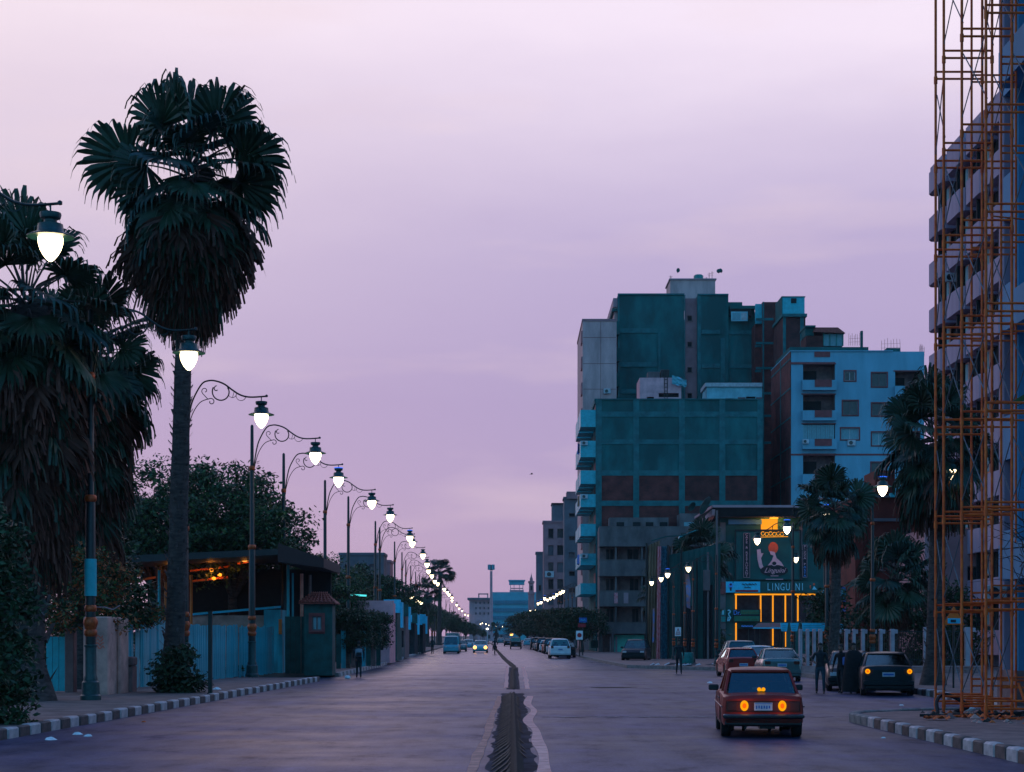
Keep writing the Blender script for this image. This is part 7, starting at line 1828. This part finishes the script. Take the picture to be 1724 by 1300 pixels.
# ================================================================== PEOPLE
def person(label, joints, clothes, loc, rz, sc=1.0, group=None, robe=False, hair='hair', name='person'):
    """one skinned body grown from its skeleton, coloured by garment; hair and robe are children"""
    t = thing(name, label, 'person', loc, rz, group); t.scale = (sc, sc, sc)
    J = joints; V = []; E = []; Rd = []
    def v(p, r, par=None, r2=None):
        V.append(p); Rd.append((r, r2 or r)); i = len(V) - 1
        if par is not None: E.append((par, i))
        return i
    pel = v(J['pelvis'], .145, None, .11); P = Vector(J['pelvis']); lean = Vector(J.get('lean', (0, 0, 0)))
    wa = v(P + Vector((0, 0, .17)) + lean*.3, .125, pel, .095); ch = v(P + Vector((0, 0, .37)) + lean*.75, .155, wa, .11); sh = v(P + Vector((0, 0, .49)) + lean, .10, ch, .085)
    nk = v(P + Vector((0, .0, .56)) + lean*1.1, .052, sh); hd0 = v(P + Vector((0, .015, .64)) + lean*1.2, .075, nk, .085); hd1 = v(P + Vector((0, .01, .72)) + lean*1.25, .082, hd0, .095); v(P + Vector((0, .0, .79)) + lean*1.25, .055, hd1, .065)
    v(P + Vector((0, .115, .665)) + lean*1.2, .014, hd0)
    headc = P + Vector((0, .0, .71)) + lean*1.22
    hands = []
    for s, A in ((-1, J['armL']), (1, J['armR'])):
        s0 = v(P + Vector((s*.185, 0, .46)) + lean*.95, .062, ch); e = v(A[0], .046, s0); w = v(A[1], .030, e); dv = (Vector(A[1]) - Vector(A[0])).normalized()
        pm_ = v(Vector(A[1]) + dv*.07, .034, w, .022); hands.append(tuple(Vector(A[1]) + dv*.1))
        sd = Vector((0, 1, 0)) if abs(dv.y) < .8 else Vector((0, 0, 1))
        for k, ln in enumerate((.075, .085, .08, .062)):
            o_ = sd * (.03 - .019*k); f1 = v(Vector(A[1]) + dv*.11 + o_, .010, pm_); v(Vector(A[1]) + dv*(.11 + ln) + o_*1.1 + Vector((-s*.02, 0, 0)), .008, f1)
        v(Vector(A[1]) + dv*.08 + sd*.055 + Vector((-s*.01, 0, 0)), .010, pm_)
    for s, A in ((-1, J['legL']), (1, J['legR'])):
        h = v(P + Vector((s*.095, 0, -.06)), .095, pel); k = v(A[0], .062, h); a = v(A[1], .043, k); f = v(Vector(A[1]) + Vector((0, .06, -.045)), .042, a, .035); v(Vector(A[1]) + Vector((0, .17, -.055)), .032, f, .028)
    me = bpy.data.meshes.new('body'); me.from_pydata([tuple(p) for p in V], E, [])
    o = bpy.data.objects.new('body', me); COL.objects.link(o)
    sk = o.modifiers.new('s', 'SKIN'); sk.use_smooth_shade = True; sb = o.modifiers.new('b', 'SUBSURF'); sb.levels = 1; sb.render_levels = 1
    for i, (a, b) in enumerate(Rd): me.skin_vertices[0].data[i].radius = (a, b); me.skin_vertices[0].data[i].use_root = (i == 0)
    dg = bpy.context.evaluated_depsgraph_get(); m2 = bpy.data.meshes.new_from_object(o.evaluated_get(dg)); bpy.data.objects.remove(o)
    m2.materials.clear()
    for q in ('skin', clothes[0], clothes[1], 'plastic_black'): m2.materials.append(MAT[q])
    hz = P.z + .56 + lean.z
    ez = [Vector(J['armL'][1]), Vector(J['armR'][1])]; az = max(J['legL'][1][2], J['legR'][1][2])
    ank = [Vector(J['legL'][1]), Vector(J['legR'][1])]
    for pf in m2.polygons:
        c = pf.center
        if c.z > hz: k = 0
        elif min((c - q).length for q in ez) < .03 or any((c - Vector(h)).length < .12 for h in hands): k = 0
        elif min((c - (q + Vector((0, .06, -.05)))).length for q in ank) < .13: k = 3
        elif c.z < P.z + .02 and min((c-q).length for q in ez) > .12: k = 2
        else: k = 1
        pf.material_index = k; pf.use_smooth = True
    b = bpy.data.objects.new('body', m2); COL.objects.link(b); b.parent = t
    g = G(); n = 10; hv = []
    for j in range(6):
        th = PI*.62*j/5
        for i in range(n): a = 2*PI*i/n; hv.append((headc.x + .092*math.sin(th)*math.cos(a), headc.y - .016 + .105*math.sin(th)*math.sin(a) , headc.z + .01 + .112*math.cos(th) + (.035 if math.sin(a) > .3 and j > 2 else 0)))
    g.add(hv, [(j*n + i, j*n + (i+1) % n, (j+1)*n + (i+1) % n, (j+1)*n + i) for j in range(5) for i in range(n)]); g.build('hair' if not robe else 'headscarf', hair, t, True, 180)
    if robe:
        g = G(); rr = [(.15, P.z + .56), (.27, P.z + .44), (.30, P.z + .1), (.33, P.z - .3), (.37, P.z - .7), (.38, .07)]; vs = []; n = 18
        for (q, z) in rr:
            for i in range(n): a = 2*PI*i/n; w_ = q*(1 + .05*math.sin(a*6 + z*3)); vs.append((w_*math.cos(a)*1.05, w_*math.sin(a)*.8, z))
        g.add(vs, [(j*n + i, j*n + (i+1) % n, (j+1)*n + (i+1) % n, (j+1)*n + i) for j in range(len(rr)-1) for i in range(n)]); g.build('robe', 'cloth_black', t, True, 180)
    return t
def stand(sp=.10, arm=.25, stride=0, armsw=0):
    return dict(pelvis=(0, 0, .93), armL=((-.25, -.03 - armsw*.5, 1.14), (-arm, .05 - armsw, .90)), armR=((.25, -.03 + armsw*.5, 1.14), (arm, .05 + armsw, .90)),
                legL=((-sp, .05 + stride*.35, .50), (-sp - .01, stride*.6 - .02, .085)), legR=((sp, .05 - stride*.2, .50), (sp + .01, -stride*.7 - .02, .085 + .02*abs(stride))))
d = D(1135)
person('lone man in dark clothes walking towards the viewer below the red-triangle sign', stand(.09, .24, .35, .12), ('cloth_dark', 'cloth_dark'), (X(1143, d), d, 0), PI, 1.02)
d = D(1168)
J = stand(.12, .30, .2, -.1); J['armR'] = ((.27, .02, 1.16), (.2, .24, 1.1))
person('man in dark jacket and jeans standing between the red saloon and the dark saloon', J, ('cloth_dark', 'cloth_jeans'), (X(1381, d), d, 0), PI*.93, 1.0)
person('person in a long black robe in front of the dark saloon', stand(.09, .22, 0, 0), ('cloth_black', 'cloth_black'), (X(1437, d), d, 0), PI, 1.0, robe=True, hair='cloth_black')
J = stand(.11, .25, .25, .1); p_ = person('person in dark coat with a blue item, at the left of the black-robed one', J, ('cloth_black', 'cloth_dark'), (X(1416, d+.4), d + .4, 0), PI*.8, .97)
g = G(); g.bbox(-.26, -.14, .08, .2, 1.0, 1.3, .03); g.build('blue_scarf', 'cloth_blue', p_, True)
d = D(1141); J = stand(.08, .24, .3, .1)
p_ = person('person with a pale backpack walking away on the left road edge near the guard booth', J, ('cloth_dark', 'cloth_dark'), (X(604, d), d, 0), .1, 1.0)
bp_ = thing('backpack', 'pale grey backpack on the back of the person near the guard booth', 'backpack', (X(604, d), d, 0), .1)
g = G(); g.bbox(-.17, .17, -.27, -.10, 1.0, 1.38, .05); g.build('bag', 'cloth_grey', bp_, True, 50)
g = G(); g.bbox(-.12, .12, -.31, -.272, 1.04, 1.2, .015); g.build('pocket', 'cloth_dark', bp_, True)
t = thing('plastic_bag', 'small pale bag on the ground by the walking person with the backpack', 'bag', (X(585, 82), 82, .0))
g = G(); g.lathe([(0, 0), (.14, .03), (.15, .1), (.07, .16), (0, .17)], n=9); g.build('sack', 'litter_white', t, True, 60)
# people inside the red saloon
def seated(): return dict(pelvis=(0, 0, .93), lean=(0, -.08, 0), armL=((-.26, .1, 1.2), (-.16, .42, 1.25)), armR=((.26, .1, 1.2), (.16, .42, 1.25)), legL=((-.12, .45, .98), (-.12, .6, .58)), legR=((.12, .45, .98), (.12, .6, .58)))
for xo, lb in ((-.37, 'driver seen through the rear window of the old red saloon'), (.40, 'front passenger seen through the rear window of the old red saloon')):
    q = person(lb, seated(), ('cloth_dark', 'cloth_dark'), (0, 0, 0), math.radians(-4.5), .97)
    M_ = lada.matrix_basis; loc = M_ @ Vector((xo, -.18, -.48)); q.location = loc
d = 190; person('rider on the tiny motorcycle beside the median', dict(pelvis=(0, 0, .93), lean=(0, .1, 0), armL=((-.28, .2, 1.2), (-.3, .5, 1.1)), armR=((.28, .2, 1.2), (.3, .5, 1.1)), legL=((-.2, .35, .8), (-.2, .2, .4)), legR=((.2, .35, .8), (.2, .2, .4))), ('cloth_dark', 'cloth_dark'), (X(833, d), d - .2, 0), 0, 1.0)
d = 176; person('small dark figure standing at the left kerb near the minibus', stand(.09, .24), ('cloth_dark', 'cloth_dark'), (X(728, d), d, .17), 2.6, .95)

# ================================================================== SMALL THINGS
t = thing('waste_bin', 'round green bin at the foot of the tent wall, right of the lone pedestrian', 'bin', (X(1167, 104), 108, .17))
g = G(); g.lathe([(.36, 0), (.42, .1), (.45, .45), (.43, .75), (.40, .8), (.38, .78), (.0, .74)], n=14); g.build('drum', 'bin_green', t, True, 40)
r = random.Random(5)
for i, (px, py, m_, s_, lb) in enumerate(((86, 1246, 'litter_white', .12, 'crumpled pale litter against the left kerb near the bottom left'), (131, 1237, 'litter_white', .10, 'first scrap of pale litter on the road right of the kerb litter'), (148, 1240, 'litter_white', .09, 'flat pale scrap next to it, on the road by the left kerb'),
      (364, 1165, 'litter_white', .16, 'round white bag lying on the kerb by the short dark post'), (242, 1216, 'litter_orange', .06, 'tiny red scrap on the road under the left kerb'), (1195, 1150, 'litter_white', .12, 'white scrap lying on the open road right of the lone pedestrian'),
      (1518, 1188, 'litter_white', .07, 'tiny white scrap on the side road below the dark saloon'), (1487, 1243, 'litter_white', .05, 'small pale scrap under the right island kerb'))):
    d = D(py) if i != 3 else 60.0; z = .18 if i == 3 else 0
    t = thing('litter', lb, 'litter', (X(px, d), d, z), r.random()*3)
    g = G(); n = 9; vs = [(0, 0, s_*.55)] + [(s_*(1 + .3*r.uniform(-1, 1))*math.cos(2*PI*k/n)*.6, s_*(1 + .3*r.uniform(-1, 1))*math.sin(2*PI*k/n)*.6, s_*.42*r.random() + .01) for k in range(n)] + [(s_*1.1*math.cos(2*PI*k/n), s_*1.0*math.sin(2*PI*k/n), .004) for k in range(n)]
    g.add(vs, [(0, 1+k, 1+(k+1) % n) for k in range(n)] + [(1+k, 1+n+k, 1+n+(k+1) % n, 1+(k+1) % n) for k in range(n)]); g.build('scrap', m_, t, True)
g = G()
for k in range(46):
    px = r.uniform(1098, 1215) if k < 34 else r.uniform(1150, 1160); d = 107.3 + r.uniform(-.6, 1.2); x_, s_ = X(px, d), r.uniform(.08, .22)
    g.add([(x_ - s_, d - s_*.6, .2), (x_ + s_, d - s_*.4, .2 + s_*.3), (x_ + s_*.5, d + s_*.6, .2 + s_*.8), (x_ - s_*.7, d + s_*.5, .2 + s_*.3)], [(0, 1, 2, 3), (0, 3, 2), (0, 2, 1)], r.randrange(2))
o = g.build('rubble_litter', ['litter_white', 'plaster_grey']); tag(o, 'scattered pale rubbish along the kerb at the foot of the striped drapes', 'rubbish', kind='stuff')
# things on the island under the scaffold
t = thing('coiled_hose', 'black cable looped on the ground at the foot of the scaffold', 'cable', (10.2, 41.5, .18))
g = G(); g.tube([tuple(v) for v in smooth_path([(9.8, 41.0, .21), (9.85, 41.3, .5), (10.15, 41.6, .62), (10.6, 41.4, .36), (10.1, 40.6, .22), (11.2, 40.0, .22), (12.3, 40.6, .45), (12.8, 40.9, .7)], 7)], .045, 6); g.tube([tuple(v) for v in smooth_path([(9.2, 40.2, .2), (10.4, 39.9, .21), (11.9, 40.3, .3), (12.8, 40.7, .55)], 6)], .035, 6); g.build('loop', 'cable', t, smooth=60)
g = G()
for k in range(90):
    x_, d, s_ = r.uniform(9.6, 12.7), r.uniform(36.5, 42.2), r.uniform(.03, .13)
    g.add([(x_ - s_, d - s_, .175), (x_ + s_, d - s_*.6, .175), (x_ + s_*.7, d + s_, .18), (x_ - s_*.8, d + s_*.6, .18), (x_, d, .175 + s_*.8)], [(0, 1, 4), (1, 2, 4), (2, 3, 4), (3, 0, 4)], r.choice((0, 0, 1, 2, 3)))
o = g.build('rubble', ['soil', 'plaster_beige', 'litter_orange', 'wall_dull']); tag(o, 'rubble, earth and orange scraps strewn under the scaffold', 'rubble', kind='stuff')
for i, (x0_, y0_, x1_, y1_, lb) in enumerate(((9.3, 39.6, 12.0, 40.6, 'long thin board lying across the island in front of the scaffold'), (10.6, 38.7, 13.0, 39.6, 'second board lying nearer the building at the right edge'))):
    t = thing('loose_board', lb, 'board', (x0_, y0_, .18)); dx, dy = x1_-x0_, y1_-y0_; l = math.hypot(dx, dy); nx, ny = -dy/l*.06, dx/l*.06
    g = G(); g.hexa([(x0_+nx, y0_+ny, .18), (x0_-nx, y0_-ny, .18), (x1_-nx, y1_-ny, .22), (x1_+nx, y1_+ny, .22), (x0_+nx, y0_+ny, .21), (x0_-nx, y0_-ny, .21), (x1_-nx, y1_-ny, .25), (x1_+nx, y1_+ny, .25)]); g.build('plank', 'rust_orange', t)
for i, (px, py) in enumerate(((1576, 1224), (1680, 1219), (1640, 1213))):
    d = 38.5 + i*.5; t = thing('orange_sheet', 'crumpled orange sheet on the ground under the scaffold, %s of three from the left' % ords[[0, 2, 1][i]], 'sheet', (X(px, d), d, .18), 0, 'orange scraps under the scaffold')
    g = G(); n = 7; vs = [((k-3)*.09, (j-1.5)*.12, .05 + .05*math.sin(k*2.1 + j*1.7 + i)) for j in range(4) for k in range(n)]; g.add(vs, [(j*n+k, j*n+k+1, (j+1)*n+k+1, (j+1)*n+k) for j in range(3) for k in range(n-1)]); g.build('sheet', 'litter_orange', t, True)
t = thing('plastic_bag', 'bright white bag on the ground inside the scaffold', 'bag', (X(1632, 42.5), 42.5, .17))
g = G(); g.lathe([(0, 0), (.13, .03), (.15, .09), (.08, .15), (0, .15)], n=9); g.build('sack', 'litter_white', t, True, 60)
# bird
d = 120; t = thing('bird', 'tiny dark bird in the sky left of the balcony side of the big block', 'bird', (X(895, d), d, Z(799, d)))
g = G(); g.add([(-.05, -.02, 0), (.12, 0, .02), (0, .04, 0), (.0, 0, .05), (-.16, 0, .02)], [(0, 1, 3), (1, 2, 3), (2, 4, 3), (4, 0, 3), (0, 2, 1), (0, 4, 2)]); g.build('body', 'cable', t, True)
for s in (-1, 1):
    g = G(); g.add([(-.04, 0, .02), (.07, 0, .02), (.06, s*.1, .10), (.0, s*.2, .05), (-.05, s*.1, .09)], [(0, 1, 2, 4), (4, 2, 3)]); g.build('wing', 'cable', t, True)

# pools of warm light given by the brighter nearest lanterns
for px, py, k in ((318, 608, 1.0), (440, 709, 1.0), (531, 772, 1.0)):
    pass
